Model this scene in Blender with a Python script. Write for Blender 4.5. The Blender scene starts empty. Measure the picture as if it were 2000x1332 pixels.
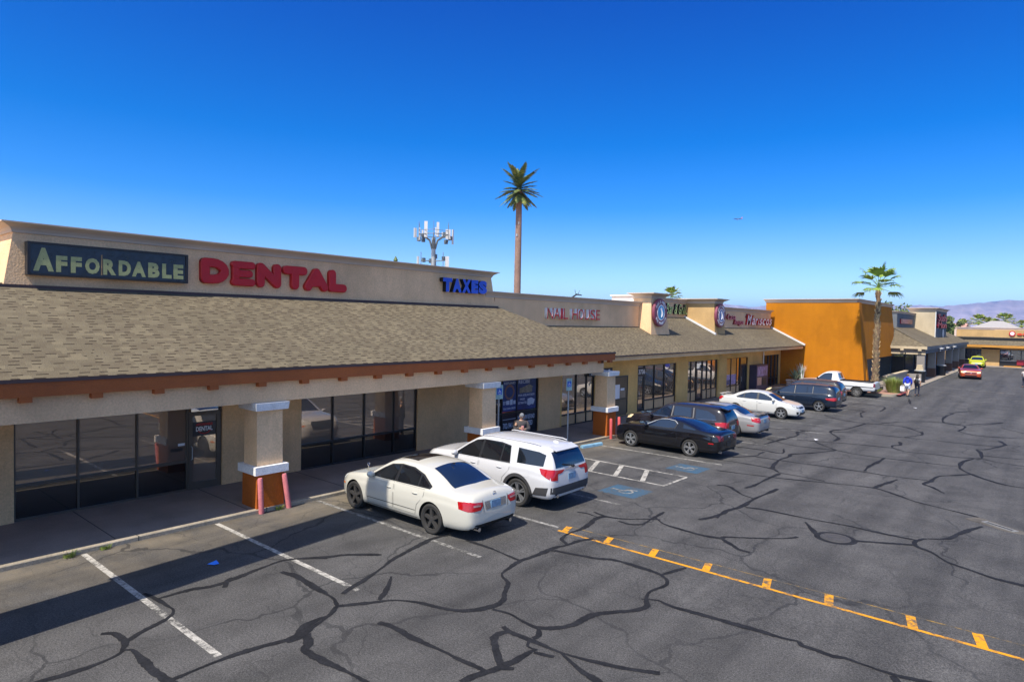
import bpy, bmesh, math, random
from mathutils import Vector, Matrix
from mathutils.bvhtree import BVHTree
R = math.radians
rnd = random.Random(7)
SC = bpy.context.scene
COL = SC.collection

# ------------------------------------------------------------------ camera, sun, sky, exposure
cam_d = bpy.data.cameras.new('camera')
cam = bpy.data.objects.new('camera', cam_d); COL.objects.link(cam)
cam_d.sensor_width = 36.0; cam_d.lens = 36.0 * 1254.0 / 2000.0
cam_d.clip_start = 0.1; cam_d.clip_end = 40000
AX = [(0.76256828, 0.03606044, -0.6459019), (0.64658494, -0.01094876, 0.76276342), (0.02043376, -0.99928963, -0.03166531)]
cam.matrix_world = Matrix(((AX[0][0], -AX[0][1], -AX[0][2], 0), (AX[1][0], -AX[1][1], -AX[1][2], 0),
                           (AX[2][0], -AX[2][1], -AX[2][2], 5.0), (0, 0, 0, 1)))
SC.camera = cam
SUN_EL, SUN_AZ = R(57), R(5)          # the sun stands behind the camera, slightly out over the lot
sv = Vector((math.sin(SUN_AZ) * math.cos(SUN_EL), -math.cos(SUN_AZ) * math.cos(SUN_EL), math.sin(SUN_EL)))
sun_d = bpy.data.lights.new('sun', 'SUN'); sun_d.energy = 3.8; sun_d.angle = R(0.5); sun_d.color = (1.0, 0.92, 0.80)
sun = bpy.data.objects.new('sun', sun_d); COL.objects.link(sun)
sun.rotation_euler = sv.to_track_quat('Z', 'Y').to_euler(); sun.location = (0, 0, 60)
W = bpy.data.worlds.new('World'); SC.world = W; W.use_nodes = True
wn = W.node_tree.nodes; wl = W.node_tree.links
bg = wn['Background']
sky = wn.new('ShaderNodeTexSky'); sky.sky_type = 'NISHITA'; sky.sun_disc = False
sky.sun_elevation = SUN_EL; sky.sun_rotation = math.pi - SUN_AZ
sky.altitude = 700; sky.air_density = 1.0; sky.dust_density = 0.35; sky.ozone_density = 5.0
hs = wn.new('ShaderNodeHueSaturation'); hs.inputs['Saturation'].default_value = 1.15; hs.inputs['Value'].default_value = 1.0
hs.inputs['Hue'].default_value = 0.495
tc = wn.new('ShaderNodeTexCoord'); sz = wn.new('ShaderNodeSeparateXYZ'); wl.new(tc.outputs['Generated'], sz.inputs[0])
cr = wn.new('ShaderNodeValToRGB'); els = cr.color_ramp.elements
for i, (p, c) in enumerate(((.03, (.74, .77, .87)), (.10, (.43, .51, .69)), (.17, (.12, .37, .64)), (.26, (.0, .29, .58)), (.46, (.0, .17, .53)))):
    e = els[i] if i < 2 else els.new(p)
    e.position = p; e.color = (*c, 1)
wl.new(sz.outputs[2], cr.inputs[0])
# a clear desert sky: deep blue away from the sun, paler and brighter round it
dt = wn.new('ShaderNodeVectorMath'); dt.operation = 'DOT_PRODUCT'; dt.inputs[1].default_value = sv; wl.new(tc.outputs['Generated'], dt.inputs[0])
mr = wn.new('ShaderNodeMapRange'); mr.interpolation_type = 'SMOOTHSTEP'; mr.inputs[1].default_value = .18; mr.inputs[2].default_value = .8; wl.new(dt.outputs['Value'], mr.inputs[0])
mu = wn.new('ShaderNodeMix'); mu.data_type = 'RGBA'; mu.blend_type = 'MULTIPLY'; mu.inputs[0].default_value = 1
wl.new(sky.outputs[0], hs.inputs['Color']); wl.new(hs.outputs[0], mu.inputs[6]); wl.new(cr.outputs[0], mu.inputs[7])
h2 = wn.new('ShaderNodeHueSaturation'); h2.inputs['Saturation'].default_value = .78; h2.inputs['Value'].default_value = .88; wl.new(sky.outputs[0], h2.inputs['Color'])
m2 = wn.new('ShaderNodeMix'); m2.data_type = 'RGBA'; wl.new(mr.outputs[0], m2.inputs[0]); wl.new(mu.outputs[2], m2.inputs[6]); wl.new(h2.outputs[0], m2.inputs[7])
wl.new(m2.outputs[2], bg.inputs[0])
bg.inputs[1].default_value = 0.15
SC.view_settings.view_transform = 'Standard'; SC.view_settings.look = 'None'
SC.view_settings.exposure = 1.02; SC.view_settings.gamma = 1.0
SC.cycles.volume_bounces = 0
SC.cycles.max_bounces = 8

# ------------------------------------------------------------------ materials
def nodes_of(name):
    m = bpy.data.materials.new(name); m.use_nodes = True
    nt = m.node_tree
    return m, nt, nt.nodes['Principled BSDF']
def N(nt, kind, **kw):
    n = nt.nodes.new(kind)
    for k, v in kw.items():
        if k in ('op',): n.operation = v
        else: setattr(n, k, v)
    return n
def obj_coords(nt, scale=1.0):
    t = N(nt, 'ShaderNodeTexCoord')
    mp = N(nt, 'ShaderNodeMapping')
    mp.inputs['Scale'].default_value = (scale, scale, scale) if not isinstance(scale, tuple) else scale
    nt.links.new(t.outputs['Object'], mp.inputs['Vector'])
    return mp.outputs[0]
def noise(nt, vec, scale, detail=4, rough=.55):
    n = N(nt, 'ShaderNodeTexNoise'); n.inputs['Scale'].default_value = scale
    n.inputs['Detail'].default_value = detail; n.inputs['Roughness'].default_value = rough
    nt.links.new(vec, n.inputs['Vector'])
    return n.outputs['Fac']
def ramp(nt, fac, stops):
    r = N(nt, 'ShaderNodeValToRGB'); e = r.color_ramp.elements
    while len(e) < len(stops): e.new(.5)
    for i, (p, c) in enumerate(stops):
        e[i].position = p; e[i].color = (c, c, c, 1) if not isinstance(c, tuple) else (*c, 1)
    nt.links.new(fac, r.inputs[0])
    return r.outputs[0]
def mix(nt, fac, a, b, mode='MIX'):
    m = N(nt, 'ShaderNodeMix', data_type='RGBA', blend_type=mode)
    for sock, v in ((m.inputs['Factor'], fac), (m.inputs[6], a), (m.inputs[7], b)):
        if isinstance(v, (int, float)): sock.default_value = v
        elif isinstance(v, tuple): sock.default_value = (*v, 1) if len(v) == 3 else v
        else: nt.links.new(v, sock)
    return m.outputs[2]
def math_n(nt, op, a, b=None):
    m = N(nt, 'ShaderNodeMath', op=op)
    for i, v in enumerate((a, b)):
        if v is None: continue
        if isinstance(v, (int, float)): m.inputs[i].default_value = v
        else: nt.links.new(v, m.inputs[i])
    return m.outputs[0]
def add_bump(nt, bs, h, strength, dist):
    b = N(nt, 'ShaderNodeBump'); b.inputs['Strength'].default_value = strength; b.inputs['Distance'].default_value = dist
    nt.links.new(h, b.inputs['Height']); nt.links.new(b.outputs[0], bs.inputs['Normal'])
MATS = {}
def pbr(name, col, rough=.6, var=.12, vscale=1.5, bump=0., bscale=40., metal=0., coat=0., spec=.5, fine=0., alpha=1):
    if name in MATS: return MATS[name]
    m, nt, bs = nodes_of(name)
    bs.inputs['Roughness'].default_value = rough; bs.inputs['Metallic'].default_value = metal
    bs.inputs['Specular IOR Level'].default_value = spec
    bs.inputs['Coat Weight'].default_value = coat; bs.inputs['Coat Roughness'].default_value = .03
    if var or bump or fine:
        v = obj_coords(nt)
        n1 = noise(nt, v, vscale, 5, .6)
        lo = tuple(c * (1 - var) for c in col); hi = tuple(min(1, c * (1 + var)) for c in col)
        c = ramp(nt, n1, [(.3, lo), (.7, hi)])
        if fine:
            n2 = noise(nt, v, bscale, 3, .7)
            c = mix(nt, 1.0, c, ramp(nt, n2, [(.3, 1 - fine), (.7, 1 + fine)]), 'MULTIPLY')
        nt.links.new(c, bs.inputs['Base Color'])
        if bump: add_bump(nt, bs, noise(nt, v, bscale, 3, .6), bump, .02)
    else: bs.inputs['Base Color'].default_value = (*col, 1)
    MATS[name] = m
    return m
def stucco(name, col, var=.1):
    m = pbr(name, col, .92, var, .7, .55, 22, fine=.14, spec=.2)
    nt = m.node_tree; bs = nt.nodes['Principled BSDF']; src = bs.inputs['Base Color'].links[0].from_socket
    st = noise(nt, obj_coords(nt, (2.6, 2.6, .22)), 1., 5, .65)          # rain streaks
    pa = noise(nt, obj_coords(nt), .33, 3, .5)                             # patched and repainted areas
    c = mix(nt, 1., src, ramp(nt, st, [(.35, .94), (.62, 1.02)]), 'MULTIPLY')
    c = mix(nt, 1., c, ramp(nt, pa, [(.42, .92), (.46, 1.02), (.6, 1.06)]), 'MULTIPLY')
    nt.links.new(c, bs.inputs['Base Color'])
    return m

def make_asphalt():
    m, nt, bs = nodes_of('asphalt')
    v = obj_coords(nt)
    big = noise(nt, v, .16, 5, .6); mid = noise(nt, v, 1.1, 6, .65); fin = noise(nt, v, 75, 2, .8); fin2 = noise(nt, v, 30, 3, .85)
    c = ramp(nt, big, [(.3, (.049, .0472, .0455)), (.72, (.067, .0645, .062))])
    c = mix(nt, 1., c, ramp(nt, mid, [(.25, .68), (.5, 1.), (.78, 1.28)]), 'MULTIPLY')
    c = mix(nt, 1., c, ramp(nt, fin, [(.3, .35), (.5, 1.), (.7, 1.9)]), 'MULTIPLY')
    c = mix(nt, 1., c, ramp(nt, fin2, [(.32, .45), (.5, 1.), (.68, 1.65)]), 'MULTIPLY')
    # worn oil drips in the bays, brown dust that gathers along the kerb
    sep = N(nt, 'ShaderNodeSeparateXYZ'); nt.links.new(v, sep.inputs[0])
    st = noise(nt, v, .62, 4, .7)
    dirt = ramp(nt, st, [(.60, 0.), (.76, .38)])
    bay = math_n(nt, 'LESS_THAN', sep.outputs[0], -9.3)
    c = mix(nt, math_n(nt, 'MULTIPLY', dirt, bay), c, (.03, .026, .02))
    mr = N(nt, 'ShaderNodeMapRange'); nt.links.new(sep.outputs[0], mr.inputs[0])
    mr.inputs[1].default_value = -12.6; mr.inputs[2].default_value = -14.6; mr.inputs[3].default_value = 0; mr.inputs[4].default_value = 1
    dust = math_n(nt, 'MULTIPLY', mr.outputs[0], ramp(nt, noise(nt, v, .8, 5, .65), [(.35, .1), (.65, .85)]))
    c = mix(nt, dust, c, (.150, .126, .092))
    pale = ramp(nt, noise(nt, v, .33, 6, .7), [(.60, 0.), (.74, .5)])
    c = mix(nt, pale, c, (.125, .122, .118))
    # hairline cracking between the sealed seams
    dv = N(nt, 'ShaderNodeTexNoise'); dv.inputs['Scale'].default_value = .9; dv.inputs['Detail'].default_value = 4; nt.links.new(v, dv.inputs['Vector'])
    va = N(nt, 'ShaderNodeVectorMath', op='MULTIPLY_ADD'); nt.links.new(dv.outputs['Color'], va.inputs[0]); va.inputs[1].default_value = (1.3, 1.3, 0); nt.links.new(v, va.inputs[2])
    for sc_, wd, st_ in ((.30, .0105, .62), (.72, .009, .38)):
        vo = N(nt, 'ShaderNodeTexVoronoi', feature='DISTANCE_TO_EDGE', voronoi_dimensions='2D'); vo.inputs['Scale'].default_value = sc_; nt.links.new(va.outputs[0], vo.inputs['Vector'])
        hl = math_n(nt, 'MULTIPLY', math_n(nt, 'LESS_THAN', vo.outputs['Distance'], wd), ramp(nt, noise(nt, v, .21, 3, .6), [(.42, .15), (.55, st_)]))
        c = mix(nt, hl, c, (.012, .012, .013))
    # two faint darker wheel tracks down the drive lane
    wv = N(nt, 'ShaderNodeTexWave', wave_type='BANDS', bands_direction='X'); wv.inputs['Scale'].default_value = .16
    wv.inputs['Distortion'].default_value = 3.2; wv.inputs['Detail'].default_value = 2; nt.links.new(v, wv.inputs['Vector'])
    c = mix(nt, 1., c, ramp(nt, wv.outputs['Fac'], [(.1, .88), (.6, 1.05)]), 'MULTIPLY')
    tr = noise(nt, obj_coords(nt, (1.5, .07, 1)), 1., 4, .6)
    c = mix(nt, 1., c, ramp(nt, tr, [(.34, .78), (.5, 1.), (.68, 1.14)]), 'MULTIPLY')
    nt.links.new(c, bs.inputs['Base Color'])
    bs.inputs['Roughness'].default_value = .82; bs.inputs['Specular IOR Level'].default_value = .35
    add_bump(nt, bs, fin, .5, .012)
    return m
def make_shingle():
    m, nt, bs = nodes_of('shingle')
    uv = N(nt, 'ShaderNodeUVMap'); 
    sep = N(nt, 'ShaderNodeSeparateXYZ'); nt.links.new(uv.outputs[0], sep.inputs[0])
    def brick(off, w, h, mortar=0.0):
        mp = N(nt, 'ShaderNodeMapping'); mp.inputs['Location'].default_value = off
        nt.links.new(uv.outputs[0], mp.inputs['Vector'])
        b = N(nt, 'ShaderNodeTexBrick'); b.inputs['Scale'].default_value = 1
        b.inputs['Brick Width'].default_value = w; b.inputs['Row Height'].default_value = h
        b.inputs['Mortar Size'].default_value = mortar; b.inputs['Color1'].default_value = (0, 0, 0, 1); b.inputs['Color2'].default_value = (1, 1, 1, 1)
        b.offset = .37; b.inputs['Bias'].default_value = 0
        nt.links.new(mp.outputs[0], b.inputs['Vector'])
        return b.outputs['Color']
    H = .135
    a = brick((0, 0, 0), .21, H); b2 = brick((7.13, 29 * H, 0), .26, H)
    c = ramp(nt, a, [(0., (.110, .089, .060)), (.35, (.122, .100, .067)), (.7, (.131, .109, .073)), (1., (.158, .131, .086))])
    big = noise(nt, uv.outputs[0], .25, 4, .6)
    c = mix(nt, 1., c, ramp(nt, big, [(.3, .88), (.7, 1.12)]), 'MULTIPLY')
    c = mix(nt, 1., c, ramp(nt, noise(nt, uv.outputs[0], 45, 3, .7), [(.3, .72), (.7, 1.28)]), 'MULTIPLY')
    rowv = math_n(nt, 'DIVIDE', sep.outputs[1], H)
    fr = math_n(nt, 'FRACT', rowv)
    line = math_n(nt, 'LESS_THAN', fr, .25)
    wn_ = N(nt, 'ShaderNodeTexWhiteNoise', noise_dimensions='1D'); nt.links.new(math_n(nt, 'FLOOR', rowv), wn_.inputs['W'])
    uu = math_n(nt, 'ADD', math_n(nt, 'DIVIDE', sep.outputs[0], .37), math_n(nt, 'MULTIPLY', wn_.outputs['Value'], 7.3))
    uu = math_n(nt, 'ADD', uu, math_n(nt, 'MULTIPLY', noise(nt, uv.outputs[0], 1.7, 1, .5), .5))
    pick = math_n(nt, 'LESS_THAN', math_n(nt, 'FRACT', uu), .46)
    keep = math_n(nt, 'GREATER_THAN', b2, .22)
    tab_shade = math_n(nt, 'MULTIPLY', math_n(nt, 'MULTIPLY', line, pick), keep)
    c = mix(nt, math_n(nt, 'MULTIPLY', tab_shade, .93), c, (.03, .022, .016))  # dark dashes paint the shadow lines under raised shingle tabs
    nt.links.new(c, bs.inputs['Base Color']); bs.inputs['Roughness'].default_value = .95; bs.inputs['Specular IOR Level'].default_value = .15
    add_bump(nt, bs, math_n(nt, 'SUBTRACT', a, tab_shade), .6, .012)
    return m
def make_store_glass(name, fac=.5, base=(.035, .032, .03), tint=(.92, .9, .88)):
    m, nt, bs = nodes_of(name)
    bs.inputs['Base Color'].default_value = (*base, 1); bs.inputs['Roughness'].default_value = .25
    g = N(nt, 'ShaderNodeBsdfGlossy'); g.inputs['Roughness'].default_value = .015; g.inputs['Color'].default_value = (*tint, 1)
    v = obj_coords(nt)
    bp = N(nt, 'ShaderNodeBump'); bp.inputs['Strength'].default_value = .25; bp.inputs['Distance'].default_value = .01
    nt.links.new(noise(nt, v, .8, 1, .4), bp.inputs['Height']); nt.links.new(bp.outputs[0], g.inputs['Normal'])
    mx = N(nt, 'ShaderNodeMixShader'); mx.inputs[0].default_value = fac
    nt.links.new(bs.outputs[0], mx.inputs[1]); nt.links.new(g.outputs[0], mx.inputs[2])
    nt.links.new(mx.outputs[0], nt.nodes['Material Output'].inputs[0])
    return m
def make_paint_line(name, col, wear=.5, scale=9):
    """thermoplastic paint worn through to the asphalt"""
    m, nt, bs = nodes_of(name)
    v = obj_coords(nt)
    w = noise(nt, v, scale, 6, .75); w2 = noise(nt, v, 1.3, 3, .6)
    s = math_n(nt, 'ADD', math_n(nt, 'MULTIPLY', w, .65), math_n(nt, 'MULTIPLY', w2, .35))
    k = ramp(nt, s, [(wear - .08, 0.), (wear + .06, 1.)])
    sp = ramp(nt, noise(nt, v, 70, 2, .8), [(.3, .75), (.7, 1.2)])
    c = mix(nt, k, (.066, .064, .06), col)
    nt.links.new(mix(nt, 1., c, sp, 'MULTIPLY'), bs.inputs['Base Color'])
    bs.inputs['Roughness'].default_value = .8; bs.inputs['Specular IOR Level'].default_value = .3
    return m
def car_paint(name, col, metal=0., rough=.35, dust=.0):
    m, nt, bs = nodes_of(name)
    v = obj_coords(nt)
    if dust:
        n1 = noise(nt, v, 2.2, 5, .6)
        c = mix(nt, ramp(nt, n1, [(.3, dust * .3), (.75, dust)]), col, (.30, .27, .23))
        nt.links.new(c, bs.inputs['Base Color'])
        nt.links.new(ramp(nt, n1, [(.3, rough), (.75, min(1, rough + .25))]), bs.inputs['Roughness'])
    else:
        bs.inputs['Base Color'].default_value = (*col, 1); bs.inputs['Roughness'].default_value = rough
    bs.inputs['Metallic'].default_value = metal
    if max(col) < .05: bs.inputs['Specular IOR Level'].default_value = .1
    bs.inputs['Coat Weight'].default_value = 1.; bs.inputs['Coat Roughness'].default_value = .04
    return m

M = dict(
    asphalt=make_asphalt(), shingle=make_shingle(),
    tan=stucco('stucco_tan', (.74, .49, .28)), tan_dark=stucco('stucco_sand', (.68, .44, .23)),
    bounce_ochre=stucco('stucco_bounce_ochre', (.66, .42, .15)), orange=stucco('stucco_orange', (.40, .142, .004), .09),  # ochre stucco carries the yellow of bounced sunlight in its colour
    rust=pbr('rust_paint', (.36, .09, .014), .7, .14, 1.2, .3, 30, fine=.12), rust_stucco=stucco('stucco_rust', (.40, .105, .016)),
    rust_dark=pbr('roof_drip_edge', (.055, .032, .03), .6),
    cap=pbr('white_painted_trim', (.72, .71, .70), .8, .1, 4, .7, 35, fine=.15), cornice=pbr('cornice_paint', (.52, .42, .33), .85, .08, .8, .2, 40),
    flash=pbr('white_flashing', (.58, .58, .58), .5, .05), cream=stucco('stucco_cream', (.46, .38, .26)), grey_st=stucco('stucco_grey', (.24, .22, .205)),
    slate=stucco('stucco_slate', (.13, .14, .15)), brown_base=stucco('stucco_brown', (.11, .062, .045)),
    far_wall=stucco('stucco_pale_yellow', (.46, .30, .135)), pink_trim=pbr('pale_pink_trim', (.58, .46, .40), .8), orange_trim=pbr('orange_trim', (.46, .21, .03), .7),
    conc=pbr('sidewalk_concrete', (.25, .215, .185), .9, .16, .9, .3, 30, fine=.14, spec=.2), kerb=pbr('kerb_concrete', (.30, .26, .20), .9, .2, 1.4, .4, 25, fine=.2, spec=.2),
    conc_dark=pbr('concrete_joint', (.06, .055, .05), .9, 0), red_kerb=pbr('red_kerb_paint', (.33, .07, .06), .8, .3, 3, fine=.2), gravel=pbr('pink_gravel', (.31, .175, .125), .95, .3, 14, .9, 30, fine=.35),
    glass=make_store_glass('tinted_store_glass', .38, (.07, .055, .042), (1., .84, .70)), glass_blind=make_store_glass('blind_backed_glass', .24, (.15, .12, .095), (1., .84, .70)), glass_dark=make_store_glass('dark_store_glass', .34, (.004, .004, .005)),
    glass_kick=make_store_glass('black_kick_panel', .10, (.003, .003, .004)), frame_dark=pbr('dark_bronze_frame', (.018, .016, .015), .4, .0, metal=.0),
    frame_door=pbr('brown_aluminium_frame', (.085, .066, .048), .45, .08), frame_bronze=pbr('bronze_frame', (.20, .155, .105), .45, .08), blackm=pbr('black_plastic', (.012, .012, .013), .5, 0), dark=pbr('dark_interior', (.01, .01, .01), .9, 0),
    line_w=make_paint_line('white_stall_paint', (.40, .38, .34), .485), line_faint=make_paint_line('faded_white_paint', (.30, .29, .27), .53), line_y=make_paint_line('yellow_lane_paint', (.60, .26, .006), .455), line_yf=make_paint_line('faded_yellow_paint', (.28, .17, .035), .53), line_b=make_paint_line('blue_bay_paint', (.035, .085, .14), .47, 11),
    crack=pbr('crack_sealant', (.016, .0163, .0185), .75, .35, 3, .0, 30, fine=.4, spec=.12), iron=pbr('cast_iron', (.045, .042, .04), .7, .3, 9, .6, 60, fine=.3), steel=pbr('galvanised_steel', (.36, .38, .39), .5, .1, 3, metal=.3),
    pink=pbr('faded_red_bollard_paint', (.52, .155, .165), .75, .15, 4, .2, 30, fine=.15), red_boll=pbr('red_bollard_paint', (.55, .085, .085), .75, .15, 4),
    blue_stop=pbr('blue_wheel_stop_paint', (.17, .32, .43), .85, .2, 3, .4, 30, fine=.2),
    sign_red=pbr('red_acrylic', (.50, .002, .005), .45, .1, 2), sign_redd=pbr('dark_red_sign', (.22, .008, .02), .4, 0), sign_blue=pbr('blue_acrylic', (.008, .07, .55), .3, .08, 3), sign_black=pbr('letter_return_black', (.006, .006, .008), .5, 0),
    sign_cab=pbr('sign_cabinet_black', (.010, .013, .020), .35, .4, 3), sign_olive=pbr('faded_olive_letters', (.36, .37, .16), .6, .16, 5, fine=.15), sign_white=pbr('white_acrylic', (.72, .72, .75), .4, .05), sign_green=pbr('lime_acrylic', (.50, .72, .28), .4, .2, 6), sign_pinkish=pbr('pink_acrylic', (.72, .24, .30), .4, .2, 6), sign_maroon=pbr('maroon_disc', (.20, .045, .075), .5, .2, 3), sign_aqua=pbr('aqua_disc', (.03, .36, .62), .4, .35, 2.5),
    poster=pbr('blue_poster', (.012, .035, .17), .35, .5, 1.6), poster_txt=pbr('poster_lettering', (.52, .58, .72), .5, .1), poster_blk=pbr('black_poster', (.008, .010, .02), .35, 0), orange_film=pbr('orange_window_film', (.60, .25, .02), .4, .1), lilac=pbr('lilac_poster', (.36, .26, .45), .5, .35, 5), yellow_bulb=pbr('yellow_trim', (.70, .46, .06), .5, 0),
    bark=pbr('palm_bark', (.15, .095, .055), .95, .4, 7, .9, 18, fine=.3), bark_boot=pbr('palm_boot', (.42, .30, .16), .9, .35, 5), fake_bark=pbr('faux_bark_tower', (.23, .145, .11), .9, .15, 1.2, .5, 8, fine=.25), leaf=pbr('palm_leaf', (.16, .24, .025), .6, .4, 2.2), leaf_y=pbr('palm_leaf_dry', (.30, .22, .04), .7, .3, 2), leaf_dk=pbr('palm_leaf_dark', (.075, .115, .03), .6, .4, 1.5), leaf_tree=pbr('tree_leaf', (.055, .085, .02), .7, .5, 1.2), grass=pbr('desert_grass', (.20, .25, .045), .8, .35, 4), agave=pbr('agave_leaf', (.19, .25, .16), .7, .2, 3),
    mount=pbr('far_mountain', (.34, .27, .29), 1., .3, .0012, fine=.25, bscale=.01, spec=0),
    skin=pbr('skin', (.42, .24, .16), .55, .05), hair=pbr('dark_hair', (.02, .015, .012), .6, 0), grey_cap=pbr('grey_cap', (.15, .16, .18), .8, .1), hoodie=pbr('blue_hoodie', (.012, .035, .48), .85, .12, 8), shorts=pbr('pale_shorts', (.50, .55, .66), .85, .08, 8), tshirt=pbr('white_tshirt', (.55, .52, .50), .85, .08, 8), navy=pbr('navy_leggings', (.02, .024, .045), .8, .1), jacket=pbr('charcoal_jacket', (.045, .04, .042), .85, .2, 8), shoe=pbr('shoes', (.06, .045, .04), .7, 0),
)
for k in ('tan', 'orange'): pass

# ------------------------------------------------------------------ mesh builder and tagging
WORLD = {}
def attach(o, parent):
    o.parent = parent
    if parent.name in WORLD: o.matrix_parent_inverse = Matrix.Translation(-WORLD[parent.name])
def wthing(name, label, cat, loc, group=None):
    """a thing whose parts are written in scene coordinates"""
    o = thing(name, label, cat, loc, 0, group); WORLD[o.name] = Vector(loc)
    return o
class MB:
    def __init__(s): s.v = []; s.f = []; s.m = []; s.uv = {}
    def add(s, vs, fs, mat=0):
        b = len(s.v); s.v += [tuple(p) for p in vs]
        for f in fs: s.f.append([b + i for i in f]); s.m.append(mat)
        return s
    def box(s, x0, x1, y0, y1, z0, z1, mat=0):
        return s.add([(x0, y0, z0), (x1, y0, z0), (x1, y1, z0), (x0, y1, z0), (x0, y0, z1), (x1, y0, z1), (x1, y1, z1), (x0, y1, z1)],
                     [(0, 3, 2, 1), (4, 5, 6, 7), (0, 1, 5, 4), (1, 2, 6, 5), (2, 3, 7, 6), (3, 0, 4, 7)], mat)
    def frustum(s, lo, hi, z0, z1, mat=0):
        """lo / hi = (x0, x1, y0, y1) rectangles at two heights"""
        q = lambda r, z: [(r[0], r[2], z), (r[1], r[2], z), (r[1], r[3], z), (r[0], r[3], z)]
        return s.add(q(lo, z0) + q(hi, z1), [(0, 3, 2, 1), (4, 5, 6, 7), (0, 1, 5, 4), (1, 2, 6, 5), (2, 3, 7, 6), (3, 0, 4, 7)], mat)
    def prism(s, poly, axis, a, b, mat=0):
        """poly in the two other axes (kept in x,y,z order), extruded along axis from a to b"""
        def p(u, v, w): return {'x': (w, u, v), 'y': (u, w, v), 'z': (u, v, w)}[axis]
        n = len(poly)
        vs = [p(u, v, a) for u, v in poly] + [p(u, v, b) for u, v in poly]
        fs = [tuple(range(n))[::-1], tuple(range(n, 2 * n))] + [(i, (i + 1) % n, n + (i + 1) % n, n + i) for i in range(n)]
        return s.add(vs, fs, mat)
    def tube(s, pts, rad, n=10, mat=0, caps=True, flat=None):
        pts = [Vector(p) for p in pts]
        if isinstance(rad, (int, float)): rad = [rad] * len(pts)
        rings = []; up0 = None
        for i, p in enumerate(pts):
            t = (pts[min(i + 1, len(pts) - 1)] - pts[max(i - 1, 0)]).normalized()
            if up0 is None: up0 = t.orthogonal().normalized()
            u = (up0 - t * up0.dot(t)).normalized() if (up0 - t * up0.dot(t)).length > 1e-5 else t.orthogonal().normalized()
            up0 = u; w = t.cross(u)
            rings.append([p + (u * math.cos(2 * math.pi * k / n) + w * math.sin(2 * math.pi * k / n)) * rad[i] for k in range(n)])
        vs = [q for r in rings for q in r]; fs = []
        for i in range(len(rings) - 1):
            for k in range(n):
                fs.append((i * n + k, i * n + (k + 1) % n, (i + 1) * n + (k + 1) % n, (i + 1) * n + k))
        if caps: fs += [tuple(range(n))[::-1], tuple(range((len(rings) - 1) * n, len(rings) * n))]
        return s.add(vs, fs, mat)
    def ellipsoid(s, c, r, nu=14, nv=9, mat=0, rot=None):
        vs = []; fs = []
        for i in range(nv + 1):
            th = math.pi * min(max(i, .03), nv - .03) / nv
            for k in range(nu):
                ph = 2 * math.pi * k / nu
                q = Vector((r[0] * math.sin(th) * math.cos(ph), r[1] * math.sin(th) * math.sin(ph), r[2] * math.cos(th)))
                if rot: q = rot @ q
                vs.append(Vector(c) + q)
        for i in range(nv):
            for k in range(nu):
                fs.append((i * nu + k, (i + 1) * nu + k, (i + 1) * nu + (k + 1) % nu, i * nu + (k + 1) % nu))
        return s.add(vs, fs, mat)
    def lathe(s, prof, axis='z', c=(0, 0, 0), n=24, mat=0):
        """prof: (radius, height) list"""
        vs = []; fs = []; idx = []
        for r, h in prof:
            row = []
            for k in range(n if r > 1e-6 else 1):
                a = 2 * math.pi * k / n; x, y = r * math.cos(a), r * math.sin(a)
                q = {'z': (x, y, h), 'y': (x, h, y), 'x': (h, x, y)}[axis]
                row.append(len(vs)); vs.append((c[0] + q[0], c[1] + q[1], c[2] + q[2]))
            idx.append(row if len(row) > 1 else row * n)
        for i in range(len(prof) - 1):
            for k in range(n):
                f = []
                for q in (idx[i][k], idx[i][(k + 1) % n], idx[i + 1][(k + 1) % n], idx[i + 1][k]):
                    if q not in f: f.append(q)
                if len(f) > 2: fs.append(tuple(f))
        return s.add(vs, fs, mat)
    def build(s, name, mats, parent=None, smooth=False, sharp=None, kind=None, loc=None):
        me = bpy.data.meshes.new(name); me.from_pydata(s.v, [], s.f); me.validate()
        for m in (mats if isinstance(mats, (list, tuple)) else [mats]): me.materials.append(m)
        if len(me.polygons) == len(s.m): me.polygons.foreach_set('material_index', s.m)
        bm = bmesh.new(); bm.from_mesh(me); bmesh.ops.recalc_face_normals(bm, faces=bm.faces); bm.to_mesh(me); bm.free()
        if smooth:
            me.polygons.foreach_set('use_smooth', [True] * len(me.polygons))
            if sharp: me.set_sharp_from_angle(angle=R(sharp))
        o = bpy.data.objects.new(name, me); COL.objects.link(o)
        if parent: attach(o, parent)
        if loc: o.location = loc
        if kind: o['kind'] = kind
        return o
def tag(o, label, cat, group=None):
    o['label'] = label; o['category'] = cat
    if group: o['group'] = group
    return o
def thing(name, label, cat, loc=(0, 0, 0), rotz=0, group=None):
    o = bpy.data.objects.new(name, None); COL.objects.link(o)
    o.location = loc; o.rotation_euler = (0, 0, rotz); o.empty_display_size = .3
    return tag(o, label, cat, group)
def part_label(o, label): o['label'] = label; return o
def copy_tree(o, parent=None):
    c = o.copy(); COL.objects.link(c)
    if parent is not None: c.parent = parent
    for ch in list(o.children): copy_tree(ch, c)
    return c
def mesh_from_obj(ob):
    dg = bpy.context.evaluated_depsgraph_get()
    return bpy.data.meshes.new_from_object(ob.evaluated_get(dg))
FACE_X = Matrix(((0, 0, 1, 0), (1, 0, 0, 0), (0, 1, 0, 0), (0, 0, 0, 1)))     # writing on a wall that faces +X
FACE_NY = Matrix(((1, 0, 0, 0), (0, 0, -1, 0), (0, 1, 0, 0), (0, 0, 0, 1)))   # writing on a wall that faces -Y
FLAT = Matrix.Identity(4)
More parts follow.
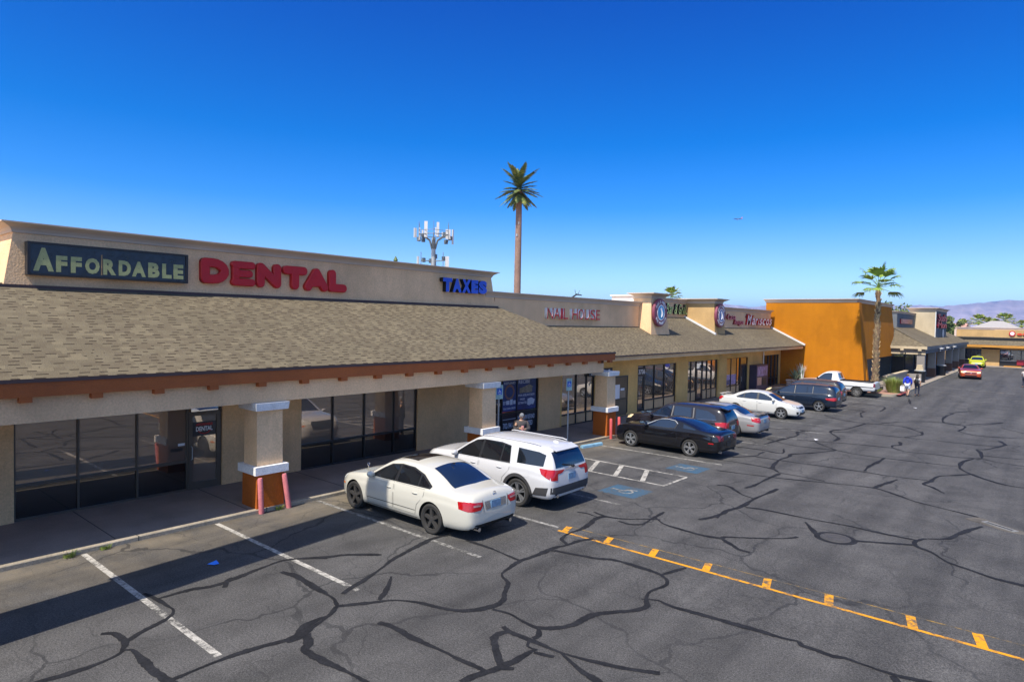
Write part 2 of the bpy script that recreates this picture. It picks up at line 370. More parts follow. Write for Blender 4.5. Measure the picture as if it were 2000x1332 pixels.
def lettering(name, s, box, depth, mat, basis, origin, parent=None, bold=.0, shear=0., bevel=0., keep=False):
    """text fitted into box (w, h), lower left corner at origin, standing depth proud"""
    cu = bpy.data.curves.new(name, 'FONT'); cu.body = s; cu.size = 1; cu.offset = bold; cu.shear = shear; cu.extrude = .5
    cu.resolution_u = 3
    ob = bpy.data.objects.new(name, cu); COL.objects.link(ob)
    me = mesh_from_obj(ob); bpy.data.objects.remove(ob); bpy.data.curves.remove(cu)
    me.name = name
    xs = [v.co.x for v in me.vertices]; ys = [v.co.y for v in me.vertices]
    x0, x1, y0, y1 = min(xs), max(xs), min(ys), max(ys)
    for v in me.vertices:
        q = Vector(((v.co.x - x0) / (x1 - x0) * box[0], (v.co.y - y0) / (y1 - y0) * box[1], (v.co.z + .5) * depth))
        v.co = (basis @ q.to_4d()).to_3d() if True else q
    me.materials.clear(); 
    for mm in (mat if isinstance(mat, (list, tuple)) else [mat]): me.materials.append(mm)
    if isinstance(mat, (list, tuple)) and len(mat) > 1:
        nrm = (basis.to_3x3() @ Vector((0, 0, 1)))
        for p in me.polygons: p.material_index = 0 if p.normal.dot(nrm) > .9 else 1
    o = bpy.data.objects.new(name, me); COL.objects.link(o); o.location = origin
    if parent: attach(o, parent)
    return o
def word(parent, s, box, depth, mat, basis, origin, bold=.03, gap=.06, shear=0., name='letter', hts=None):
    """one mesh per letter, spread over the box width by natural letter widths"""
    wid = {'I': .42, 'W': 1.3, 'M': 1.25, ' ': .55, 'i': .4, 'l': .4, 'm': 1.35, 'r': .7, 's': .8, '&': 1.1, '.': .3, 'E': .82, 'L': .8, 'F': .78, 'e': .85, 'a': .85, 'n': .9, 'o': .9, 'd': .9, 'b': .9}
    tot = sum(wid.get(c, 1.) for c in s) + gap * (len(s) - 1)
    k = box[0] / tot; x = 0
    ex = (basis @ Vector((1, 0, 0, 0))).to_3d(); ey = (basis @ Vector((0, 1, 0, 0))).to_3d()
    for i, c in enumerate(s):
        w = wid.get(c, 1.) * k
        if c != ' ':
            h = box[1]; y = 0
            if c.islower() and c not in 'bdfhklt': h *= .68
            if c in 'gpy': y = -.25 * box[1]; h = .9 * box[1]
            if c == '.': h *= .2
            if hts: h = box[1] * hts[i]
            lettering(name, c, (w, h), depth, mat, basis, Vector(origin) + ex * x + ey * y, parent, bold, shear)
        x += w + gap * k
# ------------------------------------------------------------------ the ground and what is painted on it
def ss(t): t = min(1., max(0., t)); return t * t * (3 - 2 * t)
def gz(y): return -.23 * ss((y - 9) / 19) + .23 * ss((y - 46) / 22)      # the lot dips towards its drain
def structure(o): o['kind'] = 'structure'; return o
def frange(a, b, s):
    n = max(1, int(round((b - a) / s))); return [a + (b - a) * i / n for i in range(n + 1)]
def sweep(mb, prof, y0, y1, step=1., mat=0, closed=True):
    ys = frange(y0, y1, step); n = len(prof)
    vs = [(x, y, z + gz(y)) for y in ys for x, z in prof]; fs = []
    for i in range(len(ys) - 1):
        for k in range(n if closed else n - 1):
            fs.append((i * n + k, i * n + (k + 1) % n, (i + 1) * n + (k + 1) % n, (i + 1) * n + k))
    if closed: fs += [tuple(range(n))[::-1], tuple(range((len(ys) - 1) * n, len(ys) * n))]
    return mb.add(vs, fs, mat)
g = MB(); g.add([(-9000, -3000, -.32), (9000, -3000, -.32), (9000, 12000, -.32), (-9000, 12000, -.32)], [(0, 1, 2, 3)])
structure(g.build('ground', pbr('desert_soil', (.30, .23, .16), .95, .2, .02, fine=.2)))
g = MB(); ys = [-60, -30] + frange(-29.5, 75, .5) + [90, 112]; xs = [-22, -15.2, -9, -3, 3, 15, 60]
g.add([(x, y, gz(y)) for y in ys for x in xs], [(i * 7 + k, i * 7 + k + 1, (i + 1) * 7 + k + 1, (i + 1) * 7 + k) for i in range(len(ys) - 1) for k in range(6)])
lot = structure(g.build('parking_lot', M['asphalt'], smooth=True))
def flat_poly(pts, dz, step=.5):
    """a painted quad laid on the lot, cut so that it follows the dip"""
    (a, b, c, d) = pts; n = max(1, int(max((Vector(b) - Vector(a)).length, (Vector(c) - Vector(b)).length) / step))
    m = MB(); vs = []
    for i in range(n + 1):
        for k in range(n + 1):
            u, v = i / n, k / n
            x = (a[0] * (1 - u) + b[0] * u) * (1 - v) + (d[0] * (1 - u) + c[0] * u) * v
            y = (a[1] * (1 - u) + b[1] * u) * (1 - v) + (d[1] * (1 - u) + c[1] * u) * v
            vs.append((x, y, gz(y) + dz))
    m.add(vs, [(i * (n + 1) + k, (i + 1) * (n + 1) + k, (i + 1) * (n + 1) + k + 1, i * (n + 1) + k + 1) for i in range(n) for k in range(n)])
    return m
def line_on_lot(p, q, w, mat, name, dz=.004):
    d = (Vector(q) - Vector(p)).normalized(); s = Vector((-d.y, d.x)) * w / 2
    p, q = Vector(p), Vector(q)
    n = max(1, int((q - p).length / .5)); m = MB(); vs = []
    for i in range(n + 1):
        c = p.lerp(q, i / n)
        for k in (-1, 1): e = c + s * k; vs.append((e.x, e.y, gz(e.y) + dz))
    m.add(vs, [(2 * i, 2 * i + 1, 2 * i + 3, 2 * i + 2) for i in range(n)])
    return m.build(name, mat, lot)
for y, xe, fresh in ((1.6, -9.2, 1), (4.35, -9.2, 1), (7.11, -9.6, 1), (9.86, -9.1, 0), (12.65, -9.1, 0), (15.55, -9.1, 0), (25.9, -9.3, 0), (28.6, -9.5, 0), (31.25, -8.6, 0), (33.85, -8.4, 0), (36.6, -9.2, 0), (39.4, -9.2, 0), (42.0, -9.3, 0), (44.6, -9.4, 0), (47.3, -9.3, 0), (50.0, -9.3, 0), (52.6, -9.5, 0)):
    line_on_lot((-15.16, y), (xe, y), .11, M['line_w'] if fresh else M['line_faint'], 'stall_line')
line_on_lot((-15.1, 18.53), (-9.26, 18.53), .10, M['line_w'], 'access_aisle_line'); line_on_lot((-15.1, 20.26), (-9.3, 20.26), .10, M['line_w'], 'access_aisle_line')
line_on_lot((-9.29, 18.6), (-9.31, 20.2), .10, M['line_w'], 'access_aisle_line', .0046)
for x in (-10.08, -11.1, -12.11, -13.1, -14.1): line_on_lot((x, 18.6), (x - .68, 20.18), .16, M['line_w'], 'access_aisle_bar', .0046)
line_on_lot((-14.9, 23.08), (-9.3, 23.18), .09, M['line_w'], 'stall_line')
def bay_symbol(x0, x1, y0, y1):
    b = flat_poly([(x0, y0), (x1, y0), (x1, y1), (x0, y1)], .004).build('blue_bay_square', M['line_b'], lot)
    cx, cy, k = (x0 + x1) / 2, (y0 + y1) / 2, (x1 - x0) / 2.6
    m = MB()
    def rib(pts, w, dz=.007):
        for i in range(len(pts) - 1):
            p, q = Vector(pts[i]), Vector(pts[i + 1]); d = (q - p).normalized(); s = Vector((-d.y, d.x)) * w / 2
            m.add([(e.x, e.y, gz(e.y) + dz + i * 1e-4) for e in (p - s, q - s, q + s, p + s)], [(0, 1, 2, 3)])
    # wheelchair figure lying across the square, its head towards the building
    rib([(cx + (.1 + .42 * math.cos(a)) * k, cy + (-.1 + .42 * math.sin(a)) * k) for a in [R(t) for t in range(-150, 120, 18)]], .06)
    rib([(cx - .8 * k, cy + .02 * k), (cx - .1 * k, cy - .05 * k), (cx - .05 * k, cy + .4 * k), (cx + .55 * k, cy + .55 * k)], .09, .0085)
    rib([(cx - 1.0 * k, cy), (cx - .85 * k, cy)], .16, .0095)
    m.build('wheelchair_mark', M['line_faint'], b)
bay_symbol(-10.4, -9.15, 16.4, 17.6); bay_symbol(-10.5, -9.3, 21.0, 22.2)
line_on_lot((-8.97, 12.46), (9, 12.56), .085, M['line_y'], 'yellow_lane_line')
line_on_lot((-8.97, 12.9), (9, 13.3), .04, M['line_yf'], 'yellow_lane_line')
for x in (-8.86, -7.7, -6.55, -5.33, -4.12, -3.0, -1.69, -.74, .5, 1.7, 2.9, 4.1): 
    k = (x + 9) * .022
    line_on_lot((x + .04, 12.51), (x - .08, 12.88 + k), .15, M['line_y'], 'yellow_lane_bar', .0046)
# faint stop marks further down the lane
for x in (-4.9, -3.2, -1.4): line_on_lot((x - .18, 64.9), (x + .18, 64.9), .3, M['line_yf'], 'yellow_lane_bar')
line_on_lot((-8.2, 66.2), (-.5, 64.2), .12, M['line_faint'], 'stall_line')
CR = '''.15 -11.16,3.43 -11.05,3.57 -10.82,3.60 -10.61,3.59 -10.41,3.48 -10.30,3.39 -10.23,3.03 -10.25,2.72 -10.29,2.43 -10.31,2.19
.07 -10.61,3.59 -10.77,3.86 -10.96,4.33 -11.19,4.52 -11.46,4.52 -11.87,4.50 -12.26,4.45
.06 -11.85,4.51 -11.82,5.06 -11.68,5.53 -11.85,6.46 -11.87,7.04 -11.35,7.63
.09 -11.47,5.53 -11.73,5.70 -11.80,5.84
.13 -10.37,3.45 -10.31,3.57 -9.89,3.57 -9.46,3.56 -9.00,3.60 -8.74,3.62
.11 -9.04,3.61 -9.07,4.21 -9.01,4.82 -8.89,5.38 -9.07,5.69 -9.13,5.94 -9.12,6.15
.12 -11.39,6.61 -11.02,6.68 -10.45,6.68 -9.89,6.66
.10 -11.22,6.63 -11.02,6.71 -10.27,6.63 -9.66,6.61 -9.32,6.47
.17 -9.32,6.47 -9.10,6.12 -8.94,5.69 -8.83,5.38 -8.84,5.23
.15 -8.84,5.58 -8.53,5.41 -8.42,5.29 -7.96,5.30 -7.44,5.36 -7.05,5.38 -6.76,5.37
.09 -9.32,6.47 -8.99,6.98 -8.79,7.29 -8.42,7.51 -7.97,7.64 -7.60,7.82 -7.39,8.18 -7.35,8.55 -7.57,8.88 -7.79,9.23 -8.15,9.46 -8.27,9.83 -8.35,10.27 -8.31,10.74 -8.31,11.40 -8.23,11.76 -8.55,12.02 -8.66,12.54 -8.64,12.97 -8.74,13.66
.10 -8.99,7.11 -9.16,7.38 -9.43,7.70 -9.66,7.93
.10 -9.67,6.83 -9.78,7.09 -9.92,7.54 -10.13,8.07 -10.34,8.56 -10.52,9.26 -10.67,9.94 -10.58,10.40
.08 -10.05,10.40 -9.33,10.40 -8.69,10.32 -8.35,10.27
.05 -8.22,11.28 -7.80,11.37 -7.33,11.51
.05 -11.80,7.18 -11.44,7.63 -11.21,8.04 -10.70,8.52
.11 -8.32,6.58 -7.99,6.64 -7.49,6.62 -6.93,6.66 -6.51,6.66 -6.04,6.69
.09 -7.27,8.21 -6.94,8.28 -6.59,8.22 -6.27,8.22 -6.05,8.43 -5.92,8.69 -5.90,9.01 -5.88,9.26
.10 -6.27,8.22 -6.11,8.02 -6.12,7.88
.09 -6.73,7.87 -6.54,7.80 -6.19,7.81 -5.90,7.82 -5.55,7.83 -5.30,7.88 -5.03,7.95 -4.51,8.14 -4.15,8.33
.08 -6.55,7.79 -6.61,7.63 -6.57,7.47 -6.29,7.21 -6.02,6.99 -5.89,6.88
.11 -6.10,6.25 -6.04,6.56 -5.94,6.90 -5.90,7.24 -5.89,7.58 -5.86,7.67
.08 -6.14,7.86 -6.03,7.64 -5.88,7.65
.10 -5.55,7.83 -5.28,7.72 -5.02,7.62 -4.78,7.57 -4.53,7.50
.06 -8.20,11.71 -8.18,12.17 -8.02,12.56
.05 -5.84,7.56 -5.54,7.66
.07 -6.03,6.67 -5.94,6.87 -5.77,7.01
.10 -8.64,12.56 -8.64,13.11 -8.85,13.95 -8.75,14.29
.07 -8.27,11.21 -7.90,11.36 -7.33,11.49 -6.95,11.70 -6.47,11.72 -5.86,11.65 -5.55,11.33 -5.61,10.78 -5.53,10.47 -5.35,10.14 -5.45,9.83 -5.81,9.36 -5.88,9.04 -5.88,8.73 -6.02,8.42 -6.22,8.27
.05 -5.84,11.67 -5.77,11.92 -5.65,12.37
.09 -5.57,10.36 -5.32,10.52 -5.04,10.46 -4.58,10.51 -4.04,10.56 -3.52,10.61 -3.20,10.62 -2.95,10.69
.11 -2.95,10.69 -2.87,10.59 -2.68,10.59 -2.42,10.56 -2.26,10.63 -1.95,10.61 -1.58,10.61 -1.24,10.70 -0.91,10.81
.06 -1.62,10.55 -1.55,10.42 -1.46,10.21
.07 -9.52,14.07 -9.29,14.15 -8.88,14.07
.05 -9.21,14.40 -8.75,14.29 -8.28,14.46 -7.88,14.87 -7.62,15.07
.06 -8.33,14.17 -7.98,14.15 -7.76,14.38 -7.80,14.87 -7.88,15.80
.08 -7.79,15.13 -7.36,14.79 -6.87,14.70 -6.32,14.64 -5.86,14.77 -5.86,14.91 -5.20,15.45 -4.75,15.90 -4.58,16.22
.06 -5.81,14.70 -5.42,14.40 -5.25,14.27 -5.02,14.27
.09 -6.90,15.81 -6.76,16.29 -6.66,17.08
.06 -6.48,17.94 -6.04,18.08 -4.84,18.09 -3.93,18.18 -3.21,18.11 -2.39,18.12
.13 -4.83,17.71 -4.50,17.13 -4.24,16.70
.08 -3.57,16.90 -3.19,17.13 -2.39,17.65
.11 -2.39,18.12 -2.40,17.86 -2.31,17.57 -1.98,17.32 -1.64,16.84 -1.23,16.61 -0.80,16.39 -0.30,16.33 0.39,16.34
.12 -2.38,18.05 -2.27,18.40 -1.85,18.84 -1.72,19.40 -1.53,20.12 -1.29,20.83
.10 -8.14,19.94 -7.78,20.04 -7.12,19.35 -6.64,19.10
.14 -6.63,16.31 -6.72,17.14 -6.59,17.94 -6.64,19.10 -6.58,20.20 -6.56,20.93
.05 -9.04,22.10 -8.03,22.33 -7.06,22.55 -6.16,22.88 -5.29,23.20 -4.34,23.47 -3.61,22.99 -3.01,22.48 -2.20,22.15 -1.46,21.84
.12 -4.34,23.47 -4.25,24.16 -4.11,24.91 -4.00,25.50
.05 -9.82,23.99 -8.79,24.10 -7.72,23.93 -7.30,23.47 -6.56,23.42 -5.78,23.28
.12 -7.33,20.23 -7.26,20.91 -7.28,22.14 -7.26,23.34
.16 -7.72,23.93 -7.90,24.67 -8.07,25.90 -8.00,26.82 -8.13,27.34
.10 -8.13,27.34 -7.46,28.47 -6.94,29.70
.08 -9.58,24.91 -9.04,25.93 -9.07,26.56 -9.05,27.04
.08 -10.38,27.30 -9.37,27.40 -8.44,27.24 -8.69,28.35
.05 -8.98,25.77 -7.80,25.78 -6.44,25.86 -5.17,25.94 -4.19,25.94 -3.21,26.16
.17 -5.15,26.13 -5.21,27.16 -5.13,28.37 -5.10,29.40
.05 -10.02,30.29 -8.76,29.50 -7.76,29.56 -6.94,29.70 -6.16,29.38 -5.10,29.40 -4.00,29.52 -2.68,29.73
.16 -2.38,31.99 -2.64,30.91 -2.62,29.61 -2.41,28.93 -2.04,28.31 -1.47,27.64 -1.03,27.34 -0.62,27.32 0.16,27.03
.14 -2.10,28.57 -2.63,27.78 -3.02,27.16 -3.11,26.11 -3.22,25.39 -2.94,25.09 -2.53,24.40
.16 -1.57,37.01 -1.94,35.61 -2.22,34.83 -2.47,34.57 -2.28,33.83 -2.12,32.25
.06 -2.12,32.25 -1.52,31.85 -0.75,31.68 0.15,31.52
.05 -2.20,33.02 -1.54,33.18 -0.80,33.39
.13 -5.33,34.14 -5.16,33.26 -5.38,32.78 -5.24,32.17 -4.69,31.57
.06 -4.69,31.57 -3.78,31.83 -2.93,31.84 -2.12,32.25
.07 -8.97,31.12 -7.87,31.46 -6.70,31.90 -5.27,32.15
.09 -8.18,31.14 -7.61,30.44 -6.94,29.70
.14 -7.77,39.30 -8.04,36.44 -8.43,35.35 -8.35,34.45 -7.67,33.06 -7.62,32.00
.05 -8.42,34.71 -7.46,35.41 -5.51,35.65 -3.68,35.87 -2.58,35.96 -1.76,36.30
.16 -9.66,28.81 -9.53,30.26 -9.30,32.22 -9.61,33.42 -9.32,34.06
.06 -11.10,33.49 -10.09,33.90 -8.42,34.71
.06 -7.33,39.38 -6.44,41.53 -5.16,42.94 -3.74,42.92
.08 -10.34,41.10 -9.39,39.94 -7.77,39.30 -6.13,39.57 -5.01,38.03
.16 -4.70,48.30 -4.90,45.79 -4.61,43.14 -3.70,42.58 -3.55,41.64 -3.68,40.12
.07 -3.68,40.12 -2.77,39.16 -1.00,39.84
.12 -5.40,35.77 -4.90,37.20 -5.05,38.32
.14 -1.86,38.07 -1.57,37.01
.06 -1.57,37.01 -0.92,37.18
.12 -12.86,47.45 -10.42,45.01 -9.08,44.95 -8.93,43.62 -8.48,41.82
.10 -10.77,48.55 -8.64,48.62 -8.23,45.41
.14 -3.72,50.73 -4.35,49.61 -4.99,48.00
.06 -3.61,43.06 -2.13,45.85 -3.07,43.26
.07 -2.07,43.25 -1.06,41.93
.14 -7.48,51.45 -8.08,54.81'''
def catmull(P, k):
    out = []
    for i in range(len(P) - 1):
        p0, p1, p2, p3 = P[max(i - 1, 0)], P[i], P[i + 1], P[min(i + 2, len(P) - 1)]
        n = max(2, int((p2 - p1).length / k))
        for j in range(n):
            t = j / n
            out.append(.5 * ((2 * p1) + (p2 - p0) * t + (2 * p0 - 5 * p1 + 4 * p2 - p3) * t * t + (3 * p1 - p0 - 3 * p2 + p3) * t ** 3))
    return out + [P[-1]]
for ci, ln in enumerate(CR.splitlines()):
    t = ln.split(); w = .078 + .30 * float(t[0]); P = [Vector([float(c) for c in q.split(',')]) for q in t[1:]]
    Q = catmull(P, .06); m = MB(); vs = []
    ph = rnd.random() * 9
    for i, p in enumerate(Q):
        d = (Q[min(i + 1, len(Q) - 1)] - Q[max(i - 1, 0)]); d = d.normalized() if d.length > 1e-6 else Vector((1, 0))
        s = Vector((-d.y, d.x)); e = min(i, len(Q) - 1 - i) * .06
        ww = w * (.85 + .28 * math.sin(i * .13 + ph) + .16 * math.sin(i * .37 + 2 * ph)) * 1.12 * min(1, .7 + e * 1.6)
        for k in (-1, 1):
            q = p + s * k * ww / 2 * (1 + .40 * (rnd.random() - .5)); vs.append((q.x, q.y, gz(q.y) + .0062 + ci * 4e-5))
    m.add(vs, [(2 * i, 2 * i + 1, 2 * i + 3, 2 * i + 2) for i in range(len(Q) - 1)])
    m.build('crack_seal', M['crack'], lot)
# manhole, drain, wheel stop, scraps
mh = thing('manhole_cover', 'round iron manhole cover ringed with dark sealant in the lane', 'manhole', (-3.88, 16.8, gz(16.8)))
m = MB(); m.lathe([(.27, .011), (.46, .010), (.47, .004)], n=40); m.build('sealant_ring', M['crack'], mh)
m = MB(); m.lathe([(0, .017), (.10, .017), (.11, .022), (.19, .022), (.2, .017), (.29, .017), (.3, .022), (.33, .021), (.34, .012)], n=40); m.build('lid', M['iron'], mh)
dr = thing('storm_drain', 'concrete framed storm drain grate in a cracked gutter at the right edge', 'drain', (-.95, 21.15, gz(21.1)), R(-36))
m = MB(); m.box(-.78, 1.3, -.24, .24, -.05, .006); m.build('apron', pbr('stained_apron', (.075, .066, .055), .9, .5, 3, fine=.4), dr)
m = MB(); m.box(-.36, .36, -.10, -.055, -.05, .02); m.box(-.36, .36, .055, .10, -.05, .02); m.box(-.43, -.36, -.10, .10, -.05, .02); m.box(.36, .43, -.10, .10, -.05, .02); m.build('grate_frame', pbr('worn_steel', (.17, .17, .165), .6, .2, 5), dr)
m = MB(); m.box(-.36, .36, -.055, .055, -.05, .010); [m.box(-.34 + i * .1, -.32 + i * .1, -.055, .055, .010, .018) for i in range(7)]; m.build('grate', M['iron'], dr)
ws = MB(); L = .62
ws.prism([(-.08, 0), (.08, 0), (.07, .09), (.04, .12), (-.04, .12), (-.07, .09)], 'y', -L, L)
w = ws.build('wheel_stop', M['blue_stop']); w.location = (-14.62, 22.55, gz(22.5) + .003); w.rotation_euler = (0, 0, R(-8)); tag(w, 'chipped pale blue concrete wheel stop at the head of the empty accessible bay', 'wheel stop')
def scrap(x, y, s, mat, lab, rz):
    m = MB(); m.add([(-s, -s * .6, .012), (s * .9, -s * .8, .03), (s, s * .5, .01), (-s * .2, s, .05), (0, 0, .045)], [(0, 1, 4), (1, 2, 4), (2, 3, 4), (3, 0, 4)])
    o = m.build('paper_scrap', mat); o.location = (x, y, gz(y)); o.rotation_euler = (0, 0, rz); tag(o, lab, 'litter')
scrap(-12.72, 5.9, .10, pbr('blue_paper', (.04, .24, .85), .6, 0), 'crumpled blue paper scrap lying in the long shadow band', .4)
scrap(-8.3, 31.7, .10, M['sign_white'], 'white paper scrap lying behind the silver sedan', 1.1)
scrap(-6.9, 49.3, .12, M['sign_white'], 'white paper scrap on the asphalt beyond the parked cars', 2.)
# sidewalk, kerb, planted island, far sidewalk
m = MB(); sweep(m, [(-19.6, -.5), (-15.375, -.5), (-15.375, .1), (-19.6, .1)], -30, 57.66)
for y in frange(-28, 56, 3): sweep(m, [(-18.6, .1), (-15.39, .1), (-15.39, .1025), (-18.6, .1025)], y, y + .025, 1, 1)
structure(m.build('sidewalk', [M['conc'], M['conc_dark']]))
m = MB(); sweep(m, [(-15.372, -.3), (-15.215, -.3), (-15.215, .085), (-15.232, .104), (-15.372, .104)], -30, 54.6)
for y in frange(-28, 53, 3): sweep(m, [(-15.372, .104), (-15.2135, .1045), (-15.2135, -.02), (-15.2125, -.02), (-15.2125, .106), (-15.372, .106)], y + .4, y + .42, 1, 1)
structure(m.build('kerb', [M['kerb'], M['conc_dark']]))
def outline(pts, r=.9, n=6):
    out = []
    for i, p in enumerate(pts):
        a, b, c = Vector(pts[i - 1]), Vector(p), Vector(pts[(i + 1) % len(pts)])
        u, v = (a - b).normalized(), (c - b).normalized()
        for j in range(n + 1):
            t = j / n; out.append(tuple(b + u * r * (1 - t) ** 2 + v * r * t ** 2))
    return out
isl = [(-15.2, 55.0), (-9.1, 55.0), (-8.75, 58.5), (-8.75, 59.6), (-15.2, 59.6)]
m = MB(); m.prism([(x, y) for x, y in outline(isl, .8)], 'z', -.3, .02); structure(m.build('island_kerb', M['kerb']))
m = MB(); m.prism([(x, y) for x, y in outline([(-15.0, 55.22), (-9.25, 55.22), (-8.97, 58.5), (-8.97, 59.5), (-15.0, 59.5)], .7)], 'z', -.2, .034); structure(m.build('island_gravel', M['gravel']))
m = MB(); m.add([(-9.0, 55.6, .026), (-8.76, 55.6, .026), (-8.742, 58.6, .026), (-8.742, 59.6, .026), (-8.95, 59.6, .026), (-8.95, 58.5, .026)], [(0, 1, 2, 3, 4, 5)]); m.add([(-8.99, 55.6, .026), (-8.738, 58.6, .026), (-8.738, 58.6, -.1), (-8.99, 55.6, -.1)], [(0, 1, 2, 3)]); structure(m.build('red_kerb_paint', M['red_kerb']))
m = MB(); m.box(-20, -8.9, 59.62, 111.5, -.3, .1); m.box(-8.898, -8.74, 59.62, 108, -.3, .105, 1); m.box(-8.9, 20, 109.4, 111.6, -.3, .1); structure(m.build('far_sidewalk', [M['conc'], M['kerb']]))
# ------------------------------------------------------------------ buildings
def cornice(m, x0, x1, y0, y1, prof, mat=0):
    """moulded top swept round a rectangle; prof = (overhang, z)"""
    vs = []; n = 4
    for o, z in prof: vs += [(x0 - o, y0 - o, z), (x1 + o, y0 - o, z), (x1 + o, y1 + o, z), (x0 - o, y1 + o, z)]
    fs = [(i * n + k, i * n + (k + 1) % n, (i + 1) * n + (k + 1) % n, (i + 1) * n + k) for i in range(len(prof) - 1) for k in range(n)]
    fs += [(3, 2, 1, 0), tuple((len(prof) - 1) * n + k for k in range(n))]
    return m.add(vs, fs, mat)
def cove(zb, zt, o=.27): 
    h = zt - zb
    return [(-.06, zb - .01), (.035, zb), (.045, zb + .25 * h), (.09, zb + .5 * h), (o * .8, zb + .8 * h), (o * .85, zb + .86 * h), (o, zb + .87 * h), (o, zt), (-.2, zt + .015)]
def roof_slab(name, quads, parent, thick=.07, mats=None, uvs=None):
    """shingled slopes: quads of 3d points whose first edge runs along the eave"""
    me = bpy.data.meshes.new(name); vs = []; fs = []; luv = []
    for q in quads:
        b = len(vs); vs += q; fs.append(list(range(b, b + len(q))))
        e = (Vector(q[1]) - Vector(q[0])).normalized(); nn = e.cross(Vector(q[-1]) - Vector(q[0])).normalized(); s = nn.cross(e)
        o = Vector(q[0]); off = o.dot(e)
        luv += [((Vector(p) - o).dot(e) + off, (Vector(p) - o).dot(s)) for p in q]
    me.from_pydata(vs, [], fs); u = me.uv_layers.new(name='UVMap')
    for i, t in enumerate(luv): u.data[i].uv = t
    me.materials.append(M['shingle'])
    o = bpy.data.objects.new(name, me); COL.objects.link(o); attach(o, parent)
    return o
def wall_x(m, x0, x1, y0, y1, zb, zt, openings, mat=0):
    """a wall along Y with rectangular openings (y0, y1, z0, z1)"""
    y = y0
    for a, b, c, d in sorted(openings):
        if a > y: m.box(x0, x1, y, a, zb, zt, mat)
        if c > zb: m.box(x0, x1, a, b, zb, c, mat)
        if d < zt: m.box(x0, x1, a, b, d, zt, mat)
        y = b
    if y1 > y: m.box(x0, x1, y, y1, zb, zt, mat)
mall = wthing('strip_mall_building', 'long tan strip mall with shingled roof, rust fascia and stucco pillars along the parking bays', 'building', (-18.2, 8, 0))
XW = -18.2
openings = [(-1.2, 2.2, -.6, 2.5), (3.83, 8.68, -.6, 2.5), (11.21, 16.09, -.6, 2.5), (20.5, 23.5, -.6, 2.5), (25.33, 28.25, -.6, 2.5), (32.71, 37.62, -.6, 2.56), (39.31, 44.15, -.6, 2.57), (45.77, 49.98, -.6, 2.57), (53.15, 57.3, -.6, 2.57)]
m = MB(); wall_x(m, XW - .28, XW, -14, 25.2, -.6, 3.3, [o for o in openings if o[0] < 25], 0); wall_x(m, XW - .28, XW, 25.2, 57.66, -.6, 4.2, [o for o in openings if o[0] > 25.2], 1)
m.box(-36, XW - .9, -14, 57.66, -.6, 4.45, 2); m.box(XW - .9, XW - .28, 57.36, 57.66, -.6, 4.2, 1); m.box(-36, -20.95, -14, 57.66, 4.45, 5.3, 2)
m.build('wall', [M['tan_dark'], M['bounce_ochre'], M['tan']], mall)
m = MB(); m.box(XW - .27, -15.62, -14, 24.44, 2.83, 2.93); m.build('soffit', M['tan_dark'], mall)
m = MB(); m.box(-15.62, -15.32, -14, 24.45, 2.795, 3.62); m.box(-18.1, -15.62, 24.2, 24.45, 2.795, 3.62); m.build('beam', M['tan'], mall)
m = MB(); m.box(-18.1, -16.42, 24.46, 57.4, 3.12, 3.24); m.build('soffit', M['bounce_ochre'], mall)
m = MB(); m.box(-16.42, -16.30, 25.18, 57.4, 3.14, 3.36); m.build('eave_board', M['tan_dark'], mall)
# roofs
E1, Z1, E2, Z2 = -15.14, 3.68, -16.22, 3.40
T1 = -19.1; zt1 = Z1 + .5 * (E1 - T1)
roof_slab('roof', [[(E1, -14, Z1), (E1, 25.15, Z1), (T1, 25.15 - (E1 - T1), zt1), (T1, -14, zt1)],
                   [(E1, 25.15, Z1), (-19.6, 25.15, Z1), (-19.6, 21.19, zt1), (T1, 21.19, zt1)]], mall)
zt2 = Z2 + .5 * (E2 + 21.4)
roof_slab('roof', [[(E2, 20.5, Z2), (E2, 57.6, Z2), (-21.4, 57.6, zt2), (-21.4, 20.5, zt2)]], mall)
m = MB(); m.box(E1 - .10, E1 + .012, -14, 25.16, Z1 - .075, Z1 - .006); m.box(-18.6, E1 - .10, 25.05, 25.165, Z1 - .075, Z1 - .006); m.box(E2 - .1, E2 + .012, 25.17, 57.6, Z2 - .06, Z2 - .005); m.build('drip_edge', M['rust_dark'], mall)
m = MB(); m.box(-15.29, E1 - .012, -14, 25.13, 3.32, Z1 - .077); m.box(-18.6, -15.29, 25.0, 25.13, 3.32, Z1 - .077); m.build('fascia', M['rust'], mall)
m = MB(); m.prism([(-16.2, Z2 - .02), (-16.2, Z2 + .12), (-19.05, Z2 + .12 + .5 * 2.85), (-19.05, Z2 - .02 + .5 * 2.85)], 'y', 57.5, 57.68); m.build('rake_flashing', M['flash'], mall)
m = MB(); m.box(-19.0, -18.86, 3.7, 21.3, 5.50, 5.62); m.box(-19.03, -18.97, 21.3, 33.9, 4.72, 4.79); m.build('wall_flashing', M['rust_dark'], mall)
for i in range(-5, 19):
    y = 3.31 + 1.2155 * i - .03
    if y > 24.3: y = 24.0
    m = MB(); m.box(-15.33, E1 - .022, y, y + .21, 3.215, 3.36); m.build('rafter_tail', M['rust'], mall)
m = MB(); m.box(-15.33, E1 - .022, 24.72, 24.93, 3.215, 3.36); m.build('rafter_tail', M['rust'], mall)
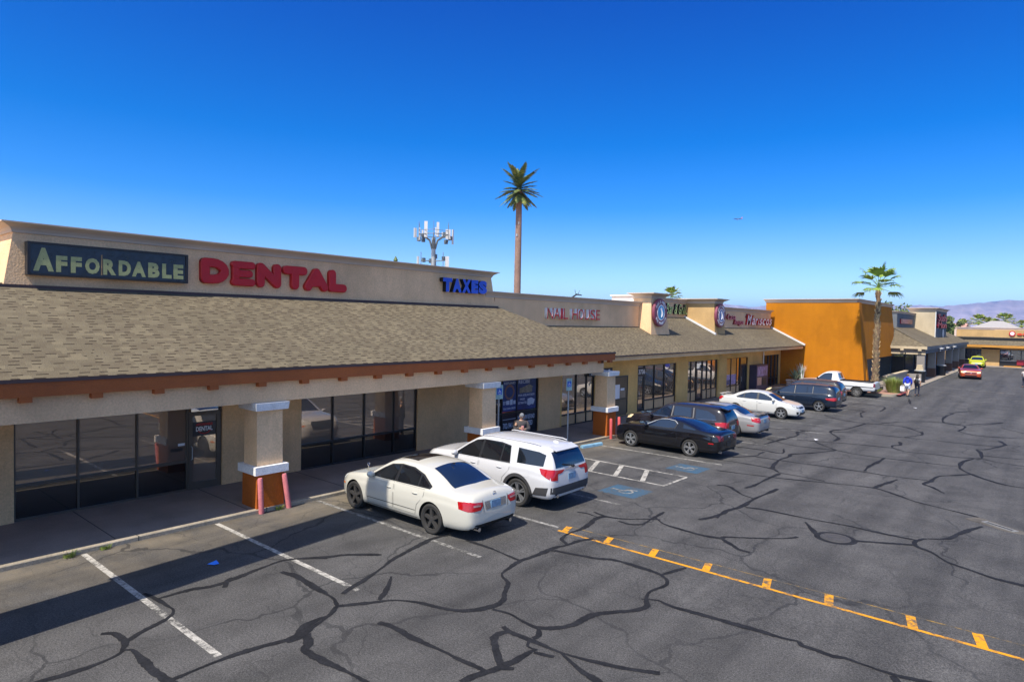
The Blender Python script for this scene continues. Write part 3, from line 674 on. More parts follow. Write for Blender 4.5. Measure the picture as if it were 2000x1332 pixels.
# sign parapets
m = MB(); m.frustum((-21.2, -18.94, 3.74, 21.27), (-21, -19.0, 4.0, 20.93), 5.2, 6.87); m.build('parapet', M['tan'], mall)
m = MB(); cornice(m, -21, -19.0, 4.0, 20.93, cove(6.86, 7.10)); m.build('cornice', M['cornice'], mall)
m = MB(); m.box(-21, -19, 21.2, 34.2, 4.3, 6.02); m.build('parapet', M['tan'], mall)
m = MB(); cornice(m, -21, -19, 20.6, 34.15, cove(6.0, 6.26, .2)); m.build('cornice', M['cornice'], mall)
m = MB(); m.frustum((-19.4, -18.1, 34.0, 36.45), (-19.4, -18.25, 34.15, 35.85), 4.0, 6.5); m.build('tower', M['tan'], mall)
m = MB(); cornice(m, -19.3, -18.25, 34.15, 35.85, cove(6.48, 6.80, .38)); m.build('cornice', M['cornice'], mall)
m = MB(); m.box(-22, -20.35, 39.0, 43.3, 4.8, 6.5); m.build('parapet', M['tan'], mall)
m = MB(); cornice(m, -22, -20.35, 39.0, 43.2, cove(6.48, 6.74, .2)); m.build('cornice', M['cornice'], mall)
m = MB(); m.frustum((-22, -18.1, 43.2, 45.1), (-22, -18.25, 43.3, 44.7), 4.0, 6.5); m.build('tower', M['far_wall'], mall)
m = MB(); cornice(m, -22, -18.25, 43.3, 44.7, cove(6.48, 6.82, .38)); m.build('cornice', M['cornice'], mall)
m = MB(); m.prism([(-18.0, 4.30), (-18.0, 4.42), (-20.35, 4.42 + .5 * 2.35), (-20.35, 4.30 + .5 * 2.35)], 'y', 43.04, 43.2); m.build('step_flashing', M['flash'], mall)
m = MB(); m.box(-21, -19, 45.0, 57.2, 4.3, 6.08); m.build('parapet', M['tan'], mall)
m = MB(); cornice(m, -21, -19, 45.0, 57.15, cove(6.06, 6.33, .22)); m.build('cornice', M['cornice'], mall)
m = MB(); m.box(-26, -24, 42.4, 45, 5.2, 7.02); m.box(-26.1, -23.9, 42.3, 45.1, 7.02, 7.12); m.box(-26.06, -23.94, 42.34, 45.06, 6.45, 6.5)
tag(m.build('rooftop_unit', M['flash']), 'white boxy rooftop unit behind the first round-signed tower', 'rooftop unit')
# pillars
def pillar(yc):
    b = gz(yc)
    p = MB(); p.frustum((-15.97, -15.262, yc - .36, yc + .36), (-15.93, -15.31, yc - .35, yc + .35), b - .3, 2.62); o = p.build('pillar', M['tan'], mall)
    p = MB(); p.frustum((-16.0, -15.245, yc - .375, yc + .375), (-15.99, -15.25, yc - .37, yc + .37), b - .3, .975); p.build('base', M['rust_stucco'], o)
    p = MB(); p.frustum((-16.08, -15.16, yc - .455, yc + .455), (-16.08, -15.16, yc - .455, yc + .455), .975, 1.18); p.build('band', M['cap'], o)
    p = MB(); p.frustum((-16.07, -15.17, yc - .44, yc + .44), (-16.09, -15.15, yc - .46, yc + .46), 2.60, 2.79); p.build('cap', M['cap'], o)
for yc in (.2, 8.53, 16.88, 25.1): pillar(yc)
# shop fronts
def shopfront(y0, y1, zt, mulls, rail, frame=None, kick=None, pane=None, door=None, zl=None):
    zb = gz((y0 + y1) / 2) + .1; fm = frame or M['frame_dark']; w = .045
    m = MB()
    xs = (XW - .17, XW - .06)
    m.box(*xs, y0, y0 + w, zb - .1, zt); m.box(*xs, y1 - w, y1, zb - .1, zt); m.box(*xs, y0 + w, y1 - w, zt - w, zt); m.box(*xs, y0 + w, y1 - w, zb - .1, zb + .05)
    for y in mulls: m.box(xs[0], xs[1] + .004, y - w / 2, y + w / 2, zb + .05, zt - w)
    cuts = [y0 + w] + [y for y in mulls] + [y1 - w]
    for a, b in zip(cuts[:-1], cuts[1:]):
        if door and door[0] - .1 < (a + b) / 2 < door[1] + .1: continue
        m.box(xs[0] + .01, xs[1] - .002, a, b, rail - .04, rail + .03)
    f = m.build('window', fm, mall)
    for a, b in zip(cuts[:-1], cuts[1:]):
        if door and door[0] - .1 < (a + b) / 2 < door[1] + .1: continue
        p = MB(); p.box(XW - .125, XW - .115, a, b, rail + .03, zt - w); p.build('pane', pane or M['glass'], f)
        k = MB(); k.box(XW - .13, XW - .112, a, b, zb + .05, rail - .04); k.build('kick_panel', kick or M['glass_kick'], f)
    if door:
        d0, d1 = door; m = MB(); x0, x1 = XW - .14, XW - .05; zd = 2.16 + zb
        m.box(x0, x1, d0, d0 + .10, zb, zd); m.box(x0, x1, d1 - .1, d1, zb, zd); m.box(x0, x1, d0 + .1, d1 - .1, zd - .1, zd); m.box(x0, x1, d0 + .1, d1 - .1, zb, zb + .2)
        d = m.build('door', fm, mall); m = MB(); m.box(XW - .10, XW - .09, d0 + .1, d1 - .1, zb + .2, zd - .1); m.build('pane', pane or M['glass'], d)
        m = MB(); m.tube([(XW - .05, d0 + .07, zb + .85), (XW + .02, d0 + .07, zb + .87), (XW + .02, d0 + .07, zb + 1.2), (XW - .05, d0 + .07, zb + 1.22)], .014, 6); m.build('handle', M['steel'], d)
        m = MB(); m.box(XW - .13, XW - .12, d0, d1, zd, zt - w); m.build('transom', M['glass_dark'], d)
    return f
shopfront(-1.2, 2.2, 2.5, [0, 1.1], .9)
shopfront(3.83, 8.68, 2.5, [5.13, 6.46, 7.73], .92, M['frame_door'], pane=M['glass_blind'], door=(7.76, 8.64))
shopfront(11.21, 16.09, 2.5, [12.43, 13.71, 15.01], .88, pane=M['glass_blind'])
w3 = shopfront(20.5, 23.5, 2.5, [21.0, 22.0], .92, pane=M['glass_dark'], kick=M['poster_blk'])
shopfront(25.33, 28.25, 2.5, [26.65, 27.58], .42, pane=M['glass'], kick=M['tan_dark'])
shopfront(32.71, 37.62, 2.56, [33.66, 34.86, 36.14], .50, pane=M['glass'], kick=M['tan_dark'], door=(32.8, 33.6))
w6 = shopfront(39.31, 44.15, 2.57, [39.93, 40.73, 41.74, 42.47, 43.25], .55, pane=M['glass'], kick=M['tan_dark'], door=(40.78, 41.7))
w7 = shopfront(45.77, 49.98, 2.57, [46.75, 47.85, 48.5], .5, pane=M['glass_dark'], kick=M['tan_dark'], door=(48.56, 49.9))
shopfront(53.15, 57.3, 2.57, [53.9, 54.8, 55.6, 56.5], .62, pane=M['glass_dark'])
m = MB(); m.box(XW - .02, XW + .02, 39.25, 44.2, 2.58, 2.62)
for i in range(14): m.ellipsoid((XW + .03, 44.2, 2.5 - i * .15), (.035, .035, .04), 6, 4)
m.build('light_trim', M['yellow_bulb'], w6)
for a, b, c in ((45.84, 46.7, 1.35), (46.8, 47.8, 1.35), (48.75, 49.85, 1.9)): m = MB(); m.box(XW - .11, XW - .10, a, b, c, 2.5); m.build('window_film', M['orange_film'], w7)
m = MB(); m.box(XW - .02, XW + .02, 45.7, 48.4, 2.58, 2.62); m.build('light_trim', M['yellow_bulb'], w7)
for (a, b, c, d, mt) in ((45.86, 46.68, .95, 1.33, 'lilac'), (46.82, 47.78, .6, 1.33, 'lilac'), (45.86, 46.68, .58, .93, 'poster')):
    m = MB(); m.box(XW - .11, XW - .098, a, b, c, d); o = m.build('window_poster', M[mt])
    tag(o, {(45.86, .95): 'small lilac poster above the blue one under orange window film', (46.82, .6): 'tall lilac poster in the orange filmed window beside a mullion', (45.86, .58): 'small blue poster at the bottom of the orange filmed window'}[(a, c)], 'poster')
k = wthing('poster_machine', 'dark vending machine covered in purple pictures between the orange window and the dark shopfront', 'vending machine', (XW + .35, 51.5, gz(51.5) + .1))
m = MB(); m.box(XW + .02, XW + .6, 50.25, 52.75, gz(51.5) + .1, 1.92); m.build('cabinet', pbr('dark_purple', (.05, .035, .065), .5, .2), k)
m = MB(); m.box(XW + .6, XW + .612, 50.4, 52.6, 1.05, 1.8); m.build('picture_panel', pbr('purple_picture', (.20, .16, .30), .4, .8, 3.), k)
m = MB(); m.box(XW + .6, XW + .612, 50.4, 51.3, .35, .95); m.build('picture_panel', pbr('peach_picture', (.50, .28, .20), .4, .4, 4.), k)
m = MB(); m.box(XW + .6, XW + .62, 51.5, 52.4, .3, .9); m.build('dispenser', M['blackm'], k)
m = MB(); m.tube([(XW + .12, 53.05, gz(53) + .1), (XW + .12, 53.05, 2.9)], .05, 10); tag(m.build('downpipe', M['cap']), 'pale downpipe between the vending machine and the dark shopfront', 'pipe')
nb = wthing('notice_board', 'brown framed notice board with white papers on the yellow-lit wall behind the last pillar', 'notice board', (XW, 30.8, 1.0))
m = MB(); m.box(XW + .0, XW + .05, 29.2, 31.55, 2.02, 2.09); m.box(XW, XW + .05, 31.49, 31.55, .0, 2.02); m.box(XW, XW + .05, 29.2, 29.26, 0, 2.02); m.box(XW, XW + .045, 29.26, 31.49, .78, .83); m.build('frame', M['frame_dark'], nb)
m = MB(); m.box(XW, XW + .02, 29.26, 31.49, -.1, 2.02); m.build('backing', pbr('brown_board', (.16, .11, .06), .8), nb)
for (a, b, c, d) in ((29.5, 30.7, .85, 1.62), (30.72, 31.3, .88, 1.25), (30.8, 31.2, 1.27, 1.4)): m = MB(); m.box(XW + .02, XW + .03, a, b, c, d); m.build('paper', M['sign_white'] if d > 1.3 else pbr('kraft_paper', (.30, .22, .14), .8), nb)
def plaque(y0, y1, z0, z1, txt, label, x=XW):
    p = wthing('address_plate', label, 'address sign', (x, (y0 + y1) / 2, z0))
    m = MB(); m.box(x + .0, x + .03, y0, y1, z0, z1); m.build('plate', M['sign_black'], p)
    lettering('number', txt, ((y1 - y0) * .82, (z1 - z0) * .62), .01, M['sign_white'], FACE_X, (x + .03, y0 + (y1 - y0) * .09, z0 + (z1 - z0) * .19), p, .02)
plaque(27.6, 29.9, 2.2, 2.58, '3734', 'black address plate reading 3734 on the yellow-lit wall above the last pillar', XW)
plaque(32.74, 33.66, 1.98, 2.42, '3736', 'black address plate reading 3736 at the top of the shop door', XW - .05)

# ---- mustard block
ob = wthing('orange_building', 'tall mustard orange stucco block with flared fins behind the white pickup', 'building', (-14, 60, 0))
m = MB(); m.prism([(-19.6, -.4), (-11.56, -.4), (-12.22, 7.05), (-19.6, 7.05)], 'y', 57.72, 58.6); m.build('side_wall', M['orange'], ob)
m = MB(); m.prism([(58.6, 7.05), (58.6, -.4), (59.6, -.4), (60.6, 2.35), (71.6, 2.35), (73.0, 4.8), (72.3, 7.05)], 'x', -19.58, -12.45); m.v = [(p[0] + (.03 + (7.05 - p[2]) * .066 if p[0] > -15 else 0), p[1], p[2]) for p in m.v]; m.build('front_wall', M['orange'], ob)
m = MB(); m.prism([(-12.4, -.3), (-11.58, -.3), (-12.30, 6.2), (-12.4, 6.2)], 'y', 59.15, 59.6); m.build('fin', M['orange'], ob)
m = MB(); cornice(m, -19.6, -12.42, 57.72, 72.3, cove(7.04, 7.34, .2)); m.build('cornice', M['cornice'], ob)
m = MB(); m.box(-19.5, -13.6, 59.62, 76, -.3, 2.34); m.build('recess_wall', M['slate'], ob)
m = MB(); m.box(-12.44, -12.3, 67.2, 67.5, 3.35, 3.6); m.box(-12.42, -12.2, 67.28, 67.42, 3.6, 3.66); m.build('wall_lamp', M['blackm'], ob)
# ---- grey arcade building
ga = wthing('arcade_building', 'grey shop building with hipped shingle roof, arcade of square pillars and a beige sign tower', 'building', (-12, 90, 0))
EA, ZA = -9.15, 3.36; TA = -12.7; za = ZA + .5 * (EA - TA)
roof_slab('roof', [[(EA, 71.0, ZA), (EA, 108.2, ZA), (TA, 108.2, za), (TA, 74.55, za)], [(-12.44, 71.0, ZA), (EA, 71.0, ZA), (TA, 74.55, za), (-12.46, 74.55, za - .1)]], ga)
m = MB(); m.box(-9.3, EA, 71.0, 108.2, 3.02, ZA - .01); m.box(-10.1, -9.3, 71.4, 108, 2.68, 3.2); m.build('beam', M['slate'], ga)
m = MB(); m.box(-12.4, EA - .01, 70.98, 71.1, 3.1, ZA - .012); m.box(-12.4, -11.0, 71.2, 71.3, 2.58, 2.72); m.box(-10.9, -9.3, 71.2, 71.3, 2.58, 2.72)
for x in (-11.2, -9.75): m.box(x - .14, x + .14, 70.97, 71.15, 2.92, 3.1)
m.build('fascia', M['cream'], ga)
m = MB(); m.box(-12.4, -9.3, 71.3, 71.5, 2.72, 3.1); m.build('gable_panel', M['grey_st'], ga)
m = MB(); m.box(-19, -12.75, 74.6, 108.2, -.3, 5.0); m.box(-13.5, -12.7, 77.0, 88.2, 4.6, 6.62); m.build('wall', M['slate'], ga)
m = MB(); cornice(m, -13.6, -12.7, 77.0, 88.4, cove(6.6, 6.82, .18)); m.build('cornice', M['cornice'], ga)
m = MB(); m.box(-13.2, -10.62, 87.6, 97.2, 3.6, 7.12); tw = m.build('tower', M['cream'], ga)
m = MB(); m.box(-10.62, -10.6, 87.75, 97.2, 3.7, 7.12); m.build('shaded_face', M['slate'], tw)  # slate panel paints the shade on the tower's lane side
m = MB(); cornice(m, -13.2, -10.62, 87.6, 97.2, cove(7.1, 7.45, .3)); m.build('cornice', M['cornice'], ga)
m = MB(); m.box(-10.72, -10.5, 87.5, 87.8, 3.75, 3.95); m.box(-10.63, -10.55, 87.55, 87.62, 3.95, 7.0); m.build('tower_trim', M['flash'], ga)
for i in range(6):
    yc = 71.6 + i * 6.9
    p = MB(); p.box(-10.0, -9.36, yc - .32, yc + .32, .0, 2.7); o = p.build('pillar', M['grey_st'], ga)
    p = MB(); p.box(-10.04, -9.32, yc - .36, yc + .36, -.1, 1.0); p.build('base', M['brown_base'], o)
for i in range(5):
    m = MB(); y0 = 76 + i * 6.4; m.box(-12.74, -12.66, y0, y0 + 5.4, .15, 2.6); f = m.build('window', M['frame_dark'], ga)
    m = MB(); m.box(-12.66, -12.64, y0 + .12, y0 + 5.28, .6, 2.45); m.build('pane', pbr('blue_dark_pane', (.015, .03, .055), .15, .3, 1., spec=.8), f)
m = MB(); m.box(-12.6, -11.5, 74.2, 74.35, .1, 2.2); m.build('door', M['frame_dark'], ga)
for y in (79.5, 84.5, 90.5):
    m = MB(); m.box(-9.16, -8.9, y, y + 1.4, 2.98, 3.06); m.box(-9.16, -9.08, y + .3, y + .36, 2.7, 2.98); m.build('light_bar', M['flash'], ga)
o2 = wthing('orange_block', 'second mustard orange block beyond the beige sign tower', 'building', (-13, 112, 0))
m = MB(); m.prism([(104.5, 4.0), (109.2, 3.6), (109.0, 6.95), (104.8, 6.95)], 'x', -20, -12.1); m.build('wall', M['orange'], o2)
for y in (103.4, 99.5): m = MB(); m.prism([(-13.2, .05), (-11.0, .05), (-12.4, 3.6), (-13.2, 3.6)], 'y', y, y + .85); m.build('fin', M['orange'], o2)
m = MB(); cornice(m, -20, -12.1, 104.7, 109.1, cove(6.94, 7.2, .2)); m.build('cornice', M['cornice'], o2)
# ---- far cross building
fb = wthing('far_shop_building', 'pale yellow shop building with shingle roof closing off the far end of the lot', 'building', (-5, 112, 0))
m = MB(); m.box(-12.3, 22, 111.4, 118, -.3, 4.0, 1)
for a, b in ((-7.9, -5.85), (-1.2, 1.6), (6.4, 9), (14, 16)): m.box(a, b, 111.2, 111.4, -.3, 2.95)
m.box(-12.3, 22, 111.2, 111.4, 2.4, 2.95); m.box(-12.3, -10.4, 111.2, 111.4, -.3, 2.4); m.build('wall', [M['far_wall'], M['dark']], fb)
roof_slab('roof', [[(-10.2, 109.9, 3.0), (22, 109.9, 3.0), (22, 112.6, 4.1), (-12.0, 112.6, 4.1)], [(-12.0, 112.6, 4.1), (-12.0, 109.9, 3.0), (-10.2, 109.9, 3.0)]], fb)
m = MB(); m.box(-9.7, 22, 109.86, 109.96, 2.66, 2.98); m.box(-11.2, -9.7, 109.7, 109.84, 2.72, 2.96); m.build('fascia', M['orange_trim'], fb)
m = MB(); m.box(-9.7, 22, 109.98, 111.2, 2.96, 3.0); m.build('soffit', M['far_wall'], fb)
m = MB(); m.box(-11.0, -6.6, 112.6, 113.4, 3.9, 5.12); m.box(-6.6, 22, 112.5, 113.4, 3.9, 5.12); m.build('parapet', M['far_wall'], fb)
m = MB(); cornice(m, -11.1, 22, 112.6, 113.4, cove(5.1, 5.4, .14)); m.box(-11.25, -11.0, 112.3, 113.5, 3.9, 5.1); m.build('cornice', M['pink_trim'], fb)
for x0, x1 in ((-10.3, -7.95), (-5.8, -1.25), (1.7, 6.3), (9.1, 13.9)):
    m = MB(); m.box(x0, x1, 111.3, 111.36, .05, 2.4); f = m.build('window', M['frame_dark'], fb)
    m = MB(); n = 4; [m.box(x0 + .06 + i * (x1 - x0) / n, x0 - .04 + (i + 1) * (x1 - x0) / n, 111.28, 111.30, .95, 2.3) for i in range(n)]; m.build('pane', M['glass_dark'], f)
    m = MB(); m.box(x0 + .03, x1 - .03, 111.26, 111.3, .84, .92); m.build('sill', M['steel'], f)
m = MB(); m.box(-5.3, -3.4, 109.6, 110.9, .1, .2); structure(m.build('entrance_slab', M['orange_trim']))
m = MB(); m.box(-3.95, -3.2, 111.1, 111.13, .35, 1.05); tag(m.build('door_poster', M['sign_redd']), 'red square poster on the dark shop window of the far building', 'poster')
# houses beyond
h = wthing('grey_roofed_house', 'house with pale grey hipped roof showing above the far shop parapet', 'house', (-9, 178, 0))
m = MB(); m.box(-14.5, -5.5, 172, 184, -.3, 5.3); m.build('wall', M['pink_trim'], h)
m = MB(); m.add([(-15, 171, 5.2), (-5, 171, 5.2), (-5, 185, 5.2), (-15, 185, 5.2), (-11, 176, 7.1), (-9, 176, 7.1), (-9, 180, 7.1), (-11, 180, 7.1)], [(0, 1, 5, 4), (1, 2, 6, 5), (2, 3, 7, 6), (3, 0, 4, 7), (4, 5, 6, 7)]); m.build('roof', pbr('grey_roof_tile', (.30, .28, .27), .9, .1, 3), h)
for i, (x0, x1, y, lab) in enumerate(((-22, -15.6, 176, 'low house with pink tiled roof left of the grey roofed house'), (-4.4, 16, 180, 'low house with pink tiled roof right of the grey roofed house'))):
    h = wthing('pink_roofed_house', lab, 'house', ((x0 + x1) / 2, y, 0))
    m = MB(); m.box(x0 + .4, x1 - .4, y, y + 9, -.3, 5.2); m.build('wall', M['brown_base'], h)
    m = MB(); m.prism([(y - .6, 5.2), (y + 9.6, 5.2), (y + 4.5, 6.5)], 'x', x0, x1); m.build('roof', pbr('pink_roof_tile', (.40, .22, .17), .9, .15, 2), h)
# ------------------------------------------------------------------ signs
XP = -18.97
af = wthing('cabinet_sign', 'weathered black cabinet sign with faded olive capital letters', 'shop sign', (XP, 6.0, 5.9))
m = MB(); m.box(XP - .04, XP + .20, 4.22, 7.93, 5.86, 6.66); m.build('cabinet', M['sign_cab'], af)
m = MB(); [m.box(XP + .20, XP + .235, *q) for q in ((4.22, 7.93, 5.86, 5.905), (4.22, 7.93, 6.615, 6.66), (4.22, 4.28, 5.905, 6.615), (7.87, 7.93, 5.905, 6.615))]; m.build('frame', M['blackm'], af)
m = MB(); m.box(XP + .20, XP + .204, 4.28, 7.87, 5.905, 6.615); m.build('face', pbr('faded_sign_face', (.014, .020, .032), .25, .5, 6), af)
for c, y, w, h in zip('AFFORDABLE', (4.335, 4.80, 5.11, 5.42, 5.82, 6.18, 6.495, 6.895, 7.25, 7.545), (.42, .235, .235, .32, .30, .29, .34, .285, .245, .265), [.56] + [.40] * 9): lettering('letter', c, (w, h), .008, M['sign_olive'], FACE_X, (XP + .206, y, 5.965), af, .055)
m = MB(); m.box(XP + .205, XP + .216, 5.775, 5.80, 5.95, 6.47); m.build('rust_streak', pbr('rust_streak', (.30, .19, .09), .8, .4, 9), af)
dn = wthing('channel_letter_sign', 'red rounded plastic channel letters on the high parapet beside the black cabinet sign', 'shop sign', (XP, 10.8, 5.9))
def stroke(name, strokes, r, depth, x, mats, parent, y0, y1, z0, z1):
    """flat faced letter with rounded stroke ends drawn in a unit box, fitted to y0..y1, z0..z1"""
    b = MB()
    for si, st in enumerate(strokes):
        P = [Vector((y0 + r + u * (y1 - y0 - 2 * r), z0 + r + v * (z1 - z0 - 2 * r))) for u, v in st]
        L_, R_ = [], []
        for i, p in enumerate(P):
            t = (P[min(i + 1, len(P) - 1)] - P[max(i - 1, 0)]).normalized(); n = Vector((-t.y, t.x)); L_.append(p + n * r); R_.append(p - n * r)
        def capv(c, t): a0 = math.atan2(t.y, t.x); return [c + Vector((math.cos(a0 + a), math.sin(a0 + a))) * r for a in [math.pi / 2 - math.pi * k / 8 for k in range(1, 8)]]
        poly = L_ + capv(P[-1], (P[-1] - P[-2]).normalized()) + R_[::-1] + capv(P[0], (P[0] - P[1]).normalized())
        inn = [(q.x, q.y) for q in poly]; n = len(inn); f = depth + .16 * .02 * si; c = sum((q for q in P), Vector((0, 0))) / len(P)
        core = L_ + R_[::-1]
        ch = []                                   # small chamfer round the face
        cents = L_ and [P[i] for i in range(len(P))] + [P[-1]] * 7 + P[::-1] + [P[0]] * 7
        for q, m_ in zip(poly, cents): ch.append(m_ + (q - m_) * (1 - .018 / r))
        vs = [(x, u, v) for u, v in inn] + [(x + f - .02, u, v) for u, v in inn] + [(x + f, q.x, q.y) for q in ch]
        fs = [(i, (i + 1) % n, n + (i + 1) % n, n + i) for i in range(n)] + [(n + i, n + (i + 1) % n, 2 * n + (i + 1) % n, 2 * n + i) for i in range(n)] + [tuple(range(2 * n, 3 * n))]
        b.add(vs, fs)
    return b.build(name, mats, parent)
arc = lambda cx, cy, rx, ry, a, e, n=9: [(cx + rx * math.cos(R(a + (e - a) * i / n)), cy + ry * math.sin(R(a + (e - a) * i / n))) for i in range(n + 1)]
LET = {'D': [[(.05, 0), (.05, 1)], [(.05, 1), (.4, 1)] + arc(.42, .5, .58, .5, 90, -90) + [(.05, 0)]], 'E': [[(.06, 0), (.06, 1)], [(.0, 1), (1, 1)], [(.05, .5), (.85, .5)], [(.0, 0), (1, 0)]],
       'N': [[(.05, 0), (.05, 1)], [(.05, 1), (.95, 0)], [(.95, 0), (.95, 1)]], 'T': [[(0, 1), (1, 1)], [(.5, 1), (.5, 0)]], 'A': [[(0, 0), (.5, 1)], [(.5, 1), (1, 0)], [(.22, .3), (.78, .3)]], 'L': [[(.05, 1), (.05, 0)], [(.0, 0), (1, 0)]]}
for c, y0, y1, z0, z1 in (('D', 8.30, 9.16, 5.90, 6.64), ('E', 9.23, 9.98, 5.88, 6.62), ('N', 10.0, 10.87, 5.87, 6.63), ('T', 10.9, 11.78, 5.86, 6.61), ('A', 11.68, 12.57, 5.84, 6.60), ('L', 12.58, 13.32, 5.85, 6.60)):
    stroke('letter', LET[c], {'E': .112, 'D': .13, 'N': .132}.get(c, .138), .15, XP, M['sign_red'], dn, y0, y1, z0, z1)
tx = wthing('channel_letter_sign', 'bold blue channel letters at the far end of the high parapet', 'shop sign', (XP, 19, 6.1))
word(tx, 'TAXES', (2.6, .56), .2, [M['sign_blue'], M['sign_black']], FACE_X, (XP, 17.83, 6.11), .075, .07)
nh = wthing('channel_letter_sign', 'thin red and silver channel letters on the low parapet left of the round signs', 'shop sign', (XP - .03, 27, 5.1))
word(nh, 'NAIL', (1.75, .53), .16, [M['sign_red'], M['sign_white']], FACE_X, (XP - .03, 24.85, 5.13), .0, .12)
word(nh, 'HOUSE', (2.62, .53), .16, [M['sign_red'], M['sign_white']], FACE_X, (XP - .03, 26.95, 5.13), .0, .12)
def disc(y, z, label, ringm, cen):
    d = wthing('round_sign', label, 'shop sign', (-17.95, y, z))
    for q, mt, r0, x in (('disc', ringm, .80, 0), ):
        m = MB(); m.lathe([(0, -.16), (r0, -.16), (r0 + .03, -.1), (r0 + .03, .0), (r0, .03), (0, .03)], 'x', (-17.98, y, z), 40); m.build(q, mt, d)
    m = MB(); m.lathe([(.40, .032), (.47, .032), (.47, .045), (.40, .045), (.40, .032)], 'x', (-17.98, y, z), 32); m.build('ring', M['sign_white'], d)
    m = MB(); m.lathe([(0, .04), (.40, .04)], 'x', (-17.98, y, z), 32); m.build('centre', cen, d)
    m = MB(); m.tube([(-17.93, y - .05 + .14 * math.sin(t * 2.6), z + .22 - .5 * t) for t in [i / 8 for i in range(9)]], [.02 + .05 * math.sin(math.pi * i / 8) for i in range(9)], 6); m.ellipsoid((-17.94, y + .02, z + .22), (.02, .15, .10)); m.build('fish_shape', M['sign_white'], d)
    for txt, a0, da in (('CASA D AMIGOS', 150, -10), ('BAR MARISCOS', 214, 10.5)):
        for i, c in enumerate(txt):
            if c == ' ': continue
            a = R(a0 + da * i); up = 1 if da < 0 else -1
            rot = Matrix.Rotation((a - math.pi / 2) if up > 0 else (a + math.pi / 2), 4, 'Z')
            cy, cz = y + .635 * math.cos(a), z + .635 * math.sin(a)
            bas = FACE_X @ rot; off = (bas @ Vector((-.055, -.08, 0, 0))).to_3d()
            lettering('letter', c, (.11, .16), .008, M['sign_white'], bas, Vector((-17.948, cy, cz)) + off, d, .01)
disc(34.85, 5.65, 'round maroon sign with aqua centre on the tower left of the green lettering', M['sign_maroon'], M['sign_aqua'])
disc(43.85, 5.65, 'round maroon sign with blue centre on the tower right of the green lettering', M['sign_maroon'], pbr('blue_disc', (.05, .14, .36), .4, .4, 2.5))
bg_ = wthing('channel_letter_sign', 'green and white script letters between the two sign towers', 'shop sign', (-20.3, 40, 5.7))
word(bg_, 'Bar & Grill.', (3.2, .72), .14, [M['sign_green'], M['sign_black']], FACE_X, (-20.33, 39.95, 5.68), .0, .04, .35)
cs = wthing('channel_letter_sign', 'small pink script letters beside the second round sign', 'shop sign', (XP, 48.5, 5.0))
word(cs, 'Casa', (1.6, .42), .14, [M['sign_pinkish'], M['sign_redd']], FACE_X, (XP - .03, 47.3, 5.42), .0, .06, .3)
word(cs, 'Amigos', (2.0, .42), .14, [M['sign_pinkish'], M['sign_redd']], FACE_X, (XP - .03, 48.6, 5.06), .0, .06, .3)
ms = wthing('channel_letter_sign', 'large red and white script letters on the tan parapet next to the orange block', 'shop sign', (XP, 54, 5.0))
word(ms, 'Mariscos', (5.9, .78), .16, [M['sign_white'], M['sign_red']], FACE_X, (XP - .03, 51.2, 5.05), .012, .05, .35)
word(ms, 'Mar', (1.7, .3), .14, [M['sign_red'], M['sign_redd']], FACE_X, (XP - .03, 51.2, 5.62), .0, .05, .35)
# small far signs
rs = wthing('cabinet_sign', 'small dark red cabinet sign on the slate parapet of the arcade building', 'shop sign', (-12.7, 82, 5.5))
m = MB(); m.box(-12.72, -12.58, 78.6, 85.6, 5.52, 6.04); m.build('cabinet', M['sign_redd'], rs)
for i, (a, b) in enumerate(((79.2, 84.8), (79.6, 84.2), (80.6, 83.4))): 
    n_ = int((b - a) / .36); m = MB(); m.prism([(a + k * .36, 5.92 - i * .15 + (.0 if k % 2 else .03)) for k in range(n_ + 1)] + [(a + k * .36, 5.98 - i * .15 - (.0 if k % 3 else .025)) for k in range(n_, -1, -1)], 'x', -12.58, -12.57); m.build('text_row', M['sign_pinkish'], rs)
su = wthing('channel_letter_sign', 'two rows of dark red letters on the face of the beige sign tower', 'shop sign', (-10.6, 92, 5.3))
word(su, 'Sushi', (7.6, .85), .16, [M['sign_red'], M['sign_redd']], FACE_X, (-10.58, 88.5, 5.95), .02, .05)
word(su, 'Mon', (7.6, .75), .16, [M['sign_red'], M['sign_redd']], FACE_X, (-10.58, 88.5, 5.15), .02, .05)
m = MB(); m.lathe([(0, .02), (.55, .02), (.55, .08), (0, .08)], 'x', (-10.6, 94, 4.5), 20); m.v = [p for p in m.v]; m.build('bowl', M['flash'], su)
ed = wthing('channel_letter_sign', 'red letters beside a round badge on the far pale yellow parapet', 'shop sign', (-3.5, 112.4, 4.5))
m = MB(); m.lathe([(0, 0), (.36, 0), (.36, -.12), (0, -.12)], 'y', (-4.62, 112.48, 4.62), 24); m.build('badge', M['sign_red'], ed); m = MB(); m.lathe([(0, -.125), (.24, -.125)], 'y', (-4.62, 112.48, 4.62), 24); m.build('badge_centre', M['sign_white'], ed)
word(ed, 'edible', (3.0, .46), .14, [pbr('orange_red_acrylic', (.62, .06, .015), .4, 0), M['sign_redd']], FACE_NY, (-4.1, 112.49, 4.38), .03, .06)
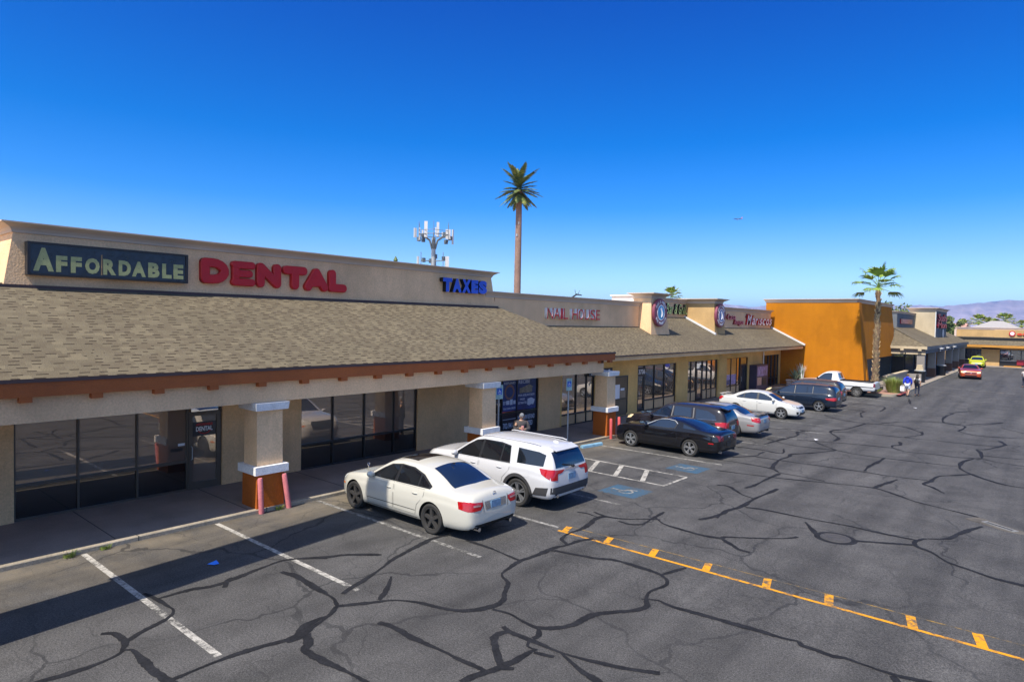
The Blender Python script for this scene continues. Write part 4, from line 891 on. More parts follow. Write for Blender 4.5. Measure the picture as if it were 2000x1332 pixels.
# tax office window posters
def poster(y0, y1, z0, z1, label, base, lines, x=XW - .10):
    p = wthing('window_poster', label, 'poster', (x, (y0 + y1) / 2, z0))
    m = MB(); m.box(x, x + .012, y0, y1, z0, z1); m.build('sheet', M[base], p)
    for s, a, b, c, h, mt in lines: lettering('lettering', s, ((y1 - y0) * (b - a), (z1 - z0) * h), .004, M[mt], FACE_X, (x + .013, y0 + (y1 - y0) * a, z0 + (z1 - z0) * c), p, .015)
    return p
p = poster(21.04, 21.97, 1.0, 2.42, 'blue tax poster with a dark ring picture left of the mullion', 'poster', [('EITC', .05, .5, .22, .1, 'poster_txt'), ('REFUND', .1, .9, .84, .07, 'poster_txt'), ('TAX LOAN CHECK', .05, .95, .06, .06, 'poster_txt')])
m = MB(); m.lathe([(.24, 0), (.34, 0), (.34, .006), (.24, .006), (.24, 0)], 'x', (XW - .087, 21.5, 1.85), 24); m.build('ring_picture', pbr('bronze_print', (.20, .10, .09), .5), p)
for a, b, c, d in ((21.3, 21.5, 1.3, 1.48), (21.55, 21.72, 1.28, 1.52), (21.77, 21.92, 1.3, 1.46)): m = MB(); m.box(XW - .088, XW - .082, a, b, c, d); m.build('picture', M['poster_txt'], p)
p = poster(22.04, 23.38, 1.0, 2.42, 'blue tax poster reading RECIBE right of the mullion', 'poster', [('RECIBE', .06, .66, .83, .11, 'poster_txt'), ('POR ADELANTADO', .06, .92, .42, .07, 'poster_txt'), ('FREE', .15, .4, .3, .06, 'poster_txt'), ('ESTIMATES', .06, .5, .18, .07, 'poster_txt')])
m = MB(); m.box(XW - .088, XW - .082, 22.2, 23.1, 1.75, 1.98); m.prism([(22.3, 1.98), (23.2, 1.98), (22.9, 2.12)], 'x', XW - .088, XW - .083); m.build('picture', pbr('money_print', (.22, .20, .16), .5, .5, 8), p)
m = MB(); m.prism([(22.75, 1.2), (22.9, 1.15), (23.05, 1.2), (23.2, 1.18), (23.3, 1.4), (23.05, 1.5), (22.78, 1.46)], 'x', XW - .088, XW - .082); m.build('map_shape', M['poster_txt'], p)
poster(21.04, 23.42, .12, .86, 'black poster reading MAXIMUM REFUND GUARANTEED under the blue tax posters', 'poster_blk', [('702-941-77', .03, .42, .16, .34, 'poster_txt'), ('MAXIMUM REFUND', .45, .96, .56, .28, 'poster_txt'), ('GUARANTEED', .5, .9, .16, .3, 'poster_txt'), ('_', .02, .42, .7, .03, 'poster_txt')], XW - .108)
p = poster(20.55, 20.97, .1, .84, 'small black poster with a letter f badge beside the sign post', 'poster_blk', [('f', .35, .65, .5, .35, 'poster_txt'), ('ES', .1, .8, .12, .2, 'poster_txt')], XW - .108)
# dental door decal and stickers
p = wthing('door_decal', 'black decal with a red smile on the glass door beside the first pillar', 'decal', (XW, 8.2, 1.5))
xd = XW - .088
m = MB(); m.box(xd, xd + .004, 7.88, 8.53, 1.58, 1.98); m.build('backing', M['poster_blk'], p)
lettering('lettering', 'AFFORDABLE', (.46, .07), .004, M['sign_red'], FACE_X, (xd + .005, 7.97, 1.87), p, .02); lettering('lettering', 'DENTAL', (.46, .13), .004, M['sign_white'], FACE_X, (xd + .005, 7.97, 1.715), p, .03)
m = MB(); m.tube([(xd + .008, 8.2 + .2 * math.sin(R(t)), 1.82 - .18 * math.cos(R(t))) for t in range(-60, 61, 15)], .01, 5); m.build('smile', M['sign_red'], p)
m = MB(); m.box(XW - .112, XW - .108, 7.5, 7.68, 1.36, 1.43); tag(m.build('window_sticker', M['sign_white']), 'small white sticker on the window beside the dental door', 'sticker')
m = MB(); m.box(XW - .112, XW - .108, 7.3, 7.62, 1.22, 1.31); tag(m.build('window_sticker', M['frame_dark']), 'small dark notice sticker under the white sticker', 'sticker')
# accessible parking signs
def post_sign(x, y, label):
    z = gz(y) + (.1 if x < -15.4 else 0)
    t = thing('parking_sign', label, 'sign', (x, y, z), R(-8), 'accessible parking signs on posts')
    H = 2.62 - z
    m = MB(); m.tube([(0, 0, -.1), (0, 0, H)], .032, 10); m.build('post', M['steel'], t)
    m = MB(); m.box(.034, .042, -.17, .17, H - .52, H); s = m.build('panel', pbr('sign_panel_pale', (.33, .47, .44), .4, .15, 6), t)
    m = MB(); m.box(.042, .045, -.12, .12, H - .36, H - .12); m.build('blue_square', pbr('sign_blue_paint', (.01, .10, .50), .4, 0), s)
    m = MB(); m.lathe([(.05, .047), (.065, .047)], 'x', (0, .01, H - .28), 16); m.box(.046, .048, -.02, .0, H - .28, H - .16); m.box(.046, .048, -.03, .05, H - .26, H - .245); m.build('wheelchair_symbol', M['sign_white'], s)
post_sign(-15.62, 22.2, 'steel post with accessible parking sign behind the pale blue wheel stop'); post_sign(-15.62, 17.75, 'steel post with accessible parking sign beside the middle pillar')
# bollards
for (x, y, lx, ly, mt, lab) in ((-15.16, 8.24, .03, -.06, 'pink', 'faded pink bollard at the near corner of the first pillar'), (-15.14, 8.99, -.02, -.13, 'pink', 'leaning faded pink bollard at the far corner of the first pillar'),
                               (-15.1, 24.85, .02, -.06, 'red_boll', 'red bollard at the near corner of the last pillar'), (-15.12, 25.6, 0, -.05, 'red_boll', 'red bollard at the far corner of the last pillar')):
    z = gz(y); m = MB(); m.tube([(0, 0, -.2), (0, 0, 0), (lx, ly, .88), (lx * 1.02, ly * 1.02, .915)], [.066, .066, .066, .05], 14); b = m.build('bollard', M[mt], smooth=True, sharp=50); b.location = (x, y, z)
    tag(b, lab, 'bollard', 'pipe bollards guarding the pillars')
# ------------------------------------------------------------------ vehicles
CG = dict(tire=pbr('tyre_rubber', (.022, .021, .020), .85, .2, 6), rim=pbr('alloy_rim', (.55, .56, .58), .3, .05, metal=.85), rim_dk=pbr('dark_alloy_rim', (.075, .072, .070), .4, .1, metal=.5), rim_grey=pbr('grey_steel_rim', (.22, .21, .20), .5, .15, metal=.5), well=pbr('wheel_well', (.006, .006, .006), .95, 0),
          glass=pbr('car_glass', (.006, .008, .011), .04, 0, spec=.9), glass_b=pbr('car_glass_blue', (.008, .016, .035), .04, 0, spec=1.), trim=pbr('black_trim', (.012, .012, .013), .4, 0), clad=pbr('grey_cladding', (.035, .034, .036), .7, .1), gap=pbr('panel_gap', (.06, .06, .06), .8, 0),
          chrome=pbr('chrome', (.75, .76, .78), .12, 0, metal=1.), red=pbr('tail_lens', (.34, .004, .007), .12, .1, 20, coat=.5), redd=pbr('dark_tail_lens', (.13, .01, .02), .12, 0, coat=.5), tail_clear=pbr('tail_clear_lens', (.34, .20, .20), .2, .5, 30, coat=.4), clear=pbr('clear_lens', (.55, .56, .55), .1, .3, 25, coat=.6), amber=pbr('amber_lens', (.62, .16, .02), .2, 0), warm=pbr('lit_headlight_glass', (.85, .68, .42), .15, .2, 20, coat=.5), plate=pbr('plate_blue', (.14, .24, .36), .5, .25, 14), platew=pbr('plate_pale', (.45, .48, .52), .5, .2, 14))
def curve(pts):
    """monotone cubic through (x, v) points"""
    xs = [p[0] for p in pts]; vs = [p[1] for p in pts]; n = len(pts)
    d = [(vs[i + 1] - vs[i]) / (xs[i + 1] - xs[i]) for i in range(n - 1)]
    t = [d[0]] + [0 if d[i - 1] * d[i] <= 0 else 2 * d[i - 1] * d[i] / (d[i - 1] + d[i]) for i in range(1, n - 1)] + [d[-1]]
    def f(x):
        if x <= xs[0]: return vs[0]
        if x >= xs[-1]: return vs[-1]
        i = max(k for k in range(n - 1) if xs[k] <= x); h = xs[i + 1] - xs[i]; s = (x - xs[i]) / h
        return (2 * s ** 3 - 3 * s ** 2 + 1) * vs[i] + (s ** 3 - 2 * s ** 2 + s) * h * t[i] + (-2 * s ** 3 + 3 * s ** 2) * vs[i + 1] + (s ** 3 - s ** 2) * h * t[i + 1]
    return f
RIMS = {}
def wheel_meshes(Rw, wid, style, rimmat, ratio=.70, nsp=5):
    key = (Rw, wid, style, rimmat)
    if key in RIMS: return RIMS[key]
    h = wid / 2
    m = MB(); m.lathe([(Rw * ratio, -h * .8), (Rw * .93, -h), (Rw * .985, -h * .8), (Rw, -h * .4), (Rw, h * .4), (Rw * .985, h * .8), (Rw * .95, h * .96), (Rw * .86, h), (Rw * (ratio + .02), h * .86), (Rw * ratio, h * .6)], 'y', n=36)
    ty = m.build('wheel', CG['tire'], smooth=True, sharp=50); tm = ty.data; bpy.data.objects.remove(ty)
    m = MB(); r = Rw * ratio
    m.lathe([(0, h * .1), (r * .98, h * .1)], 'y', n=32, mat=1)
    m.lathe([(r * 1.02, h * .72), (r * 1.0, h * .86), (r * .93, h * .84), (r * .90, h * .5), (r * .95, h * .3)], 'y', n=36)
    m.lathe([(0, h * .84), (r * .10, h * .84), (r * .20, h * .78), (r * .22, h * .3)], 'y', n=20)
    for k in range(nsp):
        a0 = 2 * math.pi * k / nsp + .2
        for off in ((-.17, .17) if style == 'twin' else (0,)):
            w0, w1 = (.017, .017) if style == 'twin' else ((.038, .030) if style == 'wide' else (.026, .022))
            def P(rad, tw, y): a = a0 + off * rad / r * 1.0; c = Vector((math.cos(a), 0, math.sin(a))); s = Vector((-math.sin(a), 0, math.cos(a))); return c * rad + s * tw * Rw / .33 + Vector((0, y, 0))
            q = [P(r * .17, -w0, h * .76), P(r * .17, w0, h * .76), P(r * .94, w1, h * .78), P(r * .94, -w1, h * .78)]
            q2 = [P(r * .17, -w0 * 1.2, h * .3), P(r * .17, w0 * 1.2, h * .3), P(r * .94, w1 * 1.2, h * .35), P(r * .94, -w1 * 1.2, h * .35)]
            m.add(q + q2, [(0, 1, 2, 3), (0, 4, 5, 1), (1, 5, 6, 2), (2, 6, 7, 3), (3, 7, 4, 0)])
    ro = m.build('rim', [CG[rimmat], CG['well']], smooth=True, sharp=30); rm = ro.data; bpy.data.objects.remove(ro)
    RIMS[key] = (tm, rm); return tm, rm
def car(name, label, cat, spec, loc, rz, paint, scale=1.0, group=None):
    S = spec; L, Wd = S['L'], S['W']; hl = L / 2
    top, belt, bot, wid = curve(S['top']), curve(S['belt']), curve(S['bot']), curve(S['plan'])
    root = thing(name, label, cat, loc, rz, group); root.scale = (scale,) * 3
    xs = [-hl, -hl + .03, -hl + .08, -hl + .16, -hl + .27]
    n = 40; xs += [-hl + .40 + (L - .8) * i / n for i in range(n + 1)] + [hl - .27, hl - .16, hl - .08, hl - .03, hl]
    FB = [0, .0, .05, .13, .19, .40, .60, .755, .80, .93, 1.0]; FW = [0, .84, .935, .955, .986, .998, 1.0, .997, .976, .966, .945]
    tumble = S.get('tumble', .40); ring = []
    for x in xs:
        zt, w, zb = top(x), wid(x), bot(x); zl = min(belt(x), zt - .035)
        hgt = zt - zl
        half = [(w * a, zb + (zl - zb) * b) for a, b in zip(FW, FB)]
        wb = w * .945; ins = .03 + tumble * max(0, hgt - .05); crown = min(.07, .42 * hgt)
        wr = wb - ins - .02; zr = zt - crown
        half += [(wb - .018, zl + .012)] if hgt > .12 else [(wb - .01, zl + .25 * hgt)]
        for t in (.33, .66, 1.0):
            half.append((wb - .018 + (wr - wb + .018) * t ** 1.05, zl + .012 + (zr - zl - .012) * t))
        for f in (.86, .55, .25): half.append((wr * f, zr + (zt - zr) * (1 - f ** 2.4)))
        half.append((0, zt))
        ring.append([(x, y, z) for y, z in half] + [(x, -y, z) for y, z in half[-2:0:-1]])
    k = len(ring[0]); m = MB(); vs = [p for r in ring for p in r]
    fs = [(i * k + j, i * k + (j + 1) % k, (i + 1) * k + (j + 1) % k, (i + 1) * k + j) for i in range(len(ring) - 1) for j in range(k)]
    fs += [tuple(range(k)), tuple(range((len(ring) - 1) * k, len(ring) * k))]
    m.add(vs, fs); bo = m.build('body', [paint, CG['well'], CG['trim']], smooth=True)
    sm = bo.modifiers.new('s', 'SUBSURF'); sm.levels = sm.render_levels = 1
    bpy.context.view_layer.update()
    me1 = mesh_from_obj(bo)
    bvh = BVHTree.FromPolygons([v.co.copy() for v in me1.vertices], [tuple(p.vertices) for p in me1.polygons])
    # wheel wells (and a pickup's bed) cut out of the shell
    cm = MB(); Rw = S['Rw']; ra = S.get('arch', 1.13)
    for xa in S['axles']:
        w = wid(xa)
        for s in (-1, 1):
            a, b = sorted((s * (w - .30), s * (w + .25)))
            cm.lathe([(0, a), (Rw * ra, a), (Rw * ra, b), (0, b)], 'y', (xa, 0, Rw * 1.02), 40)
    if 'bed' in S: x0, x1, yb, zb_ = S['bed']; cm.box(x0, x1, -yb, yb, zb_, 2.2)
    cu = cm.build('cutter', CG['well'])
    bm_ = bo.modifiers.new('b', 'BOOLEAN'); bm_.object = cu; bm_.operation = 'DIFFERENCE'; bm_.solver = 'EXACT'
    bpy.context.view_layer.update()
    me2 = mesh_from_obj(bo)
    bo.modifiers.clear(); old = bo.data; bo.data = me2; bpy.data.objects.remove(cu)
    me2.materials.clear(); [me2.materials.append(q) for q in (paint, CG['well'], CG['trim'])]
    for p in me2.polygons:
        c = p.center; idx = 0
        for xa in S['axles']:
            d = math.hypot(c.x - xa, c.z - Rw * 1.02)
            if d < Rw * ra * 1.004 and abs(c.y) < wid(xa) - .0 and (d > Rw * ra * .93 and abs(p.normal.y) < .5 or abs(c.y) < wid(xa) - .27): idx = 1
        if 'bed' in S and S['bed'][0] - .01 < c.x < S['bed'][1] + .01 and c.z < S['bed'][3] + .6 and (abs(c.z - S['bed'][3]) < .02 or (abs(c.y) < S['bed'][2] + .01 and c.z > S['bed'][3] - .01 and c.z < top(c.x) - .03 and bvh.find_nearest(c)[3] > .012)): idx = 2
        if c.z < bot(c.x) + .03 and p.normal.z < -.3: idx = 1
        p.material_index = idx
    me2.polygons.foreach_set('use_smooth', [True] * len(me2.polygons)); me2.set_sharp_from_angle(angle=R(38))
    bo.parent = root
    VW = {'L': (lambda u, v: Vector((u, 3, v)), Vector((0, -1, 0))), 'R': (lambda u, v: Vector((u, -3, v)), Vector((0, 1, 0))), 'T': (lambda u, v: Vector((u, v, 4)), Vector((0, 0, -1))),
          'B': (lambda u, v: Vector((-5, u, v)), Vector((1, 0, 0))), 'F': (lambda u, v: Vector((5, u, v)), Vector((-1, 0, 0)))}
    def patch(polys, off, name, mat, parent=root, step=.07):
        """panels laid on the shell: polys = [(view, outline)]"""
        m = MB()
        for view, poly in polys:
            b = bmesh.new(); b.faces.new([b.verts.new((u, v, 0)) for u, v in poly])
            us = [p[0] for p in poly]; vs_ = [p[1] for p in poly]
            for ax, lo, hi in ((0, min(us), max(us)), (1, min(vs_), max(vs_))):
                q = math.floor(lo / step) * step + step
                while q < hi - 1e-4:
                    no = Vector((1, 0, 0)) if ax == 0 else Vector((0, 1, 0)); co = Vector((q, q, 0))
                    bmesh.ops.bisect_plane(b, geom=b.verts[:] + b.edges[:] + b.faces[:], plane_co=co, plane_no=no, dist=1e-5); q += step
            f, d = VW[view]; vv = []; b.verts.index_update()
            for v in b.verts:
                h = bvh.ray_cast(f(v.co.x, v.co.y), d)
                if h[0] is None or h[1].dot(d) > -.08:
                    t = f(v.co.x, v.co.y); h = bvh.find_nearest(t + d * (abs(t.dot(d)) - {'L': Wd / 2, 'R': Wd / 2, 'T': 1, 'B': hl, 'F': hl}[view]))
                vv.append(h[0] + h[1] * off)
            m.add(vv, [[q.index for q in fc.verts] for fc in b.faces]); b.free()
        # keep the winding facing outwards
        o = m.build(name, mat, parent, smooth=True)
        return o
    mir = lambda poly: [(-u, v) for u, v in poly]
    sides = ('L', 'R')
    # glass
    for sd in sides:
        if 'dlo' in S: patch([(sd, S['dlo'])], .003, 'window_surround', S.get('dlo_mat') or CG['trim'])
        for w in S['windows']: patch([(sd, w)], .007, 'window', CG[S.get('glass', 'glass')])
    (xa, ya), (xb, yb) = S['ws']
    patch([('T', [(xa, -ya), (xa + .05, -ya * .5), (xa + .06, 0), (xa + .05, ya * .5), (xa, ya), (xb, yb), (xb + .03, 0), (xb, -yb)])], .005, 'windshield', S.get('ws_mat') or CG[S.get('glass', 'glass')])
    if 'rw' in S:
        v, pl = S['rw']; patch([(v, pl)], .005, 'rear_window', CG[S.get('rglass', 'glass_b')])
    if 'sunroof' in S: patch([('T', S['sunroof'])], .004, 'sunroof', CG['glass'])
    if 'roof_patch' in S: patch([('T', S['roof_patch'][0])], .004, 'roof_panel', S['roof_patch'][1])
    # doors with their gaps and handles
    for sd in sides:
        for dpoly, hx in S['doors']:
            cx = sum(p[0] for p in dpoly) / len(dpoly); cz = sum(p[1] for p in dpoly) / len(dpoly)
            grow = [(u + (.009 if u > cx else -.009), v + (.006 if v > cz else -.006)) for u, v in dpoly]
            d = patch([(sd, dpoly)], .0045, 'door', paint, step=.1)
            patch([(sd, grow)], .0022, 'door_gap', CG['trim'] if any(q in paint.name for q in ('black', 'midnight')) else CG['gap'], d, step=.1)
            f, dr_ = VW[sd]; hz = belt(hx) - S.get('hdrop', .12); h = bvh.ray_cast(f(hx, hz), dr_)
            if h[0]:
                q = MB(); q.ellipsoid(h[0] + h[1] * .018, (.10, .016, .019), 10, 6); q.build('handle', S.get('handle_mat') or paint, d, smooth=True)
    # lamps
    def lamp(polys, nm, mat, off=.007):
        return [patch([({'L': 'L', 'R': 'R', 'B': 'B', 'F': 'F', 'T': 'T'}[v] if s > 0 else {'L': 'R'}.get(v, v), p if s > 0 or v == 'L' else ([(-a, b) for a, b in p] if v in 'BF' else [(a, -b) for a, b in p])) for v, p in polys], off, nm, mat, step=.05) for s in (1, -1)]
    for i, (polys, mt) in enumerate(S.get('tails', [])): lamp(polys, 'tail_light', CG[mt], .007 + .003 * i)
    for i, (polys, mt) in enumerate(S.get('heads', [])): lamp(polys, 'headlight', CG[mt], .007 + .003 * i)
    for nm, polys, mt, both in S.get('extra', []):
        mm = paint if mt == 'paint' else CG[mt]
        if both: lamp(polys, nm, mm, .005)
        else: patch(polys, .005, nm, mm, step=.06)
    # wheels
    tm, rm = wheel_meshes(Rw, S.get('tw', .225), *S['rim'])
    for xa in S['axles']:
        for s in (1, -1):
            o = bpy.data.objects.new('wheel', tm); COL.objects.link(o); o.parent = root; o.location = (xa, s * (wid(xa) - S.get('tw', .225) / 2 - .015), Rw)
            if s < 0: o.rotation_euler = (0, 0, math.pi)
            r = bpy.data.objects.new('rim', rm); COL.objects.link(r); r.parent = o
    if 'arch_trim' in S:
        for xa in S['axles']:
            for sd in sides:
                poly = [(xa + Rw * ra * math.cos(R(t)), Rw * 1.02 + Rw * ra * math.sin(R(t))) for t in range(-20, 201, 10)] + [(xa + (Rw * ra + .085) * math.cos(R(t)), Rw * 1.02 + (Rw * ra + .085) * math.sin(R(t))) for t in range(200, -21, -10)]
                b = MB(); n2 = len(poly) // 2
                f, d = VW[sd]; pts = []
                for u, v in poly:
                    h = bvh.ray_cast(f(u, v), d); h = h if h[0] else bvh.find_nearest(Vector((u, (1 if sd == 'L' else -1) * Wd / 2, v))); pts.append(h[0] + h[1] * .012)
                b.add(pts, [(i, i + 1, len(poly) - 2 - i, len(poly) - 1 - i) for i in range(n2 - 1)]); b.build('wheel_arch_trim', CG['clad'], root, smooth=True)
    # mirrors, plates, exhausts
    mx, mz = S['mirror']
    for s in (1, -1):
        h = bvh.ray_cast(Vector((mx, 3 * s, mz)), Vector((0, -s, 0))); y = h[0].y if h[0] else s * Wd * .45
        q = MB(); q.ellipsoid((mx, y + s * .13, mz + .03), (.075, .115, .075), 12, 8); q.tube([(mx + .02, y - s * .02, mz - .03), (mx, y + s * .08, mz)], .03, 6, 0); q.build('side_mirror', S.get('mirror_mat') or paint, root, smooth=True)
    if 'plate' in S:
        x, z, mt = S['plate']; h = bvh.ray_cast(Vector((x * 5, 0, z)), Vector((-x, 0, 0)))
        if h[0]: 
            q = MB(); c = h[0]; q.box(*sorted((c.x, c.x + x * .018)), -.16, .16, z - .08, z + .08); q.build('licence_plate', CG[mt], root)
    for y in S.get('exhaust', ()): q = MB(); q.tube([(-hl + .25, y, S['exz']), (-hl + .015, y, S['exz'])], .045, 10); q.build('exhaust', CG['chrome'], root)
    return root, bvh, patch
PW = car_paint('pearl_white_paint', (.49, .475, .415), 0, .25); PW2 = car_paint('bright_white_paint', (.50, .50, .51), 0, .25); PB = car_paint('gloss_black_paint', (.006, .006, .008), 0, .22); PN = car_paint('dark_plum_black_paint', (.014, .012, .016), 0, .25)
PS = car_paint('dusty_silver_paint', (.27, .27, .28), .35, .42, .2); PW3 = car_paint('plain_white_paint', (.50, .50, .485), 0, .3); PBL = car_paint('midnight_blue_paint', (.008, .014, .028), 0, .25); PBK = car_paint('dusty_black_paint', (.014, .014, .018), 0, .3, .06); PWP = car_paint('old_white_truck_paint', (.52, .53, .545), 0, .4); PO = car_paint('burnt_orange_paint', (.38, .055, .014), .15, .3); PY = car_paint('acid_yellow_paint', (.46, .50, .0), 0, .3)
PBR = pbr('sun_faded_roof', (.09, .055, .045), .5, .3, 3)
SED = dict(L=4.87, W=1.86, Rw=.347, axles=(1.60, -1.27), rim=('wide', 'rim_dk', .74), glass='glass',
    top=[(-2.435, .62), (-2.42, .80), (-2.38, .97), (-2.30, 1.055), (-2.0, 1.075), (-1.72, 1.10), (-1.35, 1.27), (-.95, 1.41), (-.5, 1.465), (0, 1.475), (.35, 1.44), (.75, 1.26), (1.15, 1.03), (1.35, .985), (1.8, .915), (2.15, .82), (2.33, .70), (2.41, .58), (2.435, .48)],
    belt=[(-2.435, .86), (-1.6, .965), (-.6, .955), (.4, .93), (1.2, .90), (2.0, .80), (2.435, .60)], bot=[(-2.435, .42), (-2.38, .30), (-2.2, .235), (-1.5, .20), (1.8, .19), (2.3, .22), (2.435, .34)],
    plan=[(-2.435, .62), (-2.40, .74), (-2.30, .82), (-2.0, .885), (-1.27, .93), (1.3, .93), (1.9, .885), (2.2, .79), (2.36, .66), (2.435, .48)],
    dlo=[(1.02, .955), (.62, 1.19), (.36, 1.315), (.0, 1.365), (-.45, 1.355), (-.85, 1.26), (-1.22, 1.06), (-1.17, .995), (-.6, .985), (.4, .965)],
    windows=[[(.94, .98), (.58, 1.185), (.34, 1.285), (.05, 1.335), (.08, .985), (.4, .985)], [(-.03, .99), (-.02, 1.34), (-.42, 1.325), (-.74, 1.25), (-.74, 1.01)], [(-.79, 1.015), (-.79, 1.235), (-1.13, 1.06), (-1.10, 1.02)]],
    ws=((1.10, .66), (.47, .52)), rw=('T', [(-1.72, -.60), (-1.78, 0), (-1.72, .60), (-.93, .50), (-.90, 0), (-.93, -.50)]), sunroof=[(.30, -.42), (.30, .42), (-.28, .42), (-.28, -.42)],
    doors=[([(1.02, .93), (.06, .955), (.06, .36), (.98, .33), (1.08, .5)], .22), ([(.01, .955), (-1.02, .965), (-1.0, .80), (-.80, .60), (-.74, .36), (.01, .36)], -.72)],
    tails=[([('B', [(.42, .86), (.80, .90), (.80, .70), (.50, .70), (.42, .78)]), ('L', [(-2.34, .90), (-2.05, .89), (-2.10, .74), (-2.34, .70)])], 'red'), ([('B', [(.48, .812), (.70, .828), (.70, .795), (.50, .78)])], 'tail_clear')], heads=[([('F', [(.45, .70), (.74, .78), (.74, .60), (.48, .58)]), ('L', [(2.25, .78), (1.95, .82), (2.1, .66), (2.28, .62)])], 'clear')],
    extra=[('plate_recess', [('B', [(-.36, .86), (.36, .86), (.33, .68), (-.33, .68)])], 'chrome', False), ('bumper_trim', [('B', [(-.62, .36), (.62, .36), (.55, .27), (-.55, .27)])], 'trim', False), ('side_moulding', [('L', [(1.05, .445), (-.75, .46), (-.75, .445), (1.05, .43)])], 'trim', True), ('grille', [('F', [(-.42, .66), (.42, .66), (.36, .48), (-.36, .48)])], 'trim', False), ('side_marker', [('L', [(2.2, .60), (2.05, .61), (2.05, .56), (2.2, .56)])], 'amber', True)],
    mirror=(.86, .99), plate=(-1, .77, 'plate'), exhaust=(.52, -.52), exz=.27)
SED['extra'] += [('side_skirt', [('L', [(1.16, .27), (-.82, .27), (-.82, .215), (1.16, .205)])], 'paint', True), ('door_shadow_line', [('L', [(1.1, .285), (-.8, .29), (-.8, .275), (1.1, .27)])], 'gap', True), ('trunk_seam', [('B', [(-.42, .90), (-.405, .90), (-.39, .64), (-.405, .64)])], 'gap', True), ('tail_lens_band', [('B', [(.44, .75), (.79, .74), (.79, .725), (.46, .735)])], 'redd', True)]
mb_, bv_, pt_ = car('sedan', 'pearl white sedan with black sunroof and dark wheels, nearest car to the viewer', 'car', SED, (-12.25, 11.06, gz(11)), R(180), PW, 1.03)
for nm, y in (('emblem', 0),):
    e = MB(); cx, cz = -2.36, .975; n = 20
    e.tube([(cx - .01, .05 * math.cos(2 * math.pi * i / n), cz + .05 * math.sin(2 * math.pi * i / n)) for i in range(n + 1)], .008, 6)
    for a in (90, 210, 330): e.tube([(cx - .01, 0, cz), (cx - .01, .05 * math.cos(R(a)), cz + .05 * math.sin(R(a)))], .007, 5)
    e.build(nm, CG['chrome'], mb_)
e = MB(); e.tube([(2.22, 0, .80), (2.2, 0, .86)], .01, 6); e.tube([(2.2, .035 * math.cos(2 * math.pi * i / 14), .90 + .035 * math.sin(2 * math.pi * i / 14)) for i in range(15)], .007, 5); e.build('hood_ornament', CG['chrome'], mb_)
e = MB(); e.add([(-.98, -.015, 1.42), (-.98, .015, 1.42), (-1.12, 0, 1.42), (-1.10, 0, 1.47)], [(0, 1, 3), (0, 3, 2), (1, 2, 3)]); e.build('roof_antenna', CG['trim'], mb_)
